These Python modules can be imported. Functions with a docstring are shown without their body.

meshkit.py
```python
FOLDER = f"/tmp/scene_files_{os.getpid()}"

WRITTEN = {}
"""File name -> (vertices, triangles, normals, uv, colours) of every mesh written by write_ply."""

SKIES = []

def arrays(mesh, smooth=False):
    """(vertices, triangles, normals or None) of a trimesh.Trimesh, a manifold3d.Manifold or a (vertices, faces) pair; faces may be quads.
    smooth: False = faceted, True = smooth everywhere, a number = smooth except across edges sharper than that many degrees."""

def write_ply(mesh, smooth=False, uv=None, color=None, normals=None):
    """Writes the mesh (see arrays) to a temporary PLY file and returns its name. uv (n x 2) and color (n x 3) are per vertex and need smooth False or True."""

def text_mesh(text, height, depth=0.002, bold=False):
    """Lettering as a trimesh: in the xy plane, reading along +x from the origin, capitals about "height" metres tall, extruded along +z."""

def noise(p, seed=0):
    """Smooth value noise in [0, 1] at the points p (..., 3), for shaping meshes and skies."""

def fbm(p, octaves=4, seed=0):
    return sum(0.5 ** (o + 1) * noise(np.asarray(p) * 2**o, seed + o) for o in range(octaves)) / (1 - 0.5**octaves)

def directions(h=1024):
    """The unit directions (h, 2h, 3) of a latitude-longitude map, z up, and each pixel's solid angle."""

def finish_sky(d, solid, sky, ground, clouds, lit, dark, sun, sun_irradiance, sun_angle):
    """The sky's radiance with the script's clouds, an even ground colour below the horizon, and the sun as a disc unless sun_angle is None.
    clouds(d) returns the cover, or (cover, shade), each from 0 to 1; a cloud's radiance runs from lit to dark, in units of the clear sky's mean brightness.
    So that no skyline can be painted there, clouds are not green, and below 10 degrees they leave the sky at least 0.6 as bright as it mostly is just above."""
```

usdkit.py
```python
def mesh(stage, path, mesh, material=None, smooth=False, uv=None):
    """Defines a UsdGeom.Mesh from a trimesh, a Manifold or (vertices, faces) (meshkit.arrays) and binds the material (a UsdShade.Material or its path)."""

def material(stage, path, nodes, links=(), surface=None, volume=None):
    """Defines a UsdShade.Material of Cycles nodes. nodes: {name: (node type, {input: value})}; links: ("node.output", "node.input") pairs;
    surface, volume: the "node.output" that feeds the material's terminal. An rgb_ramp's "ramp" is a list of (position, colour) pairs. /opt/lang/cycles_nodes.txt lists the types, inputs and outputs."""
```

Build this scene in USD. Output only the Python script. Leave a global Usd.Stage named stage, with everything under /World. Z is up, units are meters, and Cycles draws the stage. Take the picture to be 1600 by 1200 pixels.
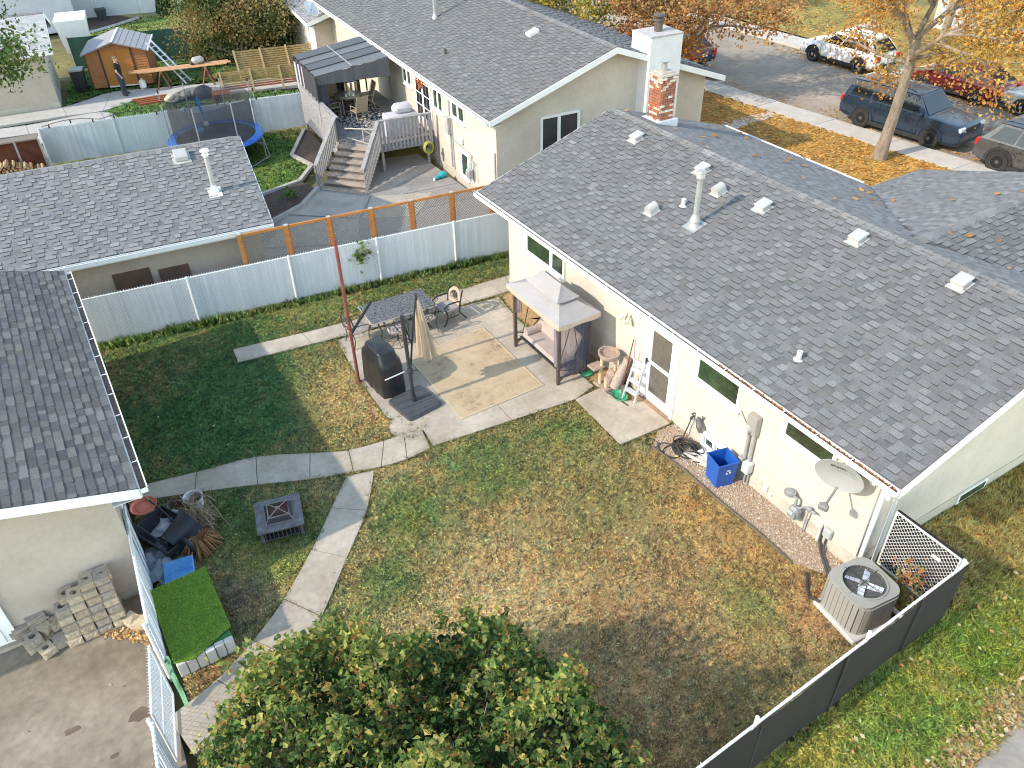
import math, random
import numpy as np, trimesh, usdkit, meshkit
from pxr import Usd, UsdGeom, UsdLux, UsdShade, Gf, Sdf, Vt
from shapely.geometry import Polygon, Point
from shapely import affinity, prepare, contains_xy

stage = Usd.Stage.CreateInMemory()
UsdGeom.SetStageUpAxis(stage, UsdGeom.Tokens.z)
UsdGeom.SetStageMetersPerUnit(stage, 1.0)
UsdGeom.Xform.Define(stage, '/World')
UsdGeom.Scope.Define(stage, '/World/Looks')
rng = np.random.default_rng(7)
random.seed(7)
R, PI = math.radians, math.pi

# ---------------------------------------------------------------- camera, sky, sun
EYE = np.array([-10.344, -5.196, 12.0])
YAW, PITCH, ROLL = R(30.635), R(37.456), R(-1.394)
fw = np.array([math.sin(YAW) * math.cos(PITCH), math.cos(YAW) * math.cos(PITCH), -math.sin(PITCH)])
rt = np.array([math.cos(YAW), -math.sin(YAW), 0.0]); up = np.cross(rt, fw)
rt, up = math.cos(ROLL) * rt + math.sin(ROLL) * up, -math.sin(ROLL) * rt + math.cos(ROLL) * up
cam = UsdGeom.Camera.Define(stage, '/World/camera')
cam.AddTransformOp().Set(Gf.Matrix4d(*rt, 0, *up, 0, *(-fw), 0, *EYE, 1))
cam.CreateHorizontalApertureAttr(36.0); cam.CreateVerticalApertureAttr(27.0)
cam.CreateFocalLengthAttr(36.0 * 1257 / 1600)
cam.CreateClippingRangeAttr(Gf.Vec2f(0.1, 1000))
cam.CreateExposureAttr(1.12)

SUN_EL, SUN_AZ = R(35.0), R(-86.5)          # azimuth = atan2(x, y) of the direction towards the sun
sd = np.array([math.sin(SUN_AZ) * math.cos(SUN_EL), math.cos(SUN_AZ) * math.cos(SUN_EL), math.sin(SUN_EL)])
dome = UsdLux.DomeLight.Define(stage, '/World/sky')
sky_m = usdkit.material(stage, '/World/Looks/sky', {
    's': ('sky_texture', {'sky_type': 'single_scattering', 'sun_disc': False, 'sun_elevation': SUN_EL, 'sun_rotation': SUN_AZ, 'aerosol_density': 0.5, 'air_density': 1.8, 'ozone_density': 0.4}),
    'b': ('background_shader', {'strength': 0.15})}, [('s.color', 'b.color')], surface='b.background')
UsdShade.MaterialBindingAPI.Apply(dome.GetPrim()).Bind(sky_m)
dome.GetPrim().SetCustomDataByKey('kind', 'structure')
dome.GetPrim().SetCustomDataByKey('label', 'clear daytime sky over the gardens')
sun = UsdLux.DistantLight.Define(stage, '/World/sun')
sx_ = np.cross([0, 0, 1.0], sd); sx_ /= np.linalg.norm(sx_); sy_ = np.cross(sd, sx_)
sun.AddTransformOp().Set(Gf.Matrix4d(*sx_, 0, *sy_, 0, *sd, 0, 0, 0, 40, 1))
sun.CreateIntensityAttr(0.58); sun.CreateAngleAttr(0.8); sun.CreateColorAttr(Gf.Vec3f(1.0, 0.88, 0.72))
sun.CreateNormalizeAttr(True)

# ---------------------------------------------------------------- helpers
def rz(a):
    c, s = math.cos(a), math.sin(a)
    return np.array([[c, -s, 0], [s, c, 0], [0, 0, 1.0]])
def rx(a):
    c, s = math.cos(a), math.sin(a)
    return np.array([[1.0, 0, 0], [0, c, -s], [0, s, c]])
def ry(a):
    c, s = math.cos(a), math.sin(a)
    return np.array([[c, 0, s], [0, 1.0, 0], [-s, 0, c]])
def unit(v):
    v = np.asarray(v, float); return v / (np.linalg.norm(v) + 1e-12)

CUBE_F = np.array([[0, 2, 1], [0, 3, 2], [4, 5, 6], [4, 6, 7], [0, 1, 5], [0, 5, 4], [1, 2, 6], [1, 6, 5], [2, 3, 7], [2, 7, 6], [3, 0, 4], [3, 4, 7]])
_ch = {}
class MB:
    """Collects shapes into one mesh; each shape may have a colour of its own (primvar tint)."""
    def __init__(self): self.v, self.f, self.c, self.n = [], [], [], 0; self.tinted = False
    def add(self, v, f, col=None):
        v = np.asarray(v, float); f = np.asarray(f, int)
        if f.shape[1] == 4: f = np.vstack([f[:, [0, 1, 2]], f[:, [0, 2, 3]]])
        self.v.append(v); self.f.append(f + self.n); self.n += len(v)
        if col is not None: self.tinted = True
        c = np.ones((len(v), 3)) if col is None else np.broadcast_to(np.asarray(col, float), (len(v), 3))
        self.c.append(c); return self
    def tm(self, m, T=None, at=(0, 0, 0), col=None):
        v = np.array(m.vertices)
        if T is not None: v = v @ np.asarray(T).T
        return self.add(v + np.asarray(at, float), np.array(m.faces), col)
    def box(self, c, s, T=None, col=None):
        hx, hy, hz = np.asarray(s, float) / 2
        v = np.array([[-hx, -hy, -hz], [hx, -hy, -hz], [hx, hy, -hz], [-hx, hy, -hz], [-hx, -hy, hz], [hx, -hy, hz], [hx, hy, hz], [-hx, hy, hz]])
        if T is not None: v = v @ np.asarray(T).T
        return self.add(v + np.asarray(c, float), CUBE_F, col)
    def b2(self, lo, hi, col=None):
        lo, hi = np.asarray(lo, float), np.asarray(hi, float); return self.box((lo + hi) / 2, hi - lo, None, col)
    def ob(self, o, u, v, w, col=None):
        o, u, v, w = (np.asarray(x, float) for x in (o, u, v, w))
        return self.add([o, o + u, o + u + v, o + v, o + w, o + u + w, o + u + v + w, o + v + w], CUBE_F, col)
    def cbox(self, c, s, ch=0.02, T=None, col=None):
        s = np.asarray(s, float); ch = min(ch, s.min() * 0.45); key = (*s.round(4), round(ch, 4))
        if key not in _ch:
            pts = []
            for a in range(3):
                e = s / 2 - ch; e[a] = s[a] / 2
                pts += [[x * e[0], y * e[1], z * e[2]] for x in (-1, 1) for y in (-1, 1) for z in (-1, 1)]
            m = trimesh.convex.convex_hull(np.array(pts)); _ch[key] = (np.array(m.vertices), np.array(m.faces))
        v, f = _ch[key]
        if T is not None: v = v @ np.asarray(T).T
        return self.add(v + np.asarray(c, float), f, col)
    def cyl(self, p, q, r, r2=None, n=10, col=None, caps=True):
        p, q = np.asarray(p, float), np.asarray(q, float); r2 = r if r2 is None else r2
        t = unit(q - p); a = unit(np.cross(t, [0, 0, 1.0] if abs(t[2]) < .9 else [1.0, 0, 0])); b = np.cross(t, a)
        an = np.arange(n) * 2 * PI / n; ring = np.cos(an)[:, None] * a + np.sin(an)[:, None] * b
        v = np.vstack([p + ring * r, q + ring * r2]); i = np.arange(n); j = (i + 1) % n
        f = [np.stack([i, j, j + n], 1), np.stack([i, j + n, i + n], 1)]
        if caps:
            v = np.vstack([v, p, q]); f += [np.stack([j, i, np.full(n, 2 * n)], 1), np.stack([i + n, j + n, np.full(n, 2 * n + 1)], 1)]
        return self.add(v, np.vstack(f), col)
    def tube(self, pts, r, n=7, col=None, closed=False):
        p = np.asarray(pts, float); m = len(p)
        rr = np.broadcast_to(np.asarray(r, float), (m,))
        t = (np.roll(p, -1, 0) - np.roll(p, 1, 0)) if closed else np.gradient(p, axis=0)
        t /= np.linalg.norm(t, axis=1, keepdims=True) + 1e-12
        a = np.zeros_like(p); ref = np.array([0, 0, 1.0]) if abs(t[0][2]) < .9 else np.array([1.0, 0, 0])
        prev = unit(np.cross(t[0], ref))
        for k in range(m):
            prev = unit(prev - t[k] * (prev @ t[k])); a[k] = prev
        b = np.cross(t, a); an = np.arange(n) * 2 * PI / n
        v = (p[:, None] + rr[:, None, None] * (np.cos(an)[None, :, None] * a[:, None] + np.sin(an)[None, :, None] * b[:, None])).reshape(-1, 3)
        mm = m if closed else m - 1
        i, j = np.meshgrid(np.arange(mm), np.arange(n), indexing='ij')
        i2 = (i + 1) % m; j2 = (j + 1) % n
        f = np.stack([i * n + j, i * n + j2, i2 * n + j2, i2 * n + j], -1).reshape(-1, 4)
        self.add(v, f[:, ::-1], col)
        if not closed:
            for base, flip in ((0, False), ((m - 1) * n, True)):
                q = np.arange(1, n - 1); ff = np.stack([np.zeros(n - 2, int), q, q + 1], 1)
                self.add(v[base:base + n], ff if not flip else ff[:, ::-1], col)
        return self
    def prism(self, poly, z0, z1, col=None, T=None, at=(0, 0, 0)):
        if not hasattr(poly, 'exterior'): poly = Polygon(poly)
        if not poly.is_valid: poly = poly.buffer(0)
        for g in getattr(poly, 'geoms', [poly]):
            m = trimesh.creation.extrude_polygon(g, z1 - z0, engine='earcut'); m.vertices[:, 2] += z0; self.tm(m, T, at, col)
        return self
    def lathe(self, prof, at=(0, 0, 0), n=20, T=None, col=None):
        pr = np.asarray(prof, float); an = np.arange(n) * 2 * PI / n
        v = np.stack([pr[:, 0][:, None] * np.cos(an), pr[:, 0][:, None] * np.sin(an), np.broadcast_to(pr[:, 1][:, None], (len(pr), n))], -1).reshape(-1, 3)
        i, j = np.meshgrid(np.arange(len(pr) - 1), np.arange(n), indexing='ij'); j2 = (j + 1) % n
        f = np.stack([i * n + j, i * n + j2, (i + 1) * n + j2, (i + 1) * n + j], -1).reshape(-1, 4)
        if T is not None: v = v @ np.asarray(T).T
        return self.add(v + np.asarray(at, float), f, col)
    def sph(self, c, r, sub=2, col=None, T=None):
        m = trimesh.creation.icosphere(sub); v = np.array(m.vertices) * np.asarray(r, float)
        if T is not None: v = v @ np.asarray(T).T
        return self.add(v + np.asarray(c, float), np.array(m.faces), col)
    def grid(self, P, col=None):
        P = np.asarray(P, float); a, b = P.shape[:2]
        i, j = np.meshgrid(np.arange(a - 1), np.arange(b - 1), indexing='ij')
        f = np.stack([i * b + j, (i + 1) * b + j, (i + 1) * b + j + 1, i * b + j + 1], -1).reshape(-1, 4)
        return self.add(P.reshape(-1, 3), f, None if col is None else np.asarray(col, float).reshape(-1, 3) if np.ndim(col) == 3 else col)
    def text(self, s, h, T, at, depth=0.002, bold=False, col=None):
        return self.tm(meshkit.text_mesh(s, h, depth, bold), T, at, col)
    def arrays(self): return np.vstack(self.v), np.vstack(self.f), np.vstack(self.c)
    def build(self, name, mat, parent=None, smooth=False, label=None, kind=None, cat=None, group=None):
        v, f, c = self.arrays(); path = numbered(name, parent)
        used, f = np.unique(f, return_inverse=True); f = f.reshape(-1, 3); v, c = v[used], c[used]
        if smooth and not self.tinted:
            m = usdkit.mesh(stage, path, trimesh.Trimesh(v, f, process=True), mat, smooth)
        else:
            m = usdkit.mesh(stage, path, (v, f), mat, True if (smooth and self.tinted) else False)
            if self.tinted:
                UsdGeom.PrimvarsAPI(m).CreatePrimvar('tint', Sdf.ValueTypeNames.Color3fArray, 'vertex').Set(Vt.Vec3fArray.FromNumpy(c.astype(np.float32)))
        p = m.GetPrim()
        data(p, label, cat, group, kind)
        return p

_names = {}
def numbered(name, parent=None):
    base = '/World' if parent is None else str(parent.GetPath()); k = base + '/' + name
    n = _names.get(k, 0); _names[k] = n + 1
    return k if n == 0 else f'{k}_{n:03d}'
def data(p, label=None, cat=None, group=None, kind=None):
    for key, val in (('label', label), ('category', cat), ('group', group), ('kind', kind)):
        if val: p.SetCustomDataByKey(key, val)
def thing(name, label=None, cat=None, loc=(0, 0, 0), rot=0, group=None, kind=None, parent=None):
    x = UsdGeom.Xform.Define(stage, numbered(name, parent))
    x.AddTranslateOp().Set(Gf.Vec3d(*map(float, loc)))
    if rot: x.AddRotateZOp().Set(math.degrees(rot))
    data(x.GetPrim(), label, cat, group, kind); return x.GetPrim()
def dup(src, loc, rot=0, label=None, group=None):
    was = src.GetCustomData()
    name = src.GetName()
    while name[-4:-3] == '_' and name[-3:].isdigit(): name = name[:-4]
    r = thing(name, label or was.get('label'), was.get('category'), loc, rot, group or was.get('group'))
    r.GetReferences().AddInternalReference(src.GetPath()); r.SetInstanceable(True)
    return r

# ---------------------------------------------------------------- materials
_mats = {}
def mat(name, col=(.5, .5, .5), rough=.7, var=.15, scale=6.0, bump=0.0, bscale=60.0, metal=0.0, spec=.5, tint=False, detail=4.0,
        stretch=None, col2=None, coat=0.0, trans=0.0, obj=False, mix=None):
    """A procedural principled material: base colour varied by noise (stretch: scale of the coordinates), optional second colour col2 mixed in by noise, bump, tint primvar."""
    if name in _mats: return _mats[name]
    n = {'g': ('texture_coordinate', {}) if obj else ('geometry', {}), 'm': ('mapping', {'scale': stretch or (1, 1, 1)}),
         'n': ('noise_texture', {'scale': scale, 'detail': detail, 'roughness': .62}), 'p': ('principled_bsdf', {'roughness': rough, 'metallic': metal, 'specular_ior_level': spec, 'coat_weight': coat})}
    c1 = np.array(col); lo, hi = c1 * (1 - var), (np.array(col2) if col2 is not None else c1 * (1 + var))
    n['r'] = ('rgb_ramp', {'ramp': [(.3, tuple(lo)), (.7, tuple(hi))] if mix is None else [(mix[0], tuple(lo)), (mix[1], tuple(hi))]})
    l = [('g.object' if obj else 'g.position', 'm.vector'), ('m.vector', 'n.vector'), ('n.fac', 'r.fac')]
    out = 'r.color'
    n['n2'] = ('noise_texture', {'scale': scale * 9.3, 'detail': 2.0}); l.append(('m.vector', 'n2.vector'))
    n['r2'] = ('rgb_ramp', {'ramp': [(.25, (1 - var * .7,) * 3), (.75, (1 + var * .5,) * 3)]}); l.append(('n2.fac', 'r2.fac'))
    n['x2'] = ('mix_color', {'blend_type': 'multiply', 'fac': 1.0, 'use_clamp': False}); l += [(out, 'x2.a'), ('r2.color', 'x2.b')]; out = 'x2.result'
    if tint:
        n['a'] = ('attribute', {'attribute': 'tint'}); n['x'] = ('mix_color', {'blend_type': 'multiply', 'fac': 1.0, 'use_clamp': False})
        l += [(out, 'x.a'), ('a.color', 'x.b')]; out = 'x.result'
    l.append((out, 'p.base_color'))
    if bump:
        n['bn'] = ('noise_texture', {'scale': bscale, 'detail': 3.0}); n['b'] = ('bump', {'strength': min(1.0, bump), 'distance': .01 * max(1.0, bump)})
        l += [('m.vector', 'bn.vector'), ('bn.fac', 'b.height'), ('b.normal', 'p.normal')]
    surf = 'p.BSDF'
    if trans:
        n['t'] = ('translucent_bsdf', {}); n['mx'] = ('mix_closure', {'fac': trans}); l += [(out, 't.color'), ('p.BSDF', 'mx.closure1'), ('t.BSDF', 'mx.closure2')]; surf = 'mx.closure'
    _mats[name] = usdkit.material(stage, '/World/Looks/' + name, n, l, surface=surf)
    return _mats[name]

def see_through(name, col, fac):
    """Thin cloth or mesh fabric one can look through: transparent mixed with diffuse."""
    if name in _mats: return _mats[name]
    _mats[name] = usdkit.material(stage, '/World/Looks/' + name, {
        'g': ('geometry', {}), 'n': ('noise_texture', {'scale': 5.0}), 'r': ('rgb_ramp', {'ramp': [(.3, tuple(np.array(col) * .8)), (.7, tuple(np.array(col) * 1.2))]}),
        'd': ('diffuse_bsdf', {}), 't': ('transparent_bsdf', {}), 'm': ('mix_closure', {'fac': fac})},
        [('g.position', 'n.vector'), ('n.fac', 'r.fac'), ('r.color', 'd.color'), ('t.BSDF', 'm.closure1'), ('d.BSDF', 'm.closure2')], surface='m.closure')
    return _mats[name]

stucco = mat('stucco_cream', (.60, .54, .475), .9, .09, 1.2, .7, 90)
stucco_b = mat('stucco_beige', (.46, .40, .345), .9, .09, 1.0, .7, 90)
stucco_n = mat('stucco_pale', (.57, .505, .435), .9, .09, 1.0, .6, 90)
concrete = mat('concrete', (.40, .33, .255), .9, .18, 1.1, .4, 90, col2=(.49, .425, .35))
concrete_d = mat('concrete_driveway', (.37, .32, .26), .9, .2, .8, .3, 70)
found = mat('foundation_concrete', (.50, .46, .39), .9, .14, 2.5, .4, 60)
asphalt = mat('asphalt', (.31, .255, .205), .92, .22, .35, .5, 140)
white = mat('white_paint', (.80, .80, .80), .5, .03, 3)
white_metal = mat('white_metal', (.74, .75, .76), .45, .05, 4, 0)
shingle = mat('shingle', (.158, .157, .160), .95, .22, 30, .6, 180, tint=True, obj=False)
deck_m = mat('roof_underlay', (.10, .10, .105), .95, .1, 10)
black_metal = mat('black_metal', (.03, .03, .033), .45, .2, 10)
dark_metal = mat('dark_metal', (.06, .058, .055), .5, .25, 10)
steel = mat('galvanised_steel', (.42, .43, .45), .42, .15, 12, metal=.6)
pane_m = mat('window_glass', (.012, .022, .014), .05, .5, 1.6, spec=1.0, col2=(.045, .075, .045))
wood_orange = mat('cedar_stain', (.50, .20, .055), .75, .22, 3, .3, 50, stretch=(1, 1, 6))
wood_raw = mat('raw_lumber', (.58, .33, .17), .75, .2, 5, .2, 60)
wood_grey = mat('weathered_wood', (.31, .295, .295), .85, .25, 5, .4, 60, stretch=(1, 1, 3))
wood_tread = mat('worn_tread_wood', (.40, .34, .30), .85, .3, 4, .4, 60, col2=(.47, .37, .28))
# ---------------------------------------------------------------- ground, lawns, paving
def struct(name, mb, m, smooth=False, parent=None): return mb.build(name, m, parent, smooth, kind='structure' if parent is None else None)
mb = MB(); mb.box((0, 40, -.22), (360, 360, .1)); struct('ground', mb, mat('ground_soil', (.17, .13, .06), .95, .3, .5, .5, 40, col2=(.20, .19, .06)))

def blobs(P, base, lst, seed=3, nscale=.7, namp=.5):
    """Colour of grass at the points P: a base colour, patches of other colours with soft uneven edges, and noise."""
    P = np.asarray(P, float); q = np.concatenate([P[:, :2], np.zeros((len(P), 1))], 1)
    nz = meshkit.fbm(q * nscale, 4, seed) - .5; n2 = meshkit.fbm(q * 5.0, 3, seed + 9) - .5; n3 = meshkit.fbm(q * 14.0, 2, seed + 5) - .5
    col = np.tile(np.array(base, float), (len(P), 1))
    for (x, y, r, c, s) in lst:
        d = np.hypot(P[:, 0] - x, P[:, 1] - y) / r + nz * namp * 1.6 + n2 * .5
        w = np.clip((1.15 - d) / .75, 0, 1) * s
        col = col * (1 - w[:, None]) + np.array(c) * w[:, None]
    return col * (1.12 + n2[:, None] * .35 + nz[:, None] * .2 + n3[:, None] * 1.4) * (1 + n2[:, None] * np.array([.5, -.1, -.3]))

GREEN, OLIVE, TAN, BROWN, ORANGE, LIME = (.062, .105, .022), (.125, .125, .035), (.30, .225, .105), (.17, .115, .055), (.30, .185, .07), (.13, .16, .03)
LAWN = [(-9.5, 15.2, 1.6, (.05, .095, .022), .9), (-7.3, 14.9, 1.6, (.06, .11, .025), .9), (-5.2, 14.4, 1.5, (.07, .115, .028), .85), (-3.2, 14.0, 1.5, (.075, .12, .03), .85), (-1.3, 13.7, 1.4, (.075, .12, .03), .85), (.5, 13.5, 1.2, (.07, .115, .03), .8), (-8.5, 11.5, 3.6, (.035, .085, .022), 1), (-9.2, 9.9, 2.2, (.035, .085, .022), 1), (-5.7, 10.4, 1.5, (.24, .19, .075), .9), (-5.6, 9.3, 1.1, (.27, .2, .085), .95), (-6.6, 8.7, .9, (.16, .14, .05), .7),
        (-5.5, 2.8, 1.9, TAN, .95), (-3.6, 2.2, 1.9, (.24, .17, .07), .8), (-3.2, .9, 2.3, (.20, .15, .065), .85), (-6.6, 2.6, 1.5, TAN, .9), (-7.8, 2.5, 1.2, TAN, .8), (-1.5, 2.9, .9, ORANGE, .8), (-1.4, 1.3, 1.0, ORANGE, .65),
        (-3.0, 4.4, 1.8, (.16, .15, .05), .6), (-4.6, 4.0, 1.4, (.21, .165, .07), .55), (-1.4, 4.1, .7, (.22, .16, .06), .7), (-1.3, -.3, 1.0, (.27, .16, .07), .95), (-.9, -1.2, .8, BROWN, .9), (-2.2, .3, .9, (.13, .14, .04), .7),
        (-4.7, .3, 2.0, (.23, .16, .075), .85), (-5.6, -1.0, 2.0, (.22, .15, .065), .8), (-3.4, -1.0, 1.2, (.14, .12, .045), .7), (-6.4, 5.7, 1.1, GREEN, .8), (-7.4, 4.4, .9, (.055, .1, .025), .8), (-4.4, 6.3, 1.3, (.065, .11, .025), .75), (-2.2, 6.0, .8, (.07, .12, .025), .7),
        (-8.6, 6.6, 1.2, (.05, .095, .022), .8), (-9.6, 7.4, 1.2, (.05, .09, .022), .9), (-9.0, 5.7, .5, LIME, .8), (-10.0, 5.4, .75, (.10, .08, .05), .95), (-10.7, 4.1, .5, (.14, .085, .04), .9), (-9.4, 6.2, .5, (.15, .15, .04), .7)]
lawn_col = lambda P: blobs(P, (.15, .138, .056), LAWN) * np.array([1.42, 1.25, 1.12]) + .008
STRIP = [(1.4, -.6, 1.4, (.26, .2, .09), .9), (3.4, -.5, 2.0, (.25, .19, .07), .9), (6, -.8, 2, (.22, .18, .06), .8), (.3, -2.2, 1.0, (.07, .14, .02), .7), (-1.6, -2.6, 1.2, (.065, .13, .025), .8), (1.6, -2.7, 1.3, (.09, .14, .02), .6),
         (-.2, -3.35, .45, (.30, .2, .09), .9), (1.0, -3.3, .5, (.33, .22, .1), .9), (2.4, -3.2, .5, (.30, .2, .09), .8), (-1.4, -3.35, .4, (.28, .2, .09), .9)]
strip_col = lambda P: blobs(P, (.15, .17, .04), STRIP, 5) * np.array([1.85, 1.6, 1.4])

def inside(poly, P): prepare(poly); return contains_xy(poly, P[:, 0], P[:, 1])
def sheet(name, poly, colf, z, m, step=.2, kind='structure', dark=.95):
    x0, y0, x1, y1 = poly.bounds; xs, ys = np.arange(x0, x1 + step, step), np.arange(y0, y1 + step, step)
    X, Y = np.meshgrid(xs, ys, indexing='ij'); P = np.stack([X, Y, np.full_like(X, z)], -1)
    col = np.clip(colf(P.reshape(-1, 3)) * dark, .004, 1).reshape(P.shape)
    mb = MB(); mb.grid(P, col); v, f, c = mb.arrays()
    keep = inside(poly, v[f].mean(1)); mb.f = [f[keep]]
    return mb.build(name, m, None, True, kind=kind)
grass_m = mat('grass_blades', (1, 1, 1), .75, .12, 8, tint=True, trans=0, spec=.2)
soil_m = mat('lawn_ground', (1, 1, 1), .95, .35, 9, .8, 60, tint=True)
def grass(name, poly, colf, dens, hgt, wid, label, cat='grass', seed=1, blades=4, holes=None, z=0.0, lean=1.5):
    g = np.random.default_rng(seed); x0, y0, x1, y1 = poly.bounds
    n = int(dens * (x1 - x0) * (y1 - y0)); P = np.stack([g.uniform(x0, x1, n), g.uniform(y0, y1, n), np.full(n, z)], 1)
    P = P[inside(poly, P)]
    for h in holes or []: P = P[~inside(h, P)]
    n = len(P); col = np.clip(colf(P), .008, 1)
    hv = hgt * g.uniform(.5, 1.3, n) * (.65 + .7 * meshkit.noise(P * 1.7, seed))
    V, C, S = [], [], []
    for b in range(blades):
        a = g.uniform(0, 2 * PI, n); d = np.stack([np.cos(a), np.sin(a), 0 * a], 1); s = np.stack([-np.sin(a), np.cos(a), 0 * a], 1)
        o = P + d * g.uniform(0, .03, n)[:, None] + s * g.uniform(-.02, .02, n)[:, None]; w = wid * g.uniform(.6, 1.4, n)[:, None]
        h = hv * g.uniform(.6, 1.2, n); tip = o + d * (h * g.uniform(.2, 1.0, n) * lean)[:, None]; tip[:, 2] += h
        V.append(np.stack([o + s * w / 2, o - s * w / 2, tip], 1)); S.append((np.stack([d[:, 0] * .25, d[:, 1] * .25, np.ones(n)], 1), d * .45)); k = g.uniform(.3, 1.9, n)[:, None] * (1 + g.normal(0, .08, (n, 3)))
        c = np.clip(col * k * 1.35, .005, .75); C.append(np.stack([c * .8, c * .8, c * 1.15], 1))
    V = np.concatenate(V).reshape(-1, 3); C = np.concatenate(C).reshape(-1, 3)
    mb = MB(); mb.add(V, np.arange(len(V)).reshape(-1, 3), C)
    p = mb.build(name, grass_m, None, False, label, 'stuff', cat)
    N = np.concatenate([np.stack([s_[0], s_[0], s_[0] * .6 + s_[1]], 1) for s_ in S]).reshape(-1, 3); N /= np.linalg.norm(N, axis=1, keepdims=True)
    q = UsdGeom.Mesh(p); q.CreateNormalsAttr(Vt.Vec3fArray.FromNumpy(N.astype(np.float32))); q.SetNormalsInterpolation('vertex')
    return p
def leaves_on(name, poly, n, size, cols, label, cat='fallen leaves', seed=1, z=.02, curl=.5, zf=None):
    g = np.random.default_rng(seed); x0, y0, x1, y1 = poly.bounds
    P = np.stack([g.uniform(x0, x1, n), g.uniform(y0, y1, n), np.full(n, z)], 1); P = P[inside(poly, P)]; n = len(P)
    if zf is not None: P[:, 2] = zf(P)
    a = g.uniform(0, 2 * PI, n); s = size * g.uniform(.5, 1.3, n)[:, None]
    d = np.stack([np.cos(a), np.sin(a), g.uniform(-curl, curl, n)], 1); e = np.stack([-np.sin(a), np.cos(a), g.uniform(-curl, curl, n)], 1)
    V = np.stack([P - d * s * .6, P - e * s * .38, P + d * s * .6, P + e * s * .38], 1); V[:, :, 2] = np.maximum(V[:, :, 2], P[:, 2:3] - .005) + g.uniform(0, .02, n)[:, None]
    c = np.array(cols)[g.integers(0, len(cols), n)] * g.uniform(.7, 1.3, n)[:, None]
    mb = MB(); i = np.arange(n)[:, None] * 4; mb.add(V.reshape(-1, 3), np.hstack([i, i + 1, i + 2, i + 3]), np.repeat(c, 4, 0))
    return mb.build(name, leaf_m, None, False, label, 'stuff', cat)
leaf_m = mat('dry_leaf', (1, 1, 1), .7, .15, 14, tint=True, trans=.25, spec=.3)

# paving: each slab a piece of its own with a recessed joint
def slabs(name, polys, m, z0=-.06, z1=.03, tiltseed=0):
    t = thing(name, kind='structure'); g = np.random.default_rng(tiltseed)
    for p in polys:
        P = Polygon(p).buffer(-.008, join_style=2); mb = MB(); mb.prism(P, z0, z1 + g.uniform(-.006, .006)); mb.build('slab', m, t)
    return t
def strip_slabs(L, Rr):
    """Slabs of a curved path from points along its left and right edges."""
    def seg(P, i):
        P = np.array(P, float); a, b, c, d = P[max(i - 1, 0)], P[i], P[i + 1], P[min(i + 2, len(P) - 1)]
        return [tuple(.5 * (2 * b + (c - a) * t + (2 * a - 5 * b + 4 * c - d) * t * t + (3 * b - a - 3 * c + d) * t ** 3)) for t in np.linspace(0, 1, 6)]
    return [seg(L, i) + seg(Rr, i)[::-1] for i in range(len(L) - 1)]
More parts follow.
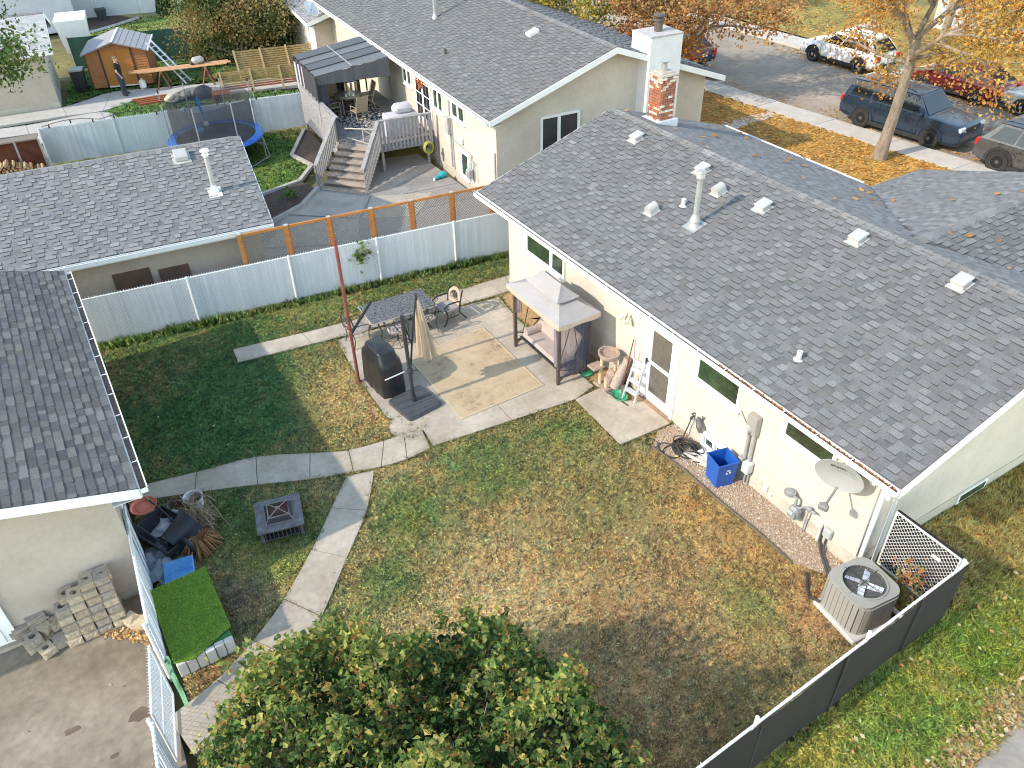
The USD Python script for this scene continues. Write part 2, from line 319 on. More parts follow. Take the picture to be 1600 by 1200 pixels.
# walkway beside the lawn from the near garage to the patio
slabs('walkway', strip_slabs([(-11.0, 9.55), (-9.75, 9.3), (-8.51, 9.08), (-7.45, 8.55), (-6.69, 8.17), (-5.9, 8.03), (-5.42, 7.98), (-5.0, 7.93)],
                             [(-11.0, 9.06), (-9.95, 8.68), (-8.75, 8.2), (-7.75, 7.75), (-6.87, 7.46), (-6.30, 7.28), (-5.72, 7.2), (-5.12, 7.25)]), concrete)
slabs('curved_walkway', strip_slabs([(-7.05, 7.42), (-7.67, 6.71), (-8.41, 5.86), (-9.25, 5.02), (-10.0, 4.45), (-10.75, 4.02), (-11.6, 3.75)],
                                    [(-6.47, 7.26), (-7.08, 6.25), (-7.9, 5.3), (-8.8, 4.28), (-9.5, 3.72), (-10.3, 3.25), (-11.4, 2.9)]), concrete, tiltseed=2)
PATIO = [(-5.3, 12.45), (-5.46, 10.5), (-5.5, 8.75), (-4.98, 7.96), (-5.05, 7.27), (-4.34, 7.2), (-2.9, 7.05), (-1.41, 6.92), (-.75, 7.1), (-.72, 10.7), (-.55, 11.95), (-2.9, 12.2)]
cut = lambda P, lo, hi: Polygon(P).intersection(Polygon([(lo[0], lo[1]), (hi[0], lo[1]), (hi[0], hi[1]), (lo[0], hi[1])]))
slabs('patio', [list(cut(PATIO, a, b).exterior.coords)[:-1] for a, b in (((-6, 9.95), (-3.1, 13)), ((-3.1, 9.95), (0, 13)), ((-6, 6), (-3.1, 9.95)), ((-3.1, 6), (0, 9.95)))], concrete, tiltseed=3)
slabs('side_walkway', strip_slabs([(-7.75, 13.5), (-5.95, 13.25), (-4.4, 13.1), (-2.9, 12.98), (-1.4, 12.9), (.2, 12.85), (1.6, 12.8)], [(-7.81, 12.84), (-5.9, 12.6), (-4.4, 12.42), (-2.9, 12.28), (-1.4, 12.12), (-.05, 12.06), (1.6, 12.27)]), concrete, tiltseed=4)
slabs('door_landing', [[(-1.52, 5.04), (-.14, 5.0), (-.14, 5.95), (-.55, 6.3), (-.62, 6.95), (-1.44, 6.9)]], concrete, z1=.05)
mb = MB(); mb.cyl((-5.22, 8.22, -.05), (-5.22, 8.22, .028), .42, n=24); struct('round_paver', mb, concrete)
# gravel bed along the house, its plastic edging and the soil edges
GRAVEL = Polygon([(-.96, 4.62), (-.86, 3.68), (-.86, 2.68), (-.80, 1.5), (-.81, .66), (-.5, .15), (-.02, .0), (-.02, 4.98), (-.5, 4.98)])
mb = MB(); mb.prism(GRAVEL, -.05, .012); struct('gravel_bed', mb, mat('gravel_base', (.36, .27, .19), .95, .35, 25, .8, 50))
mb = MB(); g = np.random.default_rng(4)
for _ in range(5200):
    x, y = g.uniform(-1, 0), g.uniform(0, 5)
    if contains_xy(GRAVEL, x, y):
        s = g.uniform(.010, .026); c = np.array([(.52, .42, .33), (.42, .3, .2), (.36, .31, .27), (.6, .52, .44), (.33, .2, .11)][g.integers(5)])
        d = g.normal(size=(4, 3)); d /= np.linalg.norm(d, axis=1)[:, None]
        mb.add(np.array([x, y, .015]) + np.array([[1, 0, 0], [-.6, .8, 0], [-.5, -.9, .1], [.0, 0, .9]]) * s * g.uniform(.7, 1.3, (4, 1)) @ rz(g.uniform(0, 6.28)).T, [[0, 1, 3], [1, 2, 3], [2, 0, 3]], c)
mb.build('gravel', mat('gravel_stones', (1, 1, 1), .9, .15, 30, tint=True), None, False, 'pale brown gravel strip along the foot of the cream house wall', 'stuff', 'gravel')
mb = MB(); mb.tube([(-.97, 4.62, .03), (-.87, 3.68, .03), (-.88, 2.68, .035), (-.82, 1.5, .03), (-.84, .66, .02)], .03, 6); mb.build('lawn_edging', mat('edging_plastic', (.12, .09, .06), .7, .3, 9), None, 30, 'dark plastic edging curving between lawn and gravel strip', None, 'edging')
for i, pl in enumerate(([(-.68, 10.7), (-.03, 10.2), (-.03, 12.0), (-.5, 11.9)], [(-.7, 6.98), (-.6, 6.35), (-.05, 6.0), (-.05, 10.4), (-.7, 10.6)])):
    mb = MB(); mb.prism(pl, -.05, .008); struct('soil_bed', mb, mat('leafy_soil', (.34, .22, .11), .95, .35, 14, .8, 50))

# the back lawn
YARD = Polygon([(-11.25, 15.85), (-11.1, 6.7), (-11.3, 2.9), (-12, -3.2), (-7, -1.95), (.9, -1.45), (.9, 0), (0, 0), (0, 12.25), (1.2, 12.25), (1.2, 14.2)])
paved = [Polygon(PATIO), GRAVEL] + [Polygon(p) for p in ([(-11.0, 9.55), (-8.51, 9.08), (-7.45, 8.55), (-6.69, 8.17), (-5, 7.93), (-5.12, 7.25), (-5.72, 7.2), (-6.87, 7.46), (-7.75, 7.75), (-11, 9.06)],
    [(-7.05, 7.42), (-7.67, 6.71), (-8.41, 5.86), (-9.25, 5.02), (-10.75, 4.02), (-11.6, 3.75), (-11.4, 2.9), (-10.3, 3.25), (-8.8, 4.28), (-7.9, 5.3), (-7.08, 6.25), (-6.47, 7.26)],
    [(-7.75, 13.5), (-4.4, 13.1), (-1.4, 12.9), (1.6, 12.8), (1.6, 12.27), (-.05, 12.06), (-1.4, 12.12), (-4.4, 12.42), (-7.81, 12.84)], [(-1.52, 5.04), (-.1, 5.0), (-.1, 7), (-1.44, 6.9)], [(-.7, 5.9), (0, 5.9), (0, 12.1), (-.7, 12.1)])] + [Point(-5.22, 8.22).buffer(.42)]
sheet('back_lawn', YARD, lawn_col, 0.0, soil_m)
grass('lawn_grass', YARD, lawn_col, 560, .034, .025, 'patchy back lawn, lush green by the garage and dry tan towards the house', seed=2, holes=paved, blades=4)
from shapely import union_all
EDGE = union_all([q.boundary for q in paved[:1] + paved[2:]]).buffer(.05).intersection(YARD.buffer(-.05))
grass('path_edge_grass', EDGE, lambda P: blobs(P, (.13, .13, .04), []), 650, .04, .016, 'ragged grass creeping over the edges of patio slabs and paths', seed=44, z=.012)
JN = union_all([Polygon([(a, b), (c, d), (c + .03, d), (a + .03, b)]) for a, b, c, d in ((-6.71, 8.15, -6.89, 7.45), (-5.03, 7.9, -5.10, 7.25), (-9.26, 5.0, -8.81, 4.28))])
grass('joint_weeds', JN, lambda P: blobs(P, (.10, .11, .04), []), 1500, .035, .012, 'weeds growing in the joints between the walkway slabs', seed=45, z=.02)
FB = Polygon([(-10.7, 15.72), (-10.72, 15.35), (.8, 13.85), (.8, 14.12)])
grass('fence_foot_grass', FB, lambda P: blobs(P, (.09, .15, .035), [(-7, 15.2, 1, (.14, .18, .05), .7), (-3, 14.6, 1, (.16, .18, .06), .6)], 12) * 1.3, 260, .17, .03, 'long uncut grass along the foot of the white fence', seed=46, blades=5, lean=.7)
# lane side strip, lane
SIDE = Polygon([(-7, -2.02), (.95, -1.52), (.95, -.02), (14, -.02), (14, -3.45), (-.2, -3.45), (-1.4, -3.5), (-7, -3.6)])
sheet('side_lawn', SIDE, strip_col, -.004, soil_m)
grass('side_grass', SIDE, strip_col, 600, .085, .022, 'long weedy green grass strip between the black screened fence and the lane', seed=3, blades=5)
g = np.random.default_rng(12); mb = MB()
for _ in range(110):
    x, y = g.uniform(-3.2, 3), g.uniform(-3.2, -1.7); c = np.array([.17, .22, .07]) * g.uniform(.7, 1.7)
    for k in range(g.integers(4, 8)):
        a = g.uniform(0, 6.28); l = g.uniform(.04, .09); d = np.array([math.cos(a), math.sin(a), g.uniform(.3, .9)]) * l; s = np.array([-math.sin(a), math.cos(a), 0]) * l * .25; o = np.array([x, y, .03])
        mb.add([o, o + d * .5 + s, o + d, o + d * .5 - s], [[0, 1, 2, 3]], c)
mb.build('broadleaf_weeds', grass_m, None, False, 'broad leaved weeds in the green strip outside the black fence', 'stuff', 'weeds')
mb = MB(); mb.prism([(-.25, -3.42), (.6, -3.32), (14, -3.3), (14, -8), (-9, -8), (-7, -3.62), (-1.5, -3.5)], -.05, .006); struct('lane', mb, mat('lane_asphalt', (.30, .27, .24), .92, .15, 1.2, .5, 120))
leaves_on('lane_leaves', Polygon([(-2.6, -3.55), (4, -3.5), (4, -2.95), (.5, -3.0), (-2.6, -3.1)]), 900, .07, [(.42, .25, .1), (.5, .36, .2), (.36, .2, .08), (.55, .45, .28)], 'dry tan leaves drifted along the edge of the lane', seed=8, z=.05)
leaves_on('side_leaves', Polygon([(-4, -3.3), (6, -3.3), (6, -1.4), (-4, -1.9)]), 170, .07, [(.45, .3, .12), (.6, .5, .3), (.5, .26, .1)], 'single pale fallen leaves scattered through the long side grass', seed=9, z=.09)
leaves_on('lawn_leaves', YARD, 110, .05, [(.55, .5, .4), (.5, .36, .2), (.6, .55, .3)], 'few pale dry leaves scattered on the back lawn', seed=10, z=.05)
# concrete parking pad of the near garage
PAD = Polygon([(-18, 7.0), (-13.3, 6.85), (-11.35, 6.5), (-11.5, 3.5), (-11.75, -3), (-18, -3)])
t = thing('parking_pad', kind='structure')
for a, b in (((-18, 2.35), (-11, 8)), ((-18, -4), (-11, 2.35))):
    p = cut(list(PAD.exterior.coords), a, b); mb = MB(); mb.prism(p.buffer(-.006, join_style=2), -.08, .02); mb.build('slab', mat('pad_concrete', (.215, .175, .13), .9, .28, .8, .4, 70, col2=(.30, .255, .205)), t)
mb = MB(); g = np.random.default_rng(21)
for x, y, r, e, a in ((-12.95, 4.35, .12, .5, .5), (-12.45, 3.55, .07, .6, .3), (-12.52, 3.3, .07, .8, 1), (-11.95, 4.05, .2, .6, .9), (-13.1, 2.9, .1, .7, 0)):
    an = np.linspace(0, 2 * PI, 14)[:-1]; rr = r * g.uniform(.7, 1.2, 13); mb.prism(np.stack([x + rr * np.cos(an), y + rr * e * np.sin(an)], 1), .02, .0235 + .0008 * len(mb.v))
mb.build('oil_stain', mat('oil_stain', (.13, .095, .07), .8, .3, 6), None, False, 'dark oil stains on the parking pad by the near garage', 'stuff', 'stain')
leaves_on('pad_leaves', Polygon([(-12.3, 6.1), (-11.5, 6.1), (-11.55, 5.3), (-12.2, 5.9)]), 420, .06, [(.45, .22, .08), (.5, .36, .2), (.6, .4, .15)], 'small heap of dry leaves below the block stack', seed=11, z=.03)
leaves_on('pad_litter', PAD, 130, .03, [(.2, .12, .05), (.5, .36, .2), (.55, .5, .4)], 'bits of leaf litter strewn over the parking pad', seed=12, z=.025)
# ---------------------------------------------------------------- roofs, windows
GREYS = [(.99, 1.0, 1.02), (.92, .93, .94), (1.07, 1.08, 1.09), (.86, .87, .88), (1.16, 1.17, 1.18), (1.0, .99, .97), (.95, .97, 1.0), (1.02, 1.03, 1.05)]
def shingles(roof, o, u, s, poly, expo=.145, seed=1, pal=GREYS, wid=(.12, .27), nmax=300, bright=1.0, thick=(.004, .030), T=None, o0=(0, 0, 0), bigp=.08):
    """Asphalt shingle tabs on the slope through o: u along the eave, s up the slope (unit vectors in the building's frame); poly: the slope's outline in (u, s) metres.
    The tabs nearest the camera are pieces of their own, the rest one piece."""
    g = np.random.default_rng(seed); o, u, s = (np.asarray(x, float) for x in (o, u, s)); n = np.cross(u, s); n = n if n[2] > 0 else -n
    a0, b0, a1, b1 = poly.bounds; prepare(poly); rows = []
    k = 0
    while b0 + k * expo < b1:
        v0 = b0 + k * expo; x = a0 - g.uniform(0, .4); hi = g.random() < .5
        while x < a1:
            w = g.uniform(*wid); hi = not hi if g.random() < .92 else hi
            xa, xb = max(x, a0), min(x + w, a1); x += w
            if xb - xa < .02: continue
            vm = min(v0 + expo, b1)
            if not contains_xy(poly, (xa + xb) / 2, (v0 + vm) / 2): continue
            t = g.uniform(thick[1] * .75, thick[1]) if hi else g.uniform(thick[0], thick[0] * 1.6)
            c = np.array(pal[g.integers(len(pal))]) * g.normal(1, .05) * bright * (1.10 if hi else .88)
            if g.random() < bigp: c = c * 1.14
            rows.append((xa, xb, v0, vm + .01, t, c))
        k += 1
    def geo(r):
        xa, xb, v0, v1, t, c = r
        q = [(xa, v0, t), (xb, v0, t), (xb, v1, .003), (xa, v1, .003), (xa, v0, 0), (xb, v0, 0), (xb, v1, 0), (xa, v1, 0), (xa, v0, t), (xb, v0, t)]
        V = np.array([o + u * a + s * b + n * h for a, b, h in q]); c = np.array([c] * 4 + [c * .3] * 6)      # the cut edges are bare dark asphalt
        F = np.array([[0, 1, 2], [0, 2, 3], [8, 4, 5], [8, 5, 9], [9, 5, 6], [9, 6, 2], [3, 7, 4], [3, 4, 8]])
        if np.dot(np.cross(V[1] - V[0], V[2] - V[0]), n) < 0: F = F[:, ::-1]
        return V, F, c
    geos = [geo(r) for r in rows]; RT = np.eye(3) if T is None else T
    d = [np.linalg.norm(RT @ q[0][:4].mean(0) + np.asarray(o0) - EYE) for q in geos]
    order = np.argsort(d); rest = MB()
    for i, k in enumerate(order):
        if i < nmax: MB().add(*geos[k]).build('shingle', shingle, roof)
        else: rest.add(*geos[k])
    if rest.v: rest.build('shingles', shingle, roof, kind='stuff')
def ridge_caps(roof, p, q, seed=1, w=.15, step=.2, nrm=None, parts=True):
    p, q = np.asarray(p, float), np.asarray(q, float); g = np.random.default_rng(seed); t = unit(q - p); L = np.linalg.norm(q - p); side = unit(np.cross(t, [0, 0, 1])); dn = .3
    mb = MB()
    for k in range(int(L / step)):
        a = p + t * k * step; b = a + t * (step + .05); c = np.array(GREYS[g.integers(len(GREYS))]) * g.uniform(1.0, 1.4)
        up_ = np.array([0, 0, .03]); lo = np.array([0, 0, -.3 * w + .018])
        m = MB() if parts else mb
        m.add([a + side * w + lo, a + up_, a - side * w + lo, b + side * w + lo - [0, 0, .012], b + up_ - [0, 0, .012], b - side * w + lo - [0, 0, .012], a + side * w + lo - [0, 0, .02], a - side * w + lo - [0, 0, .02]],
              [[0, 3, 4], [0, 4, 1], [1, 4, 5], [1, 5, 2], [0, 1, 6], [1, 7, 6], [1, 2, 7]], c)
        if parts: m.build('ridge_cap', shingle, roof)
    if not parts: mb.build('ridge_cap', shingle, roof, kind='stuff')

def window(parent, o, u, n, w, h, mull=(), fw_=.07, sill=True, name='window', fm=None, glass=None, dep=.05, hm=()):
    """A window on a wall: o lower left corner seen from outside, u to the right, n outwards; mull: positions of upright bars (fractions), each light its own pane."""
    o, u, n = (np.asarray(x, float) for x in (o, u, n)); zz = np.array([0, 0, 1.0]); fm = fm or white; mb = MB()
    B = lambda a, b, c, d, t0=0.0, t1=dep: mb.ob(o + u * a + zz * c + n * t0, u * (b - a), zz * (d - c), n * (t1 - t0))
    B(0, w, h - fw_, h); B(0, w, 0, fw_); B(0, fw_, fw_ + .001, h - fw_ - .001); B(w - fw_, w, fw_ + .001, h - fw_ - .001)
    xs = [fw_] + [m * w for m in mull] + [w - fw_]
    for m in mull: B(m * w - .04, m * w + .04, fw_ + .001, h - fw_ - .001, 0, dep - .005)
    f = mb.build(name, fm, parent)
    for a, b in zip(xs[:-1], xs[1:]):
        a2, b2 = a + (.04 if a != fw_ else 0), b - (.04 if b != w - fw_ else 0); p = MB()
        p.ob(o + u * a2 + zz * fw_ + n * .004, u * (b2 - a2), zz * (h - 2 * fw_), n * .012); p.build('pane', glass or pane_m, f)
        s = MB(); t = .022
        for q in ((a2, b2, h - fw_ - t, h - fw_), (a2, b2, fw_, fw_ + t), (a2, a2 + t, fw_ + t, h - fw_ - t), (b2 - t, b2, fw_ + t, h - fw_ - t)):
            s.ob(o + u * q[0] + zz * q[2] + n * .017, u * (q[1] - q[0]), zz * (q[3] - q[2]), n * .014)
        s.build('sash', fm, f)
    if sill: s = MB(); s.ob(o - u * .03 - zz * .035, u * (w + .06), zz * .033, n * (dep + .03)); s.build('sill', fm, f)
    return f
def gutter(parent, p, q, out, name='gutter', debris=None, mtl=None):
    """A trough along p-q (the lip's back edge, top level); out: unit vector away from the roof."""
    p, q, out = (np.asarray(x, float) for x in (p, q, out)); t = unit(q - p); L = np.linalg.norm(q - p); mb = MB(); z = np.array([0, 0, 1.0]); mtl = mtl or white_metal
    mb.ob(p - z * .11, t * L, out * .11, z * .004); mb.ob(p + out * .106 - z * .106, t * L, out * .008, z * .106); mb.ob(p + out * .1 - z * .004, t * L, out * .022, z * .008)
    mb.ob(p - z * .106 - t * .004, t * .004, out * .106, z * .1); mb.ob(p + t * L - z * .106, t * .004, out * .106, z * .1)
    b = mb.build(name, mtl, parent); k = MB()
    for i in range(1, int(L / .75) + 1): k.ob(p + t * min(i * .75, L - .05) - z * .002, t * .02, out * .11, z * .006)
    k.build('bracket', white_metal, b)
    k = MB(); k.ob(p - z * .1055 + out * .002, t * L, out * .102, z * .05); k.build('gutter_dirt', mat('gutter_dirt', (.10, .08, .065), .9, .4, 6, .5, 40), b)
    if debris:
        g = np.random.default_rng(5); k = MB()
        for _ in range(debris[2]):
            a = g.uniform(*debris[:2]) * L; c = p + t * a + out * g.uniform(.015, .095) - z * g.uniform(.02, .05); d = unit(g.normal(size=3)) * g.uniform(.02, .05); e = unit(np.cross(d, g.normal(size=3))) * .02
            k.add([c - d, c - e, c + d, c + e], [[0, 1, 2, 3]], np.array([(.36, .13, .05), (.45, .2, .08), (.3, .12, .06), (.5, .3, .14)][g.integers(4)]))
        k.build('leaf_debris', leaf_m, b, kind='stuff')
    return b

# ---------------------------------------------------------------- the cream house
house = thing('house', 'cream stucco bungalow with the large grey shingle roof and white framed windows', 'house', (0, 0, 0))
SL = .317; ZE, XE, XR = 2.78, -.45, 4.06; ZR = ZE + SL * (XR - XE); YE0, YE1 = -.55, 13.1; XF = 8.57
mb = MB(); mb.b2((0, 0, .33), (8.15, 12.25, 2.62)); mb.b2((5.5, .0021, .33), (10.2, 6.95, 2.61))
gab = lambda y0, y1, x0=0.0, x1=8.15: [mb.add([(x0, y, 2.6) for y in (y0, y1)] + [(x1, y, 2.6) for y in (y0, y1)] + [(XR, y, ZR - .15) for y in (y0, y1)], [[0, 2, 4], [1, 5, 3], [0, 4, 5], [0, 5, 1], [2, 3, 5], [2, 5, 4]])]
gab(0, .2); gab(12.05, 12.25)
mb.build('wall', stucco, house)
mb = MB(); mb.b2((-.02, -.02, -.3), (8.17, 12.27, .33)); mb.build('foundation', found, house)
roof = MB()
def slab(mb, pts, t=.09):
    P = np.array(pts, float); n = len(P); Q = P - [0, 0, t]; f = [[0, i, i + 1] for i in range(1, n - 1)] + [[n, n + i + 1, n + i] for i in range(1, n - 1)]
    for i in range(n): j = (i + 1) % n; f += [[i, n + i, n + j], [i, n + j, j]]
    return mb.add(np.vstack([P, Q]), f)
zf = lambda x: ZR - SL * (x - XR)
slab(roof, [(XE, YE0, ZE), (XR, YE0, ZR), (XR, YE1, ZR), (XE, YE1, ZE)])
slab(roof, [(XR, YE0, ZR), (8.2, YE0, zf(8.2)), (XR + .45, 3.3, zf(XR + .45)), (8.5, 7.35, zf(8.5)), (XF, 7.5, zf(XF)), (XF, YE1, zf(XF)), (XR, YE1, ZR)])
WZ, WY, WX = 4.08, 3.3, 10.65; zw = lambda y: WZ - .32 * abs(y - WY)
slab(roof, [(XR + .5, WY, WZ), (WX, WY, WZ), (WX, 7.4, zw(7.4)), (8.5, 7.4, zw(7.4))]); slab(roof, [(XR + .5, WY, WZ), (8.2, YE0, zw(YE0)), (WX, YE0, zw(YE0)), (WX, WY, WZ)])
RF = roof.build('roof', deck_m, house)
us = unit((1, 0, SL)); LS = (XR - XE) * math.hypot(1, SL)
shingles(RF, (XE, YE0, ZE), (0, 1, 0), us, Polygon([(0, 0), (YE1 - YE0, 0), (YE1 - YE0, LS), (0, LS)]), seed=11)
dsl = unit((-1, 0, SL)); k = math.hypot(1, SL); fx = lambda x: (XF - x) * k
shingles(RF, (XF, YE0, zf(XF)), (0, 1, 0), dsl, Polygon([(0, fx(XR)), (0, fx(8.2)), (3.85, fx(XR + .45)), (7.95, fx(8.5)), (8.05, 0), (YE1 - YE0, 0), (YE1 - YE0, fx(XR))]), seed=12, nmax=0, bright=1.15, thick=(.003, .008))
ws = unit((0, -1, .32)); k2 = math.hypot(1, .32)
shingles(RF, (XR, 7.4, zw(7.4)), (1, 0, 0), ws, Polygon([(.5, 4.1 * k2), (4.44, 0), (WX - XR, 0), (WX - XR, 4.1 * k2)]), seed=13, nmax=0, bright=1.15, thick=(.003, .008))
ws2 = unit((0, 1, .32))
shingles(RF, (XR, YE0, zw(YE0)), (1, 0, 0), ws2, Polygon([(.5, 3.85 * k2), (4.14, 0), (WX - XR, 0), (WX - XR, 3.85 * k2)]), seed=14, nmax=0)
leaves_on('roof_leaves', Polygon([(4.2, 1), (10, 1), (10, 12.8), (4.2, 12.8)]), 46, .16, [(.5, .25, .08), (.42, .2, .06)], 'few orange leaves blown onto the far slopes of the big roof', seed=33, zf=lambda P: np.maximum(zf(P[:, 0]), np.where(P[:, 0] > 4.6, zw(P[:, 1]), 0)) + .03)
ridge_caps(RF, (XR, YE0, ZR), (XR, YE1, ZR), 3); ridge_caps(RF, (XR + .5, WY, WZ), (WX, WY, WZ), 4)
mb = MB()    # fascia boards and soffits
for y, s in ((YE0, 1), (YE1, -1)):
    for x0, x1 in ((XE, XR), (XR, XF)):
        z0, z1 = (ZE, ZR) if x0 < XR else (ZR, zf(XF)); a, b = np.array([x0, y - .024 if s > 0 else y + .004, z0 - .2]), np.array([x1, y - .024 if s > 0 else y + .004, z1 - .2])
        if s > 0 and x0 >= XR: continue
        mb.ob(a, b - a, (0, .02, 0), (0, 0, .195))
mb.ob((XE - .022, YE0, ZE - .2), (.02, 0, 0), (0, YE1 - YE0, 0), (0, 0, .18)); mb.ob((XE, YE0, ZE - .2), (-XE, 0, 0), (0, YE1 - YE0, 0), (0, 0, .012))
mb.ob((XF + .002, 7.6, zf(XF) - .2), (.02, 0, 0), (0, YE1 - 7.6, 0), (0, 0, .19)); mb.ob((8.5, 7.402, zw(7.4) - .2), (WX - 8.5, 0, 0), (0, .02, 0), (0, 0, .19))
a, b = np.array([WX + .002, 7.4, zw(7.4) - .2]), np.array([WX + .002, WY, WZ - .2]); mb.ob(a, b - a, (.02, 0, 0), (0, 0, .195)); a, b = b, np.array([WX + .002, YE0, zw(YE0) - .2]); mb.ob(a, b - a, (.02, 0, 0), (0, 0, .195))
mb.build('fascia', white, house)
gutter(house, (XE - .024, YE1, ZE - .01), (XE - .024, YE0, ZE - .01), (-1, 0, 0), debris=(.70, .995, 700))
gutter(house, (XF + .024, 7.7, zf(XF) - .02), (XF + .024, YE1, zf(XF) - .02), (1, 0, 0))
mb = MB(); mb.tube([(XE - .05, -.42, ZE - .1), (XE + .0, -.4, 2.45), (-.02, -.13, 2.25), (-.02, -.09, 2.1), (-.03, -.1, .55), (-.03, -.1, .42), (-.1, -.25, .22), (-.14, -.4, .15), (-.2, -1.25, .08)], .042, 8); ds = mb.build('downspout', white_metal, house, 30)
mb = MB(); mb.box((.02, -.1, 1.1), (.1, .012, .03)); mb.box((.02, -.1, .6), (.1, .012, .03)); mb.build('strap', steel, ds)
U, N = (0, -1, 0), (-1, 0, 0)
window(house, (0, 11.33, 1.58), U, N, 1.86, .78, mull=(.66,)); window(house, (0, 4.58, 1.56), U, N, 1.32, .80); window(house, (0, 2.16, 1.74), U, N, 1.26, .62)
window(house, (5.1, 0, 1.55), (1, 0, 0), (0, -1, 0), 1.3, 1.0)
mb = MB(); mb.b2((3.0, -.045, .05), (3.95, -.021, .31)); bw = mb.build('basement_window', white, house); mb = MB(); mb.b2((3.07, -.055, .10), (3.88, -.046, .27)); mb.build('pane', pane_m, bw)
# back door
mb = MB(); o = np.array([-.0, 6.22, .05])
D = lambda a, b, c, d, t0, t1: mb.ob(o + np.array([-t0, -a, c]), (0, -(b - a), 0), (0, 0, d - c), (-(t1 - t0), 0, 0))
D(0, .09, 0, 2.24, 0, .05); D(1.05, 1.14, 0, 2.24, 0, .05); D(.091, 1.049, 2.13, 2.24, 0, .05); D(-.06, 1.2, 2.242, 2.3, 0, .08); dr = mb.build('door', white, house)
mb = MB(); D(.095, .25, .05, 2.12, .0, .035); D(.89, 1.045, .05, 2.12, 0, .035); D(.251, .889, 1.98, 2.12, 0, .035); D(.251, .889, .05, .27, 0, .035); D(.251, .889, 1.05, 1.14, 0, .035); mb.build('leaf', white, dr)
for c, d in ((.27, 1.05), (1.14, 1.98)): mb = MB(); D(.25, .89, c, d, .004, .018); mb.build('pane', mat('door_glass', (.11, .10, .085), .12, .2, 1.5, spec=.8), dr)
mb = MB(); D(.12, .15, 1.0, 1.15, .036, .075); D(.12, .22, 1.1, 1.12, .06, .075); mb.build('handle', black_metal, dr)
mb = MB(); D(-.05, 1.19, -.05, -.002, 0, .16); mb.build('threshold', mat('threshold_wood', (.3, .19, .12), .8, .3, 5), dr)
# wall lamp beside the door: two spotlights on one plate
mb = MB(); mb.cyl((0, 6.86, 1.95), (-.03, 6.86, 1.95), .07, n=14); lp = mb.build('wall_lamp', mat('lamp_cream', (.6, .56, .48), .5), house, 30)
for s in (-1, 1):
    mb = MB(); d = np.array([-.6, s * .35, -.6]); c = np.array([-.05, 6.86 + s * .05, 1.98]); mb.cyl(c, c + d * .08, .02, n=8); mb.cyl(c + d * .08, c + d * .24, .035, .06, n=12); mb.build('spotlight', mat('lamp_cream'), lp, 30)
mb = MB(); mb.cyl((0, 10.55, .86), (-.03, 10.55, .86), .05, n=12); mb.cyl((-.03, 10.55, .86), (-.06, 10.55, .83), .02, n=8); mb.build('hose_tap', steel, house, 30)
mb = MB(); mb.box((-.06, .12, 2.2), (.12, .1, .1), rz(.4)); mb.build('security_light', white_metal, house)
# chimney: a core with every brick of its own
chim = MB(); CX, CY = 4.95, 12.05; cw = .235; chim.b2((CX - cw, CY - cw, 3.6), (CX + cw, CY + cw, 5.24)); ch = chim.build('chimney', mat('mortar', (.45, .42, .38), .95, .15, 8, .5, 60), RF)
bricks = [mat('brick_red', (.34, .12, .07), .9, .25, 9, .6, 60), mat('brick_brown', (.25, .11, .075), .9, .25, 9, .6, 60), mat('brick_pale', (.56, .40, .32), .9, .25, 9, .6, 60), mat('brick_white', (.60, .53, .47), .9, .2, 9, .6, 60)]
g = np.random.default_rng(8); bh, bl, jt = .075, .19, .012
for r in range(19):
    z = 3.82 + r * bh; top = r >= 17; wd = cw + (.05 if top else .02)
    for side in range(4):
        for k in range(3):
            L = 2 * wd / 3; a = -wd + k * L + (L / 2 if r % 2 else 0); b = min(a + L, wd) - jt; a = max(a, -wd + .002)
            if b - a < .04: continue
            A = rz(side * PI / 2); c = A @ np.array([(a + b) / 2, -wd + .02, 0]) + [CX, CY, z + bh / 2 - jt / 2]
            m = bricks[g.choice(4, p=[.54, .26, .14, .06])] if not top else bricks[g.choice(4, p=[.15, .1, .35, .4])]
            MB().box(c, (b - a, .05 + g.uniform(0, .012), bh - jt), A).build('brick', m, ch)
mb = MB(); mb.b2((CX - cw - .06, CY - cw - .06, 5.245), (CX + cw + .06, CY + cw + .06, 5.30)); mb.b2((CX - .2, CY - .2, 5.302), (CX + .2, CY + .2, 5.34)); mb.build('chimney_cap', mat('cap_mortar', (.42, .37, .33), .9, .2, 6), ch)
mb = MB(); mb.cyl((CX, CY, 5.34), (CX, CY, 5.55), .08, n=16); mb.cyl((CX, CY, 5.58), (CX, CY, 5.60), .13, n=16); mb.cyl((CX, CY, 5.55), (CX, CY, 5.58), .03, n=6); mb.build('flue', steel, ch, 30)
mb = MB(); mb.box((CX, CY, 3.95), (.72, .72, .22)); mb.build('flashing', mat('pale_flashing', (.55, .56, .58), .6), ch)
# roof vents: flat topped boxes, turned hoods, pipes
def on_roof(x, y): return np.array([x, y, ZE + SL * (x - XE)])
RS = ry(-math.atan(SL)); vent_m = mat('vent_white', (.40, .40, .395), .5, .06, 6)
for x, y in ((3.43, 11.18), (3.42, 8.59), (3.23, 6.35), (3.56, 4.02), (3.66, 1.72)):
    p = on_roof(x, y); mb = MB(); A = RS; B = lambda c, s: mb.box(p + A @ np.array(c), s, A); sA = A * .8
    B((-.03, 0, .018), (.38, .36, .008)); v = [p + sA @ np.array(q) for q in [(-.2, -.18, .02), (.16, -.18, .02), (.16, .18, .02), (-.2, .18, .02), (-.13, -.14, .12), (.16, -.14, .12), (.16, .14, .12), (-.13, .14, .12)]]; mb.add(v, CUBE_F)
    vb = mb.build('roof_vent', vent_m, RF); mb = MB(); mb.cbox(p + sA @ np.array((.03, 0, .15)), (.32, .29, .05), .012, A); mb.build('cap', vent_m, vb)
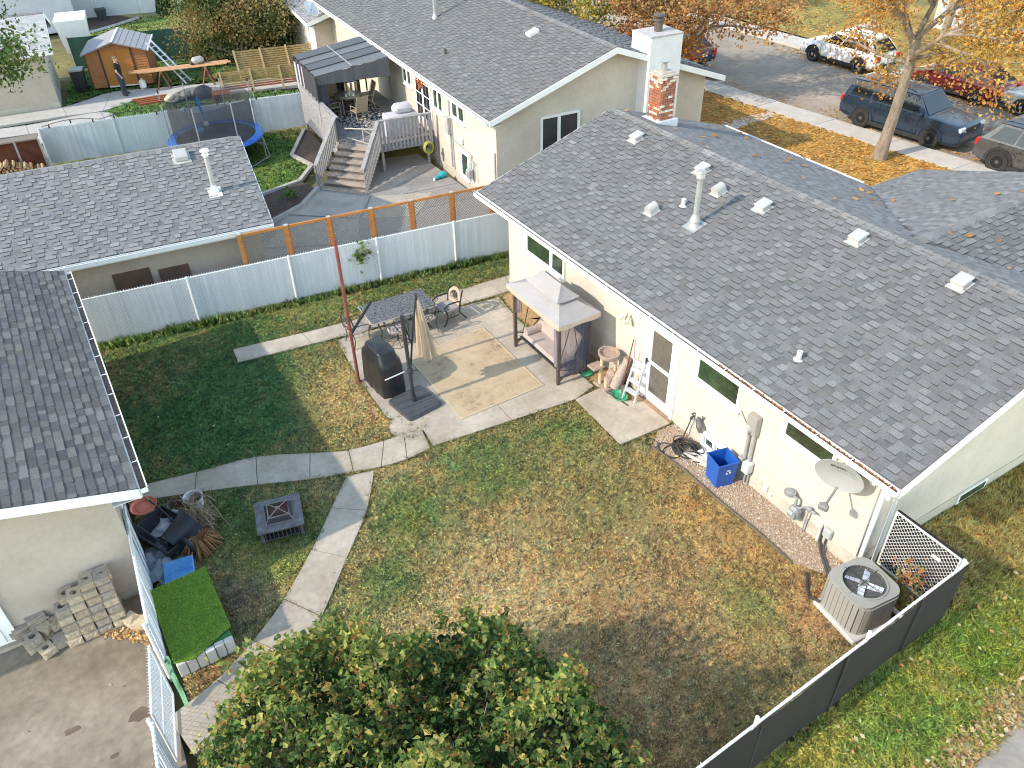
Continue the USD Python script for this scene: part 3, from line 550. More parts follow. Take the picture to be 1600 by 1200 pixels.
for x, y in ((3.1, 7.6), (1.74, 8.35)):
    p = on_roof(x, y); mb = MB(); A = RS; an = np.linspace(0, PI, 9); mb.box(p + A @ np.array((-.05, 0, .018)), (.34, .30, .008), A)
    prof = np.array([[0.12 * math.cos(t), .09 + .12 * math.sin(t)] for t in an] + [(-.12, .0), (.12, .0)]); pts = Polygon(prof); m = trimesh.creation.extrude_polygon(pts, .26, engine='earcut')
    V = np.array(m.vertices); W = np.stack([V[:, 2] - .16, V[:, 0], V[:, 1] + .02], 1); mb.add(p + W @ A.T, np.array(m.faces)); mb.build('vent_hood', vent_m, RF, 30)
p = on_roof(1.94, 7.13); mb = MB(); mb.cyl(p - [0, 0, .1], p + [0, 0, 1.12], .062, n=16); pp = mb.build('vent_pipe', mat('flue_metal', (.44, .45, .46), .42, .12, 5, metal=.45), RF, 30)
mb = MB(); mb.lathe([(.0, 1.36), (.1, 1.33), (.11, 1.29), (.075, 1.27), (.1, 1.22), (.105, 1.17), (.07, 1.13), (.062, 1.1)], p, 16); mb.build('cap', mat('flue_metal'), pp, 40)
mb = MB(); mb.lathe([(.065, .3), (.13, .14), (.1, .1), (.14, -.02)], p, 16); mb.box(p + [0, 0, .02], (.42, .4, .01), RS); mb.build('flashing', mat('flue_metal'), pp, 30)
for x, y, r in ((2.26, 7.9, .05), (.49, 2.54, .05)):
    p = on_roof(x, y); mb = MB(); mb.cyl(p, p + [0, 0, .17], r, n=14); mb.cyl(p + [0, 0, .01], p + [0, 0, .03], r * 2.0, r * 1.2, n=14); mb.tm(trimesh.creation.annulus(r * .7, r * 1.1, .05, sections=14), None, p + [0, 0, .17]); mb.build('pipe_stub', mat('pvc_pale', (.55, .56, .58), .5), RF, 30)
# ---------------------------------------------------------------- garages
def gable_house(t, W, L, ze, slope, ov, rake, wallm, seed, nmax=300, back=True, T=None, o0=(0, 0, 0), bright=1.0, pal=GREYS, expo=.145, base=-.2, slopes=('front', 'back'), thick=(.004, .028), wid=(.12, .27), foundation=0.0, bigp=.08):
    """Gabled block in its own frame: wall corner at the origin, x across (W), ridge along y (L), roof with shingles; returns the roof part."""
    zr = ze + slope * (W / 2 + ov); mb = MB()
    mb.b2((0, 0, foundation), (W, L, ze + slope * ov - .1))
    for y0, y1 in ((.001, .15), (L - .15, L - .001)):
        mb.add([(0, y, ze + slope * ov - .12) for y in (y0, y1)] + [(W, y, ze + slope * ov - .12) for y in (y0, y1)] + [(W / 2, y, zr - .12) for y in (y0, y1)], [[0, 2, 4], [1, 5, 3], [0, 4, 5], [0, 5, 1], [2, 3, 5], [2, 5, 4]])
    mb.build('wall', wallm, t)
    mb = MB(); mb.b2((-.02, -.02, base), (W + .02, L + .02, max(foundation, .12))); mb.build('foundation', found, t)
    mb = MB(); slab(mb, [(-ov, -rake, ze), (W / 2, -rake, zr), (W / 2, L + rake, zr), (-ov, L + rake, ze)]); slab(mb, [(W / 2, -rake, zr), (W + ov, -rake, ze), (W + ov, L + rake, ze), (W / 2, L + rake, zr)])
    rf = mb.build('roof', deck_m, t); LS_ = (W / 2 + ov) * math.hypot(1, slope); P = Polygon([(0, 0), (L + 2 * rake, 0), (L + 2 * rake, LS_), (0, LS_)])
    if 'front' in slopes: shingles(rf, (-ov, -rake, ze), (0, 1, 0), unit((1, 0, slope)), P, seed=seed, nmax=nmax, T=T, o0=o0, bright=bright, pal=pal, expo=expo, thick=thick, wid=wid, bigp=bigp)
    if 'back' in slopes: shingles(rf, (W + ov, -rake, ze), (0, 1, 0), unit((-1, 0, slope)), P, seed=seed + 1, nmax=nmax if 'front' not in slopes else 0, T=T, o0=o0, bright=bright, pal=pal, expo=expo, thick=thick, wid=wid, bigp=bigp)
    ridge_caps(rf, (W / 2, -rake, zr), (W / 2, L + rake, zr), seed + 2, parts=nmax > 0)
    mb = MB()
    for y in (-rake - .022, L + rake + .002):
        for xa, za, xb, zb in ((-ov, ze, W / 2, zr), (W / 2, zr, W + ov, ze)): a, b = np.array([xa, y, za - .2]), np.array([xb, y, zb - .2]); mb.ob(a, b - a, (0, .02, 0), (0, 0, .195))
    for x in (-ov - .022, W + ov + .002): mb.ob((x, -rake, ze - .2), (.02, 0, 0), (0, L + 2 * rake, 0), (0, 0, .185))
    mb.ob((-ov, -rake, ze - .2), (ov - .01, 0, 0), (0, L + 2 * rake, 0), (0, 0, .01)); mb.ob((W + .01, -rake, ze - .2), (ov - .01, 0, 0), (0, L + 2 * rake, 0), (0, 0, .01))
    mb.build('fascia', white, t)
    return rf
# near garage, lower left corner of the picture: its right slope faces the yard. Frame: origin at the wall corner beside the yard, turned so that x runs left
NG0 = np.array([-11.27 - 6.6, 6.66, 0]); ng = thing('garage', 'beige stucco garage with grey brown shingles in the lower left, white door at its corner', 'garage', NG0)
WARM = [(1.0, .97, .97), (.85, .83, .84), (1.12, 1.08, 1.05), (.95, .93, .88), (1.05, 1.03, .95), (.9, .89, .95), (.78, .76, .77), (1.2, 1.17, 1.12)]
rf = gable_house(ng, 6.6, 8.0, 2.6, .305, .46, .36, stucco_b, 31, o0=NG0, slopes=('back',), pal=WARM, bright=.78, expo=.15, thick=(.010, .022), wid=(.12, .34))
gutter(ng, (6.6 + .484, -.36, 2.58), (6.6 + .484, 8.3, 2.58), (1, 0, 0))
mb = MB(); mb.b2((2.6, -.05, .06), (4.32, -.012, 2.2)); gd = mb.build('overhead_door', white, ng)
for i in range(3):
    for j in range(4):
        mb = MB(); x, z = 2.68 + i * .55, .12 + j * .52; mb.cbox((x + .24, -.056, z + .2), (.44, .02, .36), .009); mb.build('panel', white, gd)
mb = MB(); mb.b2((4.322, -.06, .04), (4.42, -.008, 2.3)); mb.b2((2.5, -.06, 2.202), (4.32, -.008, 2.3)); mb.build('door_frame', white, ng)
mb = MB(); mb.b2((2.3, -.14, -.1), (4.5, -.022, .10)); mb.build('door_step', concrete_d, ng)
# next garage across the fence
GA = R(-6.6); ga = thing('garage', 'long low garage with blue grey shingles across the white fence, beige wall', 'garage', (-5.88, 15.95, 0), GA)
# ridge along local x here: build with the gable frame turned by 90 degrees
def sub(parent, name, rot, loc=(0, 0, 0)):
    x = UsdGeom.Xform.Define(stage, numbered(name, parent)); x.AddTranslateOp().Set(Gf.Vec3d(*map(float, loc))); x.AddRotateZOp().Set(math.degrees(rot)); return x.GetPrim()
ga.GetAttribute('xformOp:rotateZ').Set(math.degrees(GA + PI / 2)) if ga.GetAttribute('xformOp:rotateZ') else None
COOL = [(.97, 1.0, 1.03), (.90, .93, .96), (1.05, 1.08, 1.1), (.85, .88, .9), (1.1, 1.13, 1.16), (1.0, 1.0, 1.0), (.94, .97, 1.0), (1.02, 1.04, 1.06)]
TG = rz(GA + PI / 2)
rf = gable_house(ga, 6.4, 9.0, 2.25, .335, .42, .36, stucco_b, 41, T=TG, o0=(-5.88, 15.95, 0), pal=COOL, bright=1.28, nmax=300, bigp=.03)
gutter(ga, (-.444, 9.4, 2.24), (-.444, -.36, 2.24), (-1, 0, 0))
on_ga = lambda x, y: np.array([x, y, 2.25 + .335 * (x + .42)])
p = on_ga(2.75, 1.4); A = ry(-math.atan(.335)); mb = MB(); mb.cbox(p + A @ np.array((0, 0, .09)), (.40, .36, .14), .015, A); mb.box(p + A @ np.array((-.06, 0, .016)), (.5, .5, .01), A); mb.build('roof_vent', vent_m, rf)
p = on_ga(1.15, .82); mb = MB(); mb.cyl(p - [0, 0, .1], p + [0, 0, 1.05], .06, n=14); q = mb.build('vent_pipe', vent_m, rf, 30); mb = MB(); mb.lathe([(0, 1.24), (.12, 1.2), (.12, 1.15), (.06, 1.12), (.1, 1.06), (.05, 1.0)], p, 14); mb.build('cap', white_metal, q, 30); mb = MB(); mb.box(p + A @ np.array((-.04, 0, .014)), (.4, .36, .01), A); mb.lathe([(.06, .2), (.14, -.02)], p, 14); mb.build('flashing', white_metal, q)
# neighbour house
NR = R(-4.2); NL = np.array([2.33, 16.83, 0]); TN = rz(NR)
nb = thing('house', 'pale stucco bungalow with grey roof, wide white stucco chimney and a deck at its side', 'house', NL, NR)
rfn = gable_house(nb, 8.3, 20.5, 3.3, .343, .45, .5, stucco_n, 51, T=TN, o0=NL, pal=GREYS, bright=.95, nmax=0, foundation=.15, bigp=.04)
gutter(nb, (-.474, 20.9, 3.29), (-.474, -.5, 3.29), (-1, 0, 0))
U, N = (0, -1, 0), (-1, 0, 0); dark_glass = mat('dark_window_glass', (.02, .02, .022), .05, .4, 2, spec=.8)
window(nb, (0, 3.55, 2.18), U, N, 1.15, .82, mull=(.5,)); window(nb, (0, 2.95, .2), U, N, .72, 1.0, fw_=.09)
window(nb, (0, 5.25, 2.0), U, N, .95, 1.1, mull=(.5,), name='window'); window(nb, (0, 8.3, 2.15), U, N, .95, .85, mull=(.5,))
window(nb, (1.62, 0, 1.55), (1, 0, 0), (0, -1, 0), 1.5, 1.38, mull=(.47,), glass=dark_glass)
# glazed deck doors
mb = MB(); o = np.array([0, 6.95, 1.1]); fr = MB(); fr.ob(o + [-.05, 0, 0], (.05, 0, 0), (0, -1.55, 0), (0, 0, 2.12)); dd = fr.build('deck_door', white, nb)
for k in range(2):
    for c in range(2):
        for r_ in range(4): mb = MB(); mb.ob(o + [-.062, -.12 - k * .74 - c * .29, .25 + r_ * .45], (.01, 0, 0), (0, -.25, 0), (0, 0, .4)); mb.build('pane', dark_glass, dd)
# chimney stack, stuccoed
mb = MB(); chw = mat('white_stucco', (.74, .74, .76), .9, .06, 3, 1.0, 14); mb.b2((5.36, -.62, 0), (6.62, .46, 4.98)); nc = mb.build('chimney', chw, nb)
mb = MB(); mb.b2((5.345, -.635, 4.982), (6.635, .475, 5.03)); mb.build('chimney_cap', mat('grey_cap', (.42, .40, .40), .85, .15, 6), nc)
mb = MB(); mb.lathe([(.14, 5.03), (.14, 5.34), (.19, 5.36), (.19, 5.42), (.11, 5.44), (.11, 5.48), (.19, 5.5), (.18, 5.55), (0, 5.58)], (6.0, -.08, 0), 18); mb.build('flue', mat('rusty_flue', (.10, .075, .065), .6, .3, 7), nc, 30)
on_nb = lambda x, y: np.array([x, y, 3.3 + .343 * (x + .45)]); A = ry(-math.atan(.343))
for x, y, h, r_ in ((1.9, 9.2, 1.5, .07), (2.9, 12.7, 1.0, .06)):
    p = on_nb(x, y); mb = MB(); mb.cyl(p - [0, 0, .1], p + [0, 0, h], r_, n=14); q = mb.build('vent_pipe', steel, rfn, 30); mb = MB(); mb.lathe([(0, h + .2), (.12, h + .16), (.12, h + .1), (.06, h)], p, 12); mb.lathe([(.07, .2), (.14, -.02)], p, 12); mb.build('cap', steel, q, 30)
p = on_nb(4.1, 8.8); mb = MB(); mb.lathe([(.2, -.05), (.14, .05), (.14, .3), (.24, .32), (.24, .4), (.15, .5), (0, .52)], p, 16); mb.build('turbine_vent', mat('vent_alu', (.5, .51, .53), .4, .1, 5, metal=.4), rfn, 30)
p = on_nb(3.2, 3.4); mb = MB(); mb.cbox(p + A @ np.array((0, 0, .07)), (.42, .3, .13), .015, A); mb.build('roof_vent', white_metal, rfn)
p = on_nb(.75, 5.6); mb = MB(); mb.cyl(p, p + [0, 0, .2], .05, n=10); mb.build('pipe_stub', dark_metal, rfn)
mb = MB(); mb.tube([(-.02, 3.75, 3.0), (-.02, 3.75, .25)], .04, 8); mb.tube([(-.02, 3.6, 2.1), (-.02, 3.55, .2)], .025, 6); mb.build('conduit', mat('grey_conduit', (.34, .34, .34), .6), nb, 30)
mb = MB(); mb.b2((-.16, 3.66, 1.5), (-.002, 3.95, 2.1)); mb.build('meter_box', mat('meter_grey', (.42, .42, .41), .55), nb)
mb = MB(); mb.tube([(-.04, 3.5, 1.35), (-.04, 2.0, 1.28)], .018, 6); mb.tube([(-.04, 1.95, 1.3), (-.1, 1.9, .9), (-.14, 1.9, .35)], .025, 6); mb.tube([(-.1, 1.9, 1.1), (-.1, 1.6, 1.1), (-.1, 1.55, .5)], .022, 6); mb.cbox((-.16, 1.92, .66), (.2, .24, .34), .04); mb.cyl((-.28, 1.92, .68), (-.16, 1.92, .68), .09, n=14); mb.build('gas_meter', mat('gas_grey', (.36, .37, .37), .6), nb, 30)
mb = MB(); mb.cbox((-.06, 2.75, 1.55), (.12, .2, .24), .03); mb.build('dryer_vent', white_metal, nb)
mb = MB(); mb.b2((-.05, .06, 0), (-.004, .12, 2.0)); mb.build('cable_cover', mat('grey_conduit'), nb)

# ---------------------------------------------------------------- fences
def chain(mb, A, B, z0, z1, pitch=.057, r=.0022, off=(0, 0, 0), col=None):
    """Chain link: straight wires in both diagonals between two posts."""
    A, B = np.array(A, float), np.array(B, float); L = np.linalg.norm(B - A); t = (B - A) / L; H = z1 - z0; st = pitch * 2 ** .5; nrm = np.array([-t[1], t[0]])
    n = int((L + H) / st) + 1
    for s in (1, -1):
        for k in range(n):
            a = k * st - H; x0, x1 = max(a, 0), min(a + H, L)
            if x1 - x0 < .02: continue
            h0, h1 = x0 - a, x1 - a
            if s < 0: h0, h1 = H - h0, H - h1
            P = np.array([*(A + t * x0), z0 + h0]) + off; Q = np.array([*(A + t * x1), z0 + h1]) + off; d = np.array([*(nrm * r * 1.3 * s), 0]); P += d; Q += d
            u = np.array([*(nrm * r), 0]); w = np.cross(unit(Q - P), u)
            mb.add([P + u, P - u * .5 + w * .87, P - u * .5 - w * .87, Q + u, Q - u * .5 + w * .87, Q - u * .5 - w * .87], [[0, 1, 4], [0, 4, 3], [1, 2, 5], [1, 5, 4], [2, 0, 3], [2, 3, 5]], col)
slat_m = mat('white_slat', (.70, .71, .745), .55, .05, 3, tint=True); wire_m = mat('white_wire', (.84, .85, .86), .45, .05, 6)
def slat_fence(name, pts, z0, z1, label, every=2.9, seed=1, pitch=.066, post_r=.032, slat=.054, cat='fence', knuckle=True, wcol=None, posts=None):
    g = np.random.default_rng(seed); t0 = thing(name, label, cat)
    for (A, B) in zip(pts[:-1], pts[1:]):
        A, B = np.array(A, float), np.array(B, float); L = np.linalg.norm(B - A); t = (B - A) / L; n = np.array([-t[1], t[0]])
        mb = MB(); k = 0; x = .03
        while x < L:
            c = A + t * x + n * g.normal(0, .003); a = np.array([*(t * slat / 2), 0]) @ rz(g.normal(0, .12)); p = np.array([*c, z0 + .02]); d = np.array([g.normal(0, .004), g.normal(0, .004), z1 - z0 - .05 - g.uniform(0, .02)])
            mb.add([p - a, p + a, p + a + d, p - a + d], [[0, 1, 2, 3]], np.array([1, 1, 1]) * g.uniform(.93, 1.05)); x += pitch * .8
        mb.build('slats', slat_m, t0, kind='stuff')
        mb = MB(); chain(mb, A, B, z0, z1, pitch, .0085, off=(*(n * -.022), 0))
        if knuckle:
            for x in np.arange(.02, L, .07):
                p = np.array([*(A + t * x), z1]); mb.add([p - [*(t * .02), 0], p + [*(t * .02), 0], p + [g.normal(0, .01), g.normal(0, .01), .05]], [[0, 1, 2], [2, 1, 0]])
        mb.build('chain_link', wire_m, t0, kind='stuff')
        mb = MB(); mb.cyl((*A, z1 - .02), (*B, z1 - .02), .021, n=8); mb.build('top_rail', white_metal, t0, 30)
        m = int(round(L / every)); ps = posts if posts is not None else [i / m for i in range(m + 1)]
        for q in ps:
            c = A + (B - A) * q - n * .045; mb = MB(); mb.cyl((*c, -.1), (*c, z1 + .02), post_r, n=10); mb.sph((*c, z1 + .02), post_r * 1.1, 1)
            for h in (.25, .55, .85): mb.cyl((*c, z0 + h * (z1 - z0)), (*c, z0 + h * (z1 - z0) + .02), post_r * 1.25, n=10)
            mb.build('post', white_metal, t0, 30)
    return t0
slat_fence('slat_fence', [(-10.75, 15.75), (1.6, 14.05)], .03, 1.40, 'white slatted chain link fence along the back of the lawn, green vine growing through', posts=[.212, .428, .629, .818, .995], seed=3)
slat_fence('slat_fence', [(-10.12, 30.12), (.3, 28.42)], .03, 1.42, 'white slatted chain link fence behind the trampoline with a light string along it', seed=4)
slat_fence('slat_fence', [(-11.18, 7.4), (-11.36, 4.5)], .04, 1.42, 'white slatted chain link fence between parking pad and turf covered box', seed=5, every=2.9)
slat_fence('slat_fence', [(-11.65, 2.8), (-12.1, -1.5)], .04, 1.42, 'white chain link fence beyond the gate post, beside the lilac bush', seed=6, every=2.4)
gt = thing('gate', 'narrow white chain link gate leaf between parking pad and curved path', 'gate')
mb = MB(); A, B = np.array((-11.43, 4.1)), np.array((-11.64, 2.92)); chain(mb, A, B, .1, 1.38, .06, .004); mb.build('chain_link', wire_m, gt, kind='stuff')
mb = MB(); P = [np.array([*A, 1.4]), np.array([*B, 1.4]), np.array([*B, .08]), np.array([*A, .08])]
mb.tube([*P, P[0]], .02, 8); mb.cyl((P[0] + P[3]) / 2, (P[1] + P[2]) / 2, .017, n=8); mb.build('gate_frame', white_metal, gt, 30)
g = np.random.default_rng(6); mb = MB()
for x in np.arange(0, 1, .045):
    p = P[0] + (P[1] - P[0]) * x; mb.add([p - [0, .02, 0], p + [0, .02, 0], p + [-.05, g.normal(0, .01), .03]], [[0, 1, 2], [2, 1, 0]])
mb.build('wire_ends', wire_m, gt, kind='stuff')
cv = thing('fence_sheet', 'green plastic strip wrapped round the fence post by the garden gate', 'plastic sheet'); mb = MB(); gp = []
for i in range(9):
    s = i / 8; c = np.array([-11.31 + .04 * s, 4.22 - .42 * s, .80 - .66 * s]); gp.append([c + [.045 * math.cos(a), .045 * math.sin(a) + .04 * math.sin(i * 1.3), .05 * math.cos(a)] for a in np.linspace(0, 5.5, 8)])
mb.grid(gp); mb.build('strip', mat('green_plastic', (.14, .33, .19), .55, .15, 5), cv, 40)
# trellis above the fence
tr = thing('trellis', 'orange stained lattice trellis standing behind the white fence', 'trellis'); lat = mat('lattice_grey', (.30, .26, .23), .85, .2, 6); TX = [-6.55, -5.3, -4.13, -2.93, -1.75, -.52, .72, 1.9]; ty = lambda x: 15.72 - .132 * (x + 10.7) + .22
for x in TX: mb = MB(); mb.box((x, ty(x), 1.1), (.10, .09, 2.2), rz(R(-7.5))); q = mb.build('post', wood_orange, tr); mb = MB(); mb.box((x, ty(x), 2.215), (.11, .10, .03), rz(R(-7.5))); mb.build('post_cap', mat('cap_grey', (.42, .40, .36), .7), q)
for a, b in zip(TX[:-1], TX[1:]):
    mb = MB(); n2 = np.array([.131, .991, 0])
    for z in (.88, 2.14): A_, B_ = np.array([a + .055, ty(a + .055), z]), np.array([b - .055, ty(b - .055), z]); mb.ob(A_ - n2 * .03, B_ - A_, n2 * .05, (0, 0, .07))
    for x in (a + .055, b - .085): mb.ob(np.array([x, ty(x), .952]) - n2 * .03, np.array([.03, -.004, 0]), n2 * .05, (0, 0, 1.185))
    mb.build('panel_frame', wood_orange, tr); mb = MB()
    chain(mb, (a + .09, ty(a + .09)), (b - .09, ty(b - .09)), .96, 2.13, .062, .010, off=(0, 0, 0)); mb.build('lattice', lat, tr, kind='stuff')
vine = thing('fence_vine', 'leafy green vine poking through the white fence', 'vine'); g = np.random.default_rng(9); mb = MB()
for _ in range(130):
    c = np.array([-3.45, 14.72, 1.0]) + g.normal(0, 1, 3) * (.15, .05, .17); s = g.uniform(.05, .09); d = unit(g.normal(size=3) + [0, -.6, .2]) * s; e = unit(np.cross(d, g.normal(size=3))) * s * .7
    mb.add([c - d, c - e, c + d, c + e], [[0, 1, 2, 3]], np.array([(.12, .2, .04), (.2, .26, .06), (.28, .3, .08), (.08, .14, .03)][g.integers(4)]))
mb.build('leaves', leaf_m, vine, kind='stuff'); mb = MB(); mb.tube([(-3.5, 14.9, .1), (-3.47, 14.8, .6), (-3.45, 14.75, 1.0)], .01, 5); mb.build('stem', mat('stem', (.2, .15, .08), .8), vine)
# black screened fence and its gate
screen = mat('black_screen', (.010, .009, .009), .85, .25, 40); sc = thing('screened_fence', 'long chain link fence wrapped in black privacy screen beside the lane', 'fence')
A, B = np.array((.45, -1.56)), np.array((-6.9, -1.86)); L = np.linalg.norm(B - A); t = (B - A) / L; n = np.array([-t[1], t[0]]); n = n if n[1] > 0 else -n
xs = np.linspace(0, L, 90); zs = np.linspace(.03, 1.44, 8); g = np.random.default_rng(2); wob = np.cumsum(g.normal(0, .007, 90)); wob -= np.linspace(wob[0], wob[-1], 90)
mb = MB(); mb.grid([[np.array([*(A + t * x - n * (.03 + .012 * math.sin(x * 2.6 + z * 2) + wob[i] * .3)), z + ((wob[i] * .6 - .025 * abs(math.sin(x * 1.3))) if z > 1.4 else 0)]) for z in zs] for i, x in enumerate(xs)]); mb.build('privacy_screen', screen, sc, 60)
for x in np.arange(1.2, L, 1.83): mb = MB(); c = A + t * x - n * .052; mb.ob((*c, .04), (*(t * .05), 0), (*(n * .006), 0), (0, 0, 1.38)); mb.build('seam', mat('screen_seam', (.022, .021, .021), .8), sc)
mb = MB(); chain(mb, A, B, .05, 1.46, .06, .0026); mb.build('chain_link', steel, sc, kind='stuff')
mb = MB(); mb.cyl((*A, 1.45), (*B, 1.45), .022, n=8); mb.build('top_rail', white_metal, sc, 30)
mb = MB()
for x in np.arange(.02, L, .06): p = np.array([*(A + t * x), 1.47]); mb.add([p - [.02, 0, 0], p + [.02, 0, 0], p + [g.normal(0, .01), g.normal(0, .012), .035]], [[0, 1, 2], [2, 1, 0]])
mb.build('wire_ends', wire_m, sc, kind='stuff')
for x in (.0, 2.45, 4.9, 7.3): c = A + t * x + n * .05; mb = MB(); mb.cyl((*c, -.1), (*c, 1.47), .03, n=10); mb.build('post', white_metal, sc, 30)
sg = thing('gate', 'chain link side gate backed with dark screen at the house corner', 'gate'); A, B = np.array((.46, -.2)), np.array((.44, -1.46))
mb = MB(); chain(mb, A, B, .1, 1.42, .062, .0042); mb.build('chain_link', wire_m, sg, kind='stuff')
mb = MB(); mb.grid([[np.array([.50 + .01 * math.sin(7 * y), y, z]) for z in np.linspace(.08, 1.40, 5)] for y in np.linspace(-.2, -1.46, 14)]); mb.build('privacy_screen', screen, sg, 60)
mb = MB(); Q = [(.46, -.2, 1.43), (.44, -1.46, 1.43), (.44, -1.46, .08), (.46, -.2, .08), (.46, -.2, 1.43)]; mb.tube(Q, .02, 8); mb.build('gate_frame', white_metal, sg, 30)
mb = MB(); mb.cyl((.47, -.1, -.1), (.47, -.1, 1.6), .036, n=12); mb.sph((.47, -.1, 1.6), .045, 1); mb.build('post', white_metal, sg, 30); mb = MB(); mb.box((.43, -1.1, 1.12), (.03, .16, .05)); mb.build('latch', white_metal, sg)
mb = MB(); mb.box((.48, -.83, 1.46), (.03, 1.26, .035)); mb.build('rail_wrap', screen, sg)
# ---------------------------------------------------------------- patio
wicker = mat('brown_frame', (.085, .06, .05), .5, .25, 8); cush = mat('cushion_mauve', (.40, .33, .30), .9, .1, 5, .4, 60); taupe = mat('taupe_canvas', (.34, .32, .32), .9, .07, 1.5, .25, 30); black_cloth = mat('black_vinyl', (.018, .018, .02), .38, .3, 4, .6, 9)
# umbrella
um = thing('patio_umbrella', 'closed tan cantilever umbrella hanging from a black pole on a slab base', 'umbrella', (-4.73, 8.82, 0))
mb = MB(); sh = affinity.rotate(Polygon([(-.46, -.46), (.46, -.46), (.46, .46), (-.46, .46)]).buffer(.1), 8); base = [(x * .82 * (1 + .10 * (1 - abs(y) / .6)), y * .82 * (1 + .10 * (1 - abs(x) / .6))) for x, y in sh.exterior.coords]
mb.prism(base, .03, .11); bs = mb.build('base', mat('base_grey', (.075, .08, .09), .55, .2, 6), um)
for i in range(5):
    y0, y1 = -.56 + i * .226, -.56 + (i + 1) * .226; p = Polygon(base).buffer(-.015).intersection(Polygon([(-1, y0 + .006), (1, y0 + .006), (1, y1 - .006), (-1, y1 - .006)]))
    if not p.is_empty: MB().prism(p, .111, .128).build('slab', mat('base_slab', (.06, .063, .07), .6, .2, 6, .3, 40), bs)
mb = MB(); mb.cyl((0, .04, .1), (-.02, .12, 2.48), .045, n=12); mb.cyl((0, .04, .12), (0, .04, .3), .07, .055, n=12); pl = mb.build('pole', black_metal, um, 30); mb = MB(); mb.cbox((0, .06, .98), (.12, .12, .16), .02); mb.cyl((.05, .06, .98), (.17, .02, .96), .012, n=6); mb.build('crank', black_metal, pl)
mb = MB(); mb.tube([(0, .07, .9), (.16, .14, 1.7), (.40, .22, 2.78)], .024, 8); mb.tube([(-.02, .12, 2.4), (.14, .15, 1.65)], .02, 6); mb.build('arm', black_metal, um, 30)
mb = MB(); gp = []; g = np.random.default_rng(3)
for i, z in enumerate(np.linspace(0, 1, 12)):
    ring = []; r = .03 + .165 * z ** .8
    for k in range(48):
        a = k / 47 * 2 * PI; f = 1 + .30 * math.sin(8 * a + 1.5 * z) * (z ** .5) + .12 * math.sin(17 * a + 3) * z; ring.append((.42 + .12 * z + r * f * math.cos(a), .22 + .03 * z + r * f * math.sin(a), 2.70 - 1.55 * z + (.02 * math.sin(8 * a) if i == 11 else 0)))
    gp.append(ring)
mb.grid(np.array(gp)[::-1]); mb.build('canopy', mat('tan_canvas', (.50, .38, .27), .9, .1, 2, .2, 30), um, 50); mb = MB(); mb.cyl((.41, .22, 2.66), (.40, .22, 2.84), .03, n=8); mb.build('hub', black_metal, um)
# steel post with brackets
po = thing('rusty_post', 'tall thin red rusty steel post at the edge of the patio', 'post', (-5.51, 10.39, 0)); mb = MB(); mb.cyl((0, 0, -.1), (0, 0, 3.92), .04, n=12); mb.cyl((0, 0, -.05), (0, 0, .03), .09, n=10); mb.build('pole', mat('rusty_red', (.20, .055, .045), .7, .35, 5, .4, 40), po, 30)
mb = MB(); mb.ob((.03, -.02, 1.42), (.62, 0, .72), (0, .035, 0), (-.04, 0, .045)); mb.ob((.02, -.01, 1.9), (.03, 0, 0), (0, .02, 0), (0.08, 0, -.36)); mb.build('bracket', black_metal, po)
# grill under its cover
gr = thing('covered_grill', 'barbecue under a black vinyl cover at the edge of the patio', 'grill', (-5.0, 9.95, 0), R(4)); g = np.random.default_rng(5)
prof = [(.0, .33, .60), (.25, .33, .60), (.62, .32, .59), (.80, .32, .585), (.93, .30, .56), (.99, .26, .47), (1.14, .24, .40), (1.19, .20, .36)]; gp = []
for z, hx, hy in prof:
    ring = []
    for k in range(56):
        a = k / 56 * 2 * PI; e = 5.0; c, s = math.cos(a), math.sin(a); q = (abs(c) ** e + abs(s) ** e) ** (-1 / e); fold = .014 * math.sin(13 * a + 1.2) * (1.1 - z) + .010 * math.sin(29 * a) * (1.05 - z)
        ring.append((q * c * hx * (1 + fold * 2), q * s * hy * (1 + fold * 2) * (1.0 if z < .99 or s < 0 else 1.02), z + .03 * math.sin(5 * a + 2) * (.2 if z < .9 else .35)))
    gp.append(ring + [ring[0]])
gp.append([(0, 0, 1.2)] * 57); mb = MB(); mb.grid(np.array(gp)[::-1]); mb.build('cover', black_cloth, gr, 60)
mb = MB(); mb.ob((-.26, -.63, .62), (.52, 0, .02), (0, .015, 0), (0, 0, .028)); mb.build('reflective_strip', white, gr)
mb = MB(); [mb.cyl((sx * .25, sy * .45, 0), (sx * .25, sy * .45, .06), .03, n=8) for sx in (-1, 1) for sy in (-1, 1)]; mb.build('wheels', black_metal, gr)
# table
tb = thing('patio_table', 'dark cast patio table with patterned top beside the closed umbrella', 'table', (-3.62, 12.03, 0), R(-2))
tm_ = mat('cast_top', (.035, .035, .04), .75, .5, 34, 1.0, 40, col2=(.21, .21, .22), mix=(.42, .58)); mb = MB(); mb.prism(Polygon([(-.83, -.42), (.83, -.42), (.83, .42), (-.83, .42)]).buffer(.08), .70, .725); mb.build('tabletop', tm_, tb)
mb = MB(); mb.tube([(x * .83 + (.08 if abs(x) > .99 else 0) * np.sign(x), y, .705) for x, y in ((-1, -.5), (1, -.5), (1, .5), (-1, .5), (-1, -.5))], .018, 6); mb.build('rim', mat('rim_pale', (.4, .36, .33), .5), tb)
for sx in (-1, 1):
    for sy in (-1, 1): mb = MB(); mb.tube([(sx * .74, sy * .4, .70), (sx * .68, sy * .36, .5), (sx * .62, sy * .33, .3), (sx * .7, sy * .38, .08), (sx * .78, sy * .43, .0)], .022, 7); mb.build('leg', dark_metal, tb, 40)
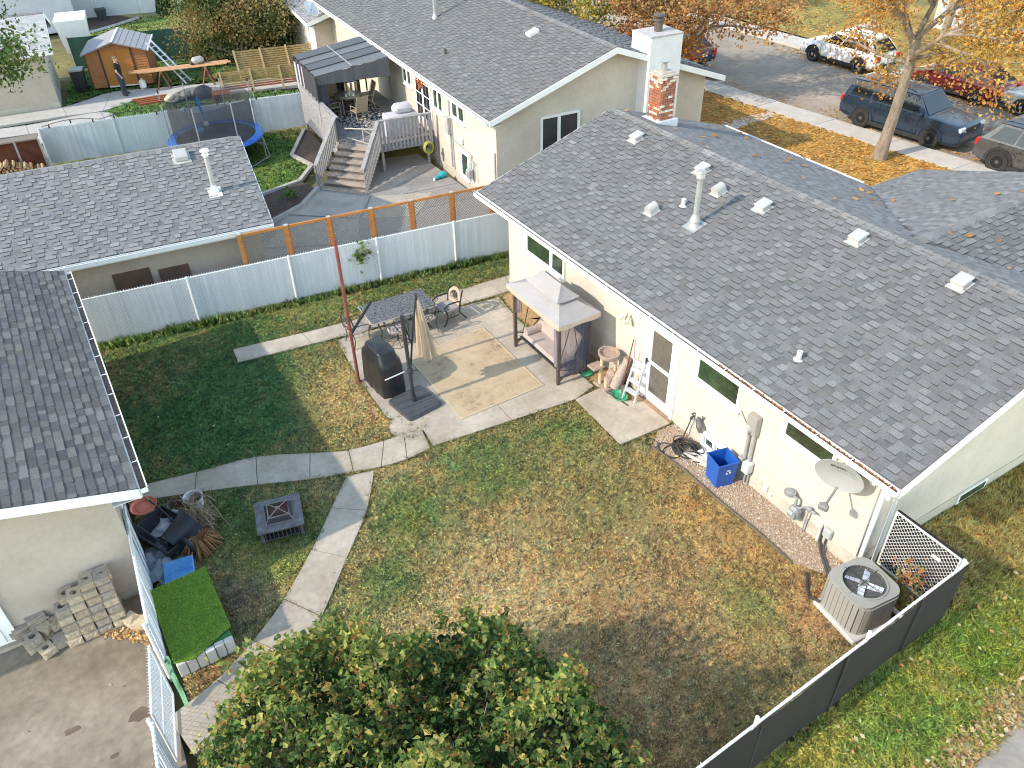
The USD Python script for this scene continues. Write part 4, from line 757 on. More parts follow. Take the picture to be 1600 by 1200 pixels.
def scroll(mb, c, u, w, r, turns=1.3, th=.009):
    c, u, w = (np.asarray(x, float) for x in (c, u, w)); mb.tube([c + (u * math.cos(a) + w * math.sin(a)) * r * (1 - .6 * a / (turns * 2 * PI)) for a in np.linspace(0, turns * 2 * PI, 12)], th, 4)
def cast_chair(name, label, loc, rot, swivel):
    t = thing(name, label, 'chair', loc, rot, 'cast metal patio chairs')
    mb = MB(); mb.cbox((0, 0, .47), (.5, .5, .08), .035); mb.build('seat', cush, t)
    mb = MB(); mb.tube([(-.24, -.25, .45), (-.30, -.24, .75), (-.34, -.12, .96), (-.35, 0, 1.0), (-.34, .12, .96), (-.30, .24, .75), (-.24, .25, .45)], .014, 6)
    for y, z in ((-.12, .62), (.12, .62), (0, .78), (-.14, .8), (.14, .8), (0, .6)): scroll(mb, (-.29, y, z), (0, 1, 0), (-.1, 0, 1), .085)
    mb.build('backrest', dark_metal, t, 40)
    for s in (-1, 1): mb = MB(); mb.tube([(-.28, s * .26, .68), (0, s * .28, .69), (.2, s * .28, .66), (.24, s * .27, .58), (.2, s * .26, .45)], .014, 6); mb.build('armrest', dark_metal, t, 40)
    if swivel:
        mb = MB(); mb.cyl((0, 0, .1), (0, 0, .43), .03, n=8); mb.tube([(.29 * math.cos(a), .29 * math.sin(a), .02) for a in np.linspace(0, 2 * PI, 25)[:-1]], .014, 6, closed=True)
        for k in range(6): a = k * PI / 3; mb.tube([(0, 0, .16), (.15 * math.cos(a), .15 * math.sin(a), .1), (.29 * math.cos(a), .29 * math.sin(a), .02)], .01, 5)
        mb.build('swivel_base', dark_metal, t, 40)
    else:
        for sx in (-1, 1):
            for sy in (-1, 1): mb = MB(); mb.tube([(sx * .22, sy * .23, .45), (sx * .2, sy * .24, .25), (sx * .27, sy * .26, 0)], .013, 6); mb.build('leg', dark_metal, t, 40)
    return t
cast_chair('cast_chair', 'swivel chair with round wheel base, seen from behind at the table front', (-3.95, 11.42, 0), R(82), True)
cast_chair('cast_chair', 'four legged cast chair at the left end of the dark table', (-4.82, 12.0, 0), R(5), False)
cast_chair('cast_chair', 'cast chair mostly hidden behind the umbrella pole', (-3.12, 11.5, 0), R(100), False)
bc = thing('bench_chair', 'wood backed garden chair with a rosette and dark iron scroll sides', 'chair', (-2.33, 11.72, 0), R(187))
lw = mat('bleached_wood', (.52, .36, .26), .8, .15, 6, .2, 60); mb = MB(); mb.cbox((0, 0, .42), (.5, .52, .06), .02); mb.build('seat', mat('seat_slats', (.33, .29, .28), .8, .15, 6, .4, 70), bc)
Bk = lambda y, z: np.array([-.25 - (z - .45) * .28, y, z]); mb = MB(); out = Polygon([(-.27, .48), (.27, .48), (.27, .72), (.14, .86), (0, .9), (-.14, .86), (-.27, .72)]); hole = out.buffer(-.075)
m = trimesh.creation.extrude_polygon(out.difference(hole), .035, engine='earcut'); V = np.array(m.vertices); mb.add(np.stack([-.25 - (V[:, 1] - .45) * .28 + V[:, 2], V[:, 0], V[:, 1]], 1), np.array(m.faces)); mb.build('backrest', lw, bc)
mb = MB(); c = Bk(0, .68); mb.tm(trimesh.creation.annulus(.05, .085, .03, sections=18), ry(R(75)), c + [.015, 0, 0])
for k in range(8): a = k * PI / 4; p = Bk(.09 * math.cos(a), .68 + .09 * math.sin(a)); q = Bk(.19 * math.cos(a), .68 + .15 * math.sin(a)); mb.cyl(p, q, .012, n=5)
for k in range(5): a = k * 2 * PI / 5; mb.sph(c + [.02, .025 * math.cos(a), .025 * math.sin(a)], .02, 1)
mb.build('rosette', dark_metal, bc)
for s in (-1, 1):
    mb = MB(); y = s * .28; mb.tube([(-.45, y, 0), (-.36, y, .12), (-.22, y, .3), (-.24, y, .5), (-.36, y, .92)], .022, 6); mb.tube([(.32, y, 0), (.22, y, .1), (.16, y, .3), (.2, y, .48), (.26, y, .6), (.1, y, .66), (-.15, y, .64), (-.28, y, .6)], .022, 6); scroll(mb, (.14, y, .56), (1, 0, 0), (0, 0, 1), .07); scroll(mb, (0, y, .28), (1, 0, 0), (0, 0, 1), .1); mb.tube([(-.2, y, .22), (.16, y, .22)], .014, 5); mb.build('side_frame', black_metal, bc, 40)
# rug
rug = MB(); RC = np.array([(-1.72, 10.8), (-1.76, 7.77), (-4.07, 7.72), (-4.07, 10.62)])
rug_m = usdkit.material(stage, '/World/Looks/patio_rug', {'g': ('geometry', {}), 'm': ('mapping', {'scale': (1, 1, 1)}), 'w': ('wave_texture', {'wave_type': 'rings', 'scale': 1.1, 'distortion': 9.0, 'detail': 3.0, 'detail_scale': 1.6}), 'v': ('voronoi_texture', {'feature': 'distance_to_edge', 'scale': 4.2}),
    'vr': ('rgb_ramp', {'ramp': [(.0, (1, 1, 1)), (.06, (.2, .2, .2)), (.2, (0, 0, 0))]}), 'n': ('noise_texture', {'scale': 1.3, 'detail': 5.0, 'roughness': .65}), 'nr': ('rgb_ramp', {'ramp': [(.34, (.25, .165, .105)), (.46, (.39, .28, .18)), (.62, (.47, .36, .245)), (.75, (.37, .275, .175))]}),
    'wr': ('rgb_ramp', {'ramp': [(.35, (0, 0, 0)), (.75, (.5, .5, .5))]}), 'a': ('mix_color', {'blend_type': 'lighten', 'fac': 1.0}), 'x': ('mix_color', {'blend_type': 'mix', 'b': (.46, .36, .22)}), 'p': ('principled_bsdf', {'roughness': .95})},
    [('g.position', 'm.vector'), ('m.vector', 'w.vector'), ('m.vector', 'v.vector'), ('m.vector', 'n.vector'), ('v.distance', 'vr.fac'), ('w.fac', 'wr.fac'), ('n.fac', 'nr.fac'), ('vr.color', 'a.a'), ('wr.color', 'a.b'), ('nr.color', 'x.a'), ('a.result', 'x.fac'), ('x.result', 'p.base_color')], surface='p.BSDF')
rt_ = thing('patio_rug', 'worn tan outdoor rug with a faint ring pattern, flat on the patio', 'rug'); mb = MB(); mb.prism(RC, .034, .046); mb.build('rug_field', rug_m, rt_)
mb = MB(); P = Polygon(RC); mb.prism(P.difference(P.buffer(-.05)), .046, .050); mb.build('rug_border', mat('rug_border', (.46, .37, .25), .95, .15, 6), rt_)
# swing with canopy
sw = thing('canopy_swing', 'taupe canopy swing seat with vented double roof against the cream wall', 'swing', (-1.0, 8.6, 0)); X0, X1, Y0, Y1, ZE_, ZP = -.62, .56, -1.22, 1.10, 1.90, 2.28
def pyramid(mb, x0, x1, y0, y1, z0, z1, tx, ty0, ty1, sag=.04, n=8):
    """Four sagging cloth faces from the rim to a short ridge."""
    rim = [(x0, y0), (x1, y0), (x1, y1), (x0, y1)]; top = [(tx, ty0), (tx, ty0), (tx, ty1), (tx, ty1)]
    for k in range(4):
        a, b, c, d = np.array([*rim[k], z0]), np.array([*rim[(k + 1) % 4], z0]), np.array([*top[(k + 1) % 4], z1]), np.array([*top[k], z1])
        mb.grid([[(a * (1 - s) + b * s) * (1 - t) + (d * (1 - s) + c * s) * t - np.array([0, 0, sag * math.sin(PI * t) + .03 * math.sin(PI * s) * (1 - t)]) for t in np.linspace(0, 1, n)] for s in np.linspace(0, 1, n)])
mb = MB(); pyramid(mb, X0, X1, Y0, Y1, ZE_, ZP, -.03, -.35, .3); cp = mb.build('canopy', taupe, sw, 25)
mb = MB(); pyramid(mb, -.34, .30, -.72, .66, 2.16, 2.44, -.03, -.42, .36, .02, 6); mb.build('vent_canopy', taupe, cp, 25)
mb = MB()
for a, b in (((X0, Y0), (X1, Y0)), ((X1, Y0), (X1, Y1)), ((X1, Y1), (X0, Y1)), ((X0, Y1), (X0, Y0))): mb.grid([[np.array([a[0] + (b[0] - a[0]) * s, a[1] + (b[1] - a[1]) * s, ZE_ - .03 * math.sin(PI * s) - q - (.02 * math.sin(9 * s) if q else 0)]) for q in (0, .12)] for s in np.linspace(0, 1, 13)])
mb.build('valance', mat('beige_trim', (.50, .39, .31), .9, .08, 3), cp, 60)
for x in (-.45, .42):
    for y in (-.98, .98): mb = MB(); mb.box((x, y, .95), (.075, .075, 1.9)); mb.build('leg', wicker, sw)
mb = MB()
for y in (-.98, .98): mb.box((-.015, y, .2), (.795, .04, .05)); mb.tube([(-.4, y, .1), (.38, y, .7)], .014, 6); mb.tube([(.38, y, .1), (-.4, y, .45)], .014, 6); mb.box((-.015, y, 1.86), (.795, .05, .05))
mb.box((.42, 0, 1.86), (.04, 1.885, .05)); mb.box((-.45, 0, 1.86), (.04, 1.885, .05)); mb.build('frame', wicker, sw)
mb = MB(); mb.cbox((-.10, 0, .47), (.56, 1.62, .13), .05); mb.build('seat_cushion', cush, sw); mb = MB(); mb.cbox((.24, 0, .78), (.13, 1.62, .62), .05, ry(.5)); mb.build('back_cushion', cush, sw)
mb = MB(); mb.cyl((-.34, .66, .6), (.12, .66, .6), .10, n=16); mb.build('bolster', cush, sw, 30); mb = MB(); mb.box((-.1, 0, .38), (.6, 1.7, .04)); [mb.tube([(x, s * .82, .4), (x * .4, s * .86, 1.15), (.0, s * .9, 1.86)], .012, 5) for s in (-1, 1) for x in (-.35, .3)]; mb.build('seat_frame', black_metal, sw)
net = see_through('mesh_curtain', (.10, .095, .12), .62); g = np.random.default_rng(1)
for nm, pts in (('curtain', [(-.40, -1.0), (-.5, -.94), (-.46, -.82)]), ('curtain', [(-.44, 1.02), (-.5, .9), (-.47, .62)]), ('curtain', [(.44, -1.03), (.10, -1.05), (-.40, -1.03)])):
    mb = MB(); L0 = np.array(pts, float); tt = np.linspace(0, 1, 24); C = np.stack([np.interp(tt, np.linspace(0, 1, 3), L0[:, k]) for k in (0, 1)], 1)
    zb = .55 if len(pts) and pts[0][1] < 0 and pts[2][0] < 0 and pts[2][1] > -.9 else (1.0 if pts[0][1] > 0 else .25)
    mb.grid([[np.array([C[i, 0] + .02 * math.sin(i * 1.7 + z * 2), C[i, 1] + .02 * math.cos(i * 1.9), z + (.25 * i / 23 if zb == 1.0 else 0) * (1 - (z - zb) / (1.86 - zb))]) for z in np.linspace(zb, 1.86, 8)] for i in range(24)]); mb.build(nm, net if zb != .55 else mat('curtain_lilac', (.22, .2, .24), .9, .1, 4), sw, 60)
mb = MB(); mb.grid([[np.array([.47 + .015 * math.sin(i), -.98 + i * .098, z]) for z in np.linspace(.2, 1.86, 6)] for i in range(21)]); mb.build('curtain', net, sw, 60)
# cat tree, rolled carpet, step ladder, broom
ct = thing('cat_tree', 'worn beige cat tree with oval tray on posts beside the canopy swing', 'cat tree', (-.45, 6.98, 0)); carpet = mat('beige_carpet', (.36, .27, .22), .95, .2, 14, .8, 60); sisal = mat('sisal', (.58, .44, .29), .9, .15, 20)
mb = MB(); mb.cbox((0, 0, .04), (.5, .5, .07), .02); mb.build('base', carpet, ct)
for x, y, z0, z1 in ((-.14, .1, .07, .52), (-.12, -.12, .07, .3), (-.10, .12, .56, .86), (.14, -.1, .45, .86)): mb = MB(); mb.cyl((x, y, z0), (x, y, z1), .045, n=12); mb.build('post', sisal, ct, 30)
mb = MB(); mb.cbox((-.2, .2, .54), (.36, .3, .05), .02); mb.build('shelf', carpet, ct); mb = MB(); mb.cbox((.12, -.06, .3), (.3, .32, .36), .09); mb.cbox((-.05, -.1, .2), (.2, .2, .3), .06); mb.build('den', carpet, ct)
mb = MB(); mb.lathe([(0, .87), (.22, .87), (.25, .92), (.25, .99), (.215, .99), (.2, .92), (0, .905)], (0, 0, 0), 24, np.diag([1, 1.1, 1])); mb.build('tray', carpet, ct, 40)
rc = thing('rolled_carpet', 'rolled grey beige carpet leaning on the wall between cat tree and ladder', 'carpet roll'); mb = MB(); mb.cyl((-.42, 6.72, .1), (-.12, 6.68, .86), .13, .10, n=18); mb.build('roll', mat('carpet_roll', (.40, .33, .28), .95, .2, 16, .8, 60), rc, 40); mb = MB(); mb.tm(trimesh.creation.annulus(.03, .06, .01), None, (-.117, 6.68, .87)); mb.build('roll_end', carpet, rc)
sl = thing('step_ladder', 'small folded aluminium step ladder leaning on the wall left of the door', 'ladder'); alu = mat('aluminium', (.66, .67, .70), .38, .08, 5, metal=.35)
A0, B0, A1, B1 = np.array([-.46, 6.36, 0]), np.array([-.40, 6.0, 0]), np.array([-.10, 6.42, 1.0]), np.array([-.07, 6.12, 1.0])
for a, b in ((A0, A1), (B0, B1)): mb = MB(); mb.ob(a - [.02, .015, 0], b - a, (.05, 0, 0), (0, .03, 0)); mb.build('rail', alu, sl)
for s in (.25, .5, .75): mb = MB(); p, q = A0 + (A1 - A0) * s, B0 + (B1 - B0) * s; mb.ob(p + [-.05, 0, 0], q - p, (.15, 0, 0), (0, 0, .025)); mb.build('step', alu, sl)
mb = MB(); mb.tube([A1, A1 + [.02, -.01, .22], B1 + [.02, .01, .22], B1], .014, 6); mb.build('handle', alu, sl, 30); mb = MB(); mb.ob(A1 + [-.05, -.04, -.14], (.03, -.24, 0), (.02, 0, .14), (.02, .0, -.005)); mb.build('tray', white, sl)
br = thing('broom', 'broom with dark red handle leaning on the wall behind the ladder', 'broom'); mb = MB(); mb.cyl((-.3, 6.56, .2), (-.05, 6.6, 1.42), .013, n=8); mb.build('handle', mat('red_handle', (.16, .03, .03), .5), br); mb = MB(); mb.ob((-.4, 6.4, 0), (.05, .3, 0), (.08, 0, 0), (.04, 0, .22)); mb.build('bristles', mat('bristle', (.12, .1, .09), .9), br)
gb = thing('basin', 'green plastic basin on the ground under the ladder', 'basin', (-.5, 6.42, 0)); mb = MB(); mb.lathe([(0, .03), (.15, .03), (.19, .10), (.2, .10), (.16, .01), (0, .01)], n=20, T=np.diag([.9, 1.2, 1])); mb.build('bowl', mat('green_tub', (.05, .33, .17), .45, .1, 4), gb, 40)
fr_ = thing('flat_bag', 'small green plastic bag lying behind the cat tree', 'bag', (-.6, 7.6, 0)); mb = MB(); mb.sph((0, 0, .05), (.16, .13, .06), 2); mb.build('bag', mat('green_tub'), fr_, 40)
bt = thing('wood_strip', 'dark wooden edging strip lying between patio slab and junk by the wall', 'board'); mb = MB(); mb.ob((-.72, 7.0, .03), (.16, -.98, 0), (.04, .01, 0), (0, 0, .03)); mb.build('strip', mat('dark_strip', (.11, .08, .065), .8, .3, 6), bt)
# hose, tap, basement window, splash strip
ht = thing('hose_spigot', 'wall tap with black fittings above the hose pile', 'tap'); mb = MB(); mb.cyl((0, 4.42, .62), (-.1, 4.42, .62), .018, n=8); mb.cyl((-.06, 4.42, .62), (-.06, 4.42, .7), .012, n=8); mb.box((-.06, 4.42, .71), (.09, .03, .02)); mb.cbox((-.1, 4.42, .6), (.07, .07, .08), .02); mb.build('tap', dark_metal, ht)
mb = MB(); mb.tube([(-.1, 4.42, .58), (-.12, 4.46, .35), (-.16, 4.5, .1), (-.3, 4.4, .03)], .016, 6); mb.build('hose_end', dark_metal, ht, 30)
hs = thing('hose_holder', 'grey plastic hose hanger bent over on the wall beside the tap', 'hose hanger'); mb = MB(); mb.tube([(-.02, 4.3, .66), (-.1, 4.2, .68), (-.16, 4.1, .6), (-.14, 4.06, .48)], [.03, .06, .07, .05], 8); mb.tube([(-.02, 4.16, .7), (-.08, 4.12, .84)], .02, 6); mb.build('hanger', mat('grey_plastic', (.12, .12, .115), .5, .2, 6), hs, 40)
hp = thing('garden_hose', 'heap of black garden hose lying on gravel and grass by the wall', 'hose'); g = np.random.default_rng(4); mb = MB()
for k in range(13):
    c = np.array([-.42 + g.normal(0, .06), 4.15 + g.normal(0, .1), 0]); rx_, ry_ = g.uniform(.12, .24), g.uniform(.2, .42); ph = g.uniform(0, 6); th = g.uniform(.6, 1.4)
    mb.tube([c + [rx_ * math.cos(a + ph), ry_ * math.sin(a + ph) - .05 * k / 13, .03 + .018 * k * (.6 + .4 * math.sin(a + ph * 2)) * (1 - abs(math.sin(a)) * .3)] for a in np.linspace(0, 2 * PI * th, 22)], .013, 6)
for c, a_, b_ in (((-.75, 4.35), .16, .26), ((-.9, 4.72), .12, .16), ((-.7, 4.25), .22, .2)): mb.tube([(c[0] + a_ * math.cos(a), c[1] + b_ * math.sin(a), .035) for a in np.linspace(.3, 6.2, 22)], .014, 6)
mb.build('hose', mat('black_rubber', (.035, .032, .03), .55, .25, 9), hp, 40); mb = MB(); mb.cyl((-.78, 4.1, .05), (-.72, 4.05, .06), .02, n=8); mb.build('nozzle', mat('yellow_plastic', (.55, .45, .08), .5), hp)
mb = MB(); q = window(house, (-.021, 4.06, .06), (0, -1, 0), (-1, 0, 0), .78, .42, mull=(.5,), fw_=.09, sill=False, name='basement_window', dep=.08)
vb = thing('vent_cover', 'white plastic window cover propped against the basement window', 'window cover'); mb = MB(); mb.tube([(-.13, 3.45, .12), (-.13, 3.75, .16), (-.2, 3.72, .3), (-.24, 3.5, .3)], .04, 7); mb.cbox((-.14, 3.42, .25), (.06, .06, .36), .015); mb.cbox((-.22, 3.66, .12), (.2, .5, .03), .01); mb.build('cover', white, vb, 30)
sk = thing('splash_block', 'grey concrete downspout trough lying in the gravel beside the hose', 'splash block'); mb = MB(); mb.ob((-.62, 4.05, .02), (.22, -.62, 0), (.16, .04, 0), (0, 0, .07)); mb.ob((-.60, 4.02, .091), (.22, -.62, 0), (.03, .008, 0), (0, 0, .04)); mb.ob((-.49, 4.04, .091), (.22, -.62, 0), (.03, .008, 0), (0, 0, .04)); mb.build('trough', mat('pale_concrete', (.52, .50, .47), .9, .1, 5, .4, 50), sk)
# recycling bin
rb = thing('recycling_bin', 'square blue open recycling bin with a white recycling symbol', 'bin', (-.44, 3.07, .012), R(-13)); blue = mat('bin_blue', (.015, .10, .42), .42, .06, 4); mb = MB(); h = .64
for k in range(4):
    A = rz(k * PI / 2); a, b = .20, .235; V = [(-a, -a, 0), (a, -a, 0), (b, -b, h), (-b, -b, h), (-a + .012, -a + .012, .012), (a - .012, -a + .012, .012), (b - .014, -b + .014, h), (-b + .014, -b + .014, h)]
    mb.add(np.array(V) @ A.T, [[0, 1, 2], [0, 2, 3], [5, 4, 7], [5, 7, 6], [3, 2, 6], [3, 6, 7]])
mb.b2((-.188, -.188, .0), (.188, .188, .012)); mb.build('body', blue, rb)
mb = MB(); [mb.add(np.array([(-.245, -.245, h - .035), (.245, -.245, h - .035), (.245, -.245, h), (-.245, -.245, h), (-.233, -.233, h - .035), (.233, -.233, h - .035), (.233, -.233, h + .004), (-.233, -.233, h + .004)]) @ rz(k * PI / 2).T, [[0, 1, 2], [0, 2, 3], [3, 2, 6], [3, 6, 7]]) for k in range(4)]; mb.build('rim', blue, rb)
mb = MB(); tilt = math.atan((.235 - .20) / h)
for k in range(3):
    a0 = R(90 + k * 120); pts = []
    arc = [np.array([math.cos(a0 + t) * .062, math.sin(a0 + t) * .062]) for t in np.linspace(-.62, .35, 7)]; inn = [np.array([math.cos(a0 + t) * .034, math.sin(a0 + t) * .034]) for t in np.linspace(.35, -.62, 7)]
    tip = np.array([math.cos(a0 + .85) * .048, math.sin(a0 + .85) * .048]); o1 = np.array([math.cos(a0 + .35) * .076, math.sin(a0 + .35) * .076]); i1 = np.array([math.cos(a0 + .35) * .02, math.sin(a0 + .35) * .02])
    m = trimesh.creation.extrude_polygon(Polygon(arc + [o1, tip, i1] + inn).buffer(0), .003, engine='earcut'); V = np.array(m.vertices); mb.add(np.stack([.03 + V[:, 0], -.2215 - V[:, 2] - V[:, 1] * math.tan(tilt), .40 + V[:, 1]], 1), np.array(m.faces)[:, ::-1])
mb.build('recycling_symbol', white, rb)
# meters
em = thing('electric_meter', 'grey electric meter box with round glass meter and two conduits', 'electric meter'); gm = mat('meter_paint', (.30, .29, .275), .55, .12, 6)
mb = MB(); mb.cbox((-.08, 2.78, 1.58), (.15, .26, .46), .012); mb.build('meter_box', gm, em); mb = MB(); mb.cyl((-.155, 2.84, 1.46), (-.26, 2.84, 1.46), .085, n=20); mb.cyl((-.262, 2.84, 1.46), (-.27, 2.84, 1.46), .05, n=16); mb.build('meter_dial', mat('meter_glass', (.55, .56, .56), .15, .1, 4), em, 30)
for y, z0 in ((2.86, .5), (2.72, .62)): mb = MB(); mb.cyl((-.05, y, z0), (-.05, y, 1.36), .036, n=10); mb.build('conduit', mat('grey_conduit'), em, 30)
mb = MB(); mb.cbox((-.09, 2.88, .55), (.13, .14, .2), .015); mb.build('fitting', gm, em); mb = MB(); mb.cbox((-.1, 2.70, .50), (.17, .18, .26), .015); mb.build('junction_box', mat('pale_box', (.60, .60, .58), .6), em)
for y in (2.74, 2.66): mb = MB(); mb.cyl((-.06, y, -.02), (-.06, y, .38), .02, n=8); mb.build('conduit', mat('grey_conduit'), em, 30)
mb = MB(); mb.tube([(-.015, 3.2, 1.62), (-.02, 3.02, 1.44), (-.08, 2.9, 1.42)], .007, 4); mb.build('cable', dark_metal, em)
gs = thing('gas_meter', 'grey gas meter with regulator and pipes on the foundation wall', 'gas meter'); gp_ = mat('gas_paint', (.26, .27, .285), .5, .2, 8)
mb = MB(); mb.cbox((-.17, 1.34, .42), (.2, .24, .30), .06); mb.cyl((-.28, 1.34, .42), (-.16, 1.34, .42), .10, n=16); mb.build('meter_body', gp_, gs); mb = MB(); mb.box((-.285, 1.36, .46), (.01, .1, .06)); mb.build('index_plate', white, gs)
mb = MB(); mb.cyl((-.14, 1.56, .72), (-.14, 1.56, .78), .11, n=16); mb.sph((-.14, 1.56, .75), (.09, .09, .07), 2); mb.cyl((-.14, 1.45, .74), (-.14, 1.68, .74), .04, n=10); mb.build('regulator', gp_, gs, 40)
mb = MB(); mb.tube([(-.14, 1.46, .74), (-.15, 1.38, .74), (-.16, 1.37, .58)], .03, 8); mb.tube([(-.16, 1.28, .56), (-.12, 1.2, .66), (-.1, 1.05, .66), (-.1, .95, .68)], .026, 8); mb.cbox((-.1, 1.1, .67), (.09, .1, .1), .02); mb.tube([(-.1, 1.1, .66), (-.1, 1.12, .05)], .016, 6); mb.tube([(-.1, .97, .68), (-.16, .93, .72)], .02, 6); mb.build('pipe', gp_, gs, 40)
cb = thing('cable_box', 'small pale utility box with black conduit at the house corner', 'utility box'); mb = MB(); mb.cbox((-.06, .62, .42), (.1, .17, .2), .015); mb.build('box', mat('box_greygreen', (.38, .42, .40), .6), cb)
mb = MB(); mb.tube([(-.05, .62, .32), (-.06, .62, .12), (-.2, .5, .04), (-.5, .05, .05)], .02, 6); mb.tube([(-.04, .74, .42), (-.05, .74, .1), (-.2, .56, .03), (-.52, .1, .04)], .028, 6); mb.build('conduit', dark_metal, cb, 40); mb = MB(); mb.cyl((-.04, .8, .05), (-.04, .8, .46), .035, n=10); mb.sph((-.04, .8, .46), .036, 1); mb.build('pipe_cap', mat('pale_box'), cb)
oc = thing('wall_outlet', 'white covered outdoor outlet on the foundation right of the meter', 'outlet'); mb = MB(); mb.cbox((-.045, 2.2, .28), (.05, .1, .13), .01); mb.cbox((-.045, 2.06, .22), (.05, .08, .08), .01); mb.build('cover', white, oc)
# satellite dish
dh = thing('satellite_dish', 'big grey oval satellite dish on the house wall near the corner', 'satellite dish'); dn = unit((-.62, .10, .78)); du = unit(np.cross((0, 0, 1), dn)) * -1; dv = np.cross(dn, du); du, dv = du * math.cos(R(0)), dv; dc = np.array([-.50, .495, 2.236]); dgm = mat('dish_grey', (.36, .365, .37), .5, .04, 3)
dn = unit((-.923, -.316, -.219)); du = unit(np.cross(dn, (0, 0, 1))); du = du if du[1] < 0 else -du; dv = np.cross(du, -dn); dv = dv if dv[2] > 0 else -dv
DP = lambda r, a, lift=0.0: dc + du * (.43 * r * math.cos(a)) + dv * (.378 * r * math.sin(a)) + dn * (.075 * r * r - .075 + lift)
mb = MB(); mb.grid([[DP(r, a) for a in np.linspace(0, 2 * PI, 49)] for r in np.linspace(0.001, 1, 9)]); mb.grid([[DP(r, a, -.012) for a in np.linspace(0, 2 * PI, 49)] for r in np.linspace(1, .001, 9)]); mb.grid([[DP(1, a, l) for a in np.linspace(0, 2 * PI, 49)] for l in (0, -.012)]); mb.build('reflector', dgm, dh, 40)
def dish_text(s, hgt, u0, v0, m_, bold):
    m = meshkit.text_mesh(s, hgt, .002, bold); V = np.array(m.vertices); a, b = u0 + V[:, 0], v0 + V[:, 1]; q = (a / .43) ** 2 + (b / .378) ** 2
    mb = MB(); mb.add(dc + a[:, None] * du + b[:, None] * dv + dn * (.075 * q - .075 + .004 + V[:, 2])[:, None], np.array(m.faces)); mb.build('lettering', m_, dh)
ink = mat('dark_ink', (.05, .05, .055), .6); ink2 = mat('pale_ink', (.30, .31, .33), .6)
dish_text('shaw)', .068, -.19, .13, ink, True); dish_text('direct', .052, .06, .125, ink2, False); dish_text('1-888-554-7827', .036, -.16, .035, ink2, False)
mb = MB(); lo = DP(1.0, -PI / 2); lf = dc + dn * .52 + dv * -.30; mb.tube([lo - dn * .02 + dv * .04, lo + dn * .05, lf], .022, 6); mb.build('feed_arm', mat('arm_grey', (.2, .195, .185), .6), dh); mb = MB(); M = np.stack([du, dv, dn], 1); mb.cbox(lf + dv * .02, (.17, .13, .1), .02, M); mb.cbox(lf + dv * .02 - dn * .06, (.1, .1, .06), .02, M); mb.build('feed_horn', mat('arm_grey'), dh)
mb = MB(); mb.tube([dc - dn * .08, dc - dn * .2, (-.03, .46, 2.02), (-.005, .46, 1.98)], .026, 8); mb.box((-.015, .46, 2.0), (.02, .16, .2)); mb.build('mount', mat('arm_grey'), dh); mb = MB(); [mb.tube([dc + dv * .33 - dn * .03, (-.06, .42 + k * .05, 2.5), (-.03, .34 + k * .06, 2.56)], .006, 4) for k in range(3)]; mb.build('cable', dark_metal, dh)
# air conditioner
ac = thing('air_conditioner', 'grey ribbed air conditioner unit with open fan top on a concrete pad', 'air conditioner', (-.73, -.66, 0), R(-6)); acm = mat('ac_grey', (.31, .30, .275), .5, .05, 4)
mb = MB(); mb.cbox((-.05, -.04, .03), (.98, .98, .1), .02); mb.build('pad', mat('pad_pale', (.5, .49, .46), .9, .1, 5), ac)
S = Polygon([(-.25, -.25), (.25, -.25), (.25, .25), (-.25, .25)]).buffer(.20, quad_segs=6); mb = MB(); mb.prism(S.buffer(-.03), .09, .74); mb.build('core', mat('ac_dark', (.09, .09, .085), .7), ac)
C_ = np.array(S.exterior.coords)[:-1]; LL = S.exterior.length; n_ = 34
for k in range(n_):
    p = S.exterior.interpolate(LL * (k + .04) / n_); q = S.exterior.interpolate(LL * (k + .96) / n_); p, q = np.array([p.x, p.y]), np.array([q.x, q.y]); nn = unit((q - p)[::-1] * [1, -1]); mb = MB(); e = unit(q - p) * .008
    v = [[*p, .085], [*q, .085], [*(q - nn * .03), .085], [*(p - nn * .03), .085], [*p, .735], [*q, .735], [*(q - nn * .03), .735], [*(p - nn * .03), .735]]; mb.add(v, CUBE_F); mb.build('louvre_panel', acm, ac)
top = S.buffer(.012); ring = top.difference(Point(0, 0).buffer(.36, quad_segs=16)); mb = MB(); mb.prism(ring, .737, .80); inner = Point(0, 0).buffer(.39, quad_segs=16).difference(Point(0, 0).buffer(.36, quad_segs=16)); mb.prism(inner, .80, .815); lid = mb.build('top_cover', acm, ac)
mb = MB(); mb.lathe([(.36, .80), (.36, .60)], n=40); mb.build('fan_shroud', mat('ac_dark'), ac, 30)
mb = MB(); mb.cyl((0, 0, .62), (0, 0, .655), .33, n=32); mb.build('fan_well', mat('ac_dark'), ac)
fan = MB()
for k in range(4):
    a = k * PI / 2 + .5; A = rz(a); V = np.array([(.06, -.07, .74), (.31, -.13, .70), (.32, .08, .775), (.06, .05, .775)]); fan.add(V @ A.T, [[0, 1, 2], [0, 2, 3]])
fan.build('fan_blades', mat('fan_blue_grey', (.55, .58, .66), .4, .1, 4), ac); mb = MB(); mb.cyl((0, 0, .68), (0, 0, .775), .075, n=16); mb.build('fan_motor', mat('motor_grey', (.2, .2, .19), .5), ac, 30)
mb = MB()
for r_ in (.16, .25, .325): mb.tube([(r_ * math.cos(a), r_ * math.sin(a), .808) for a in np.linspace(0, 2 * PI, 33)[:-1]], .0035, 4, closed=True)
for k in range(4): a = k * PI / 2 + .2; mb.tube([(0, 0, .79), (.2 * math.cos(a), .2 * math.sin(a), .803), (.4 * math.cos(a), .4 * math.sin(a), .818)], .006, 5)
mb.build('fan_guard', black_metal, ac)
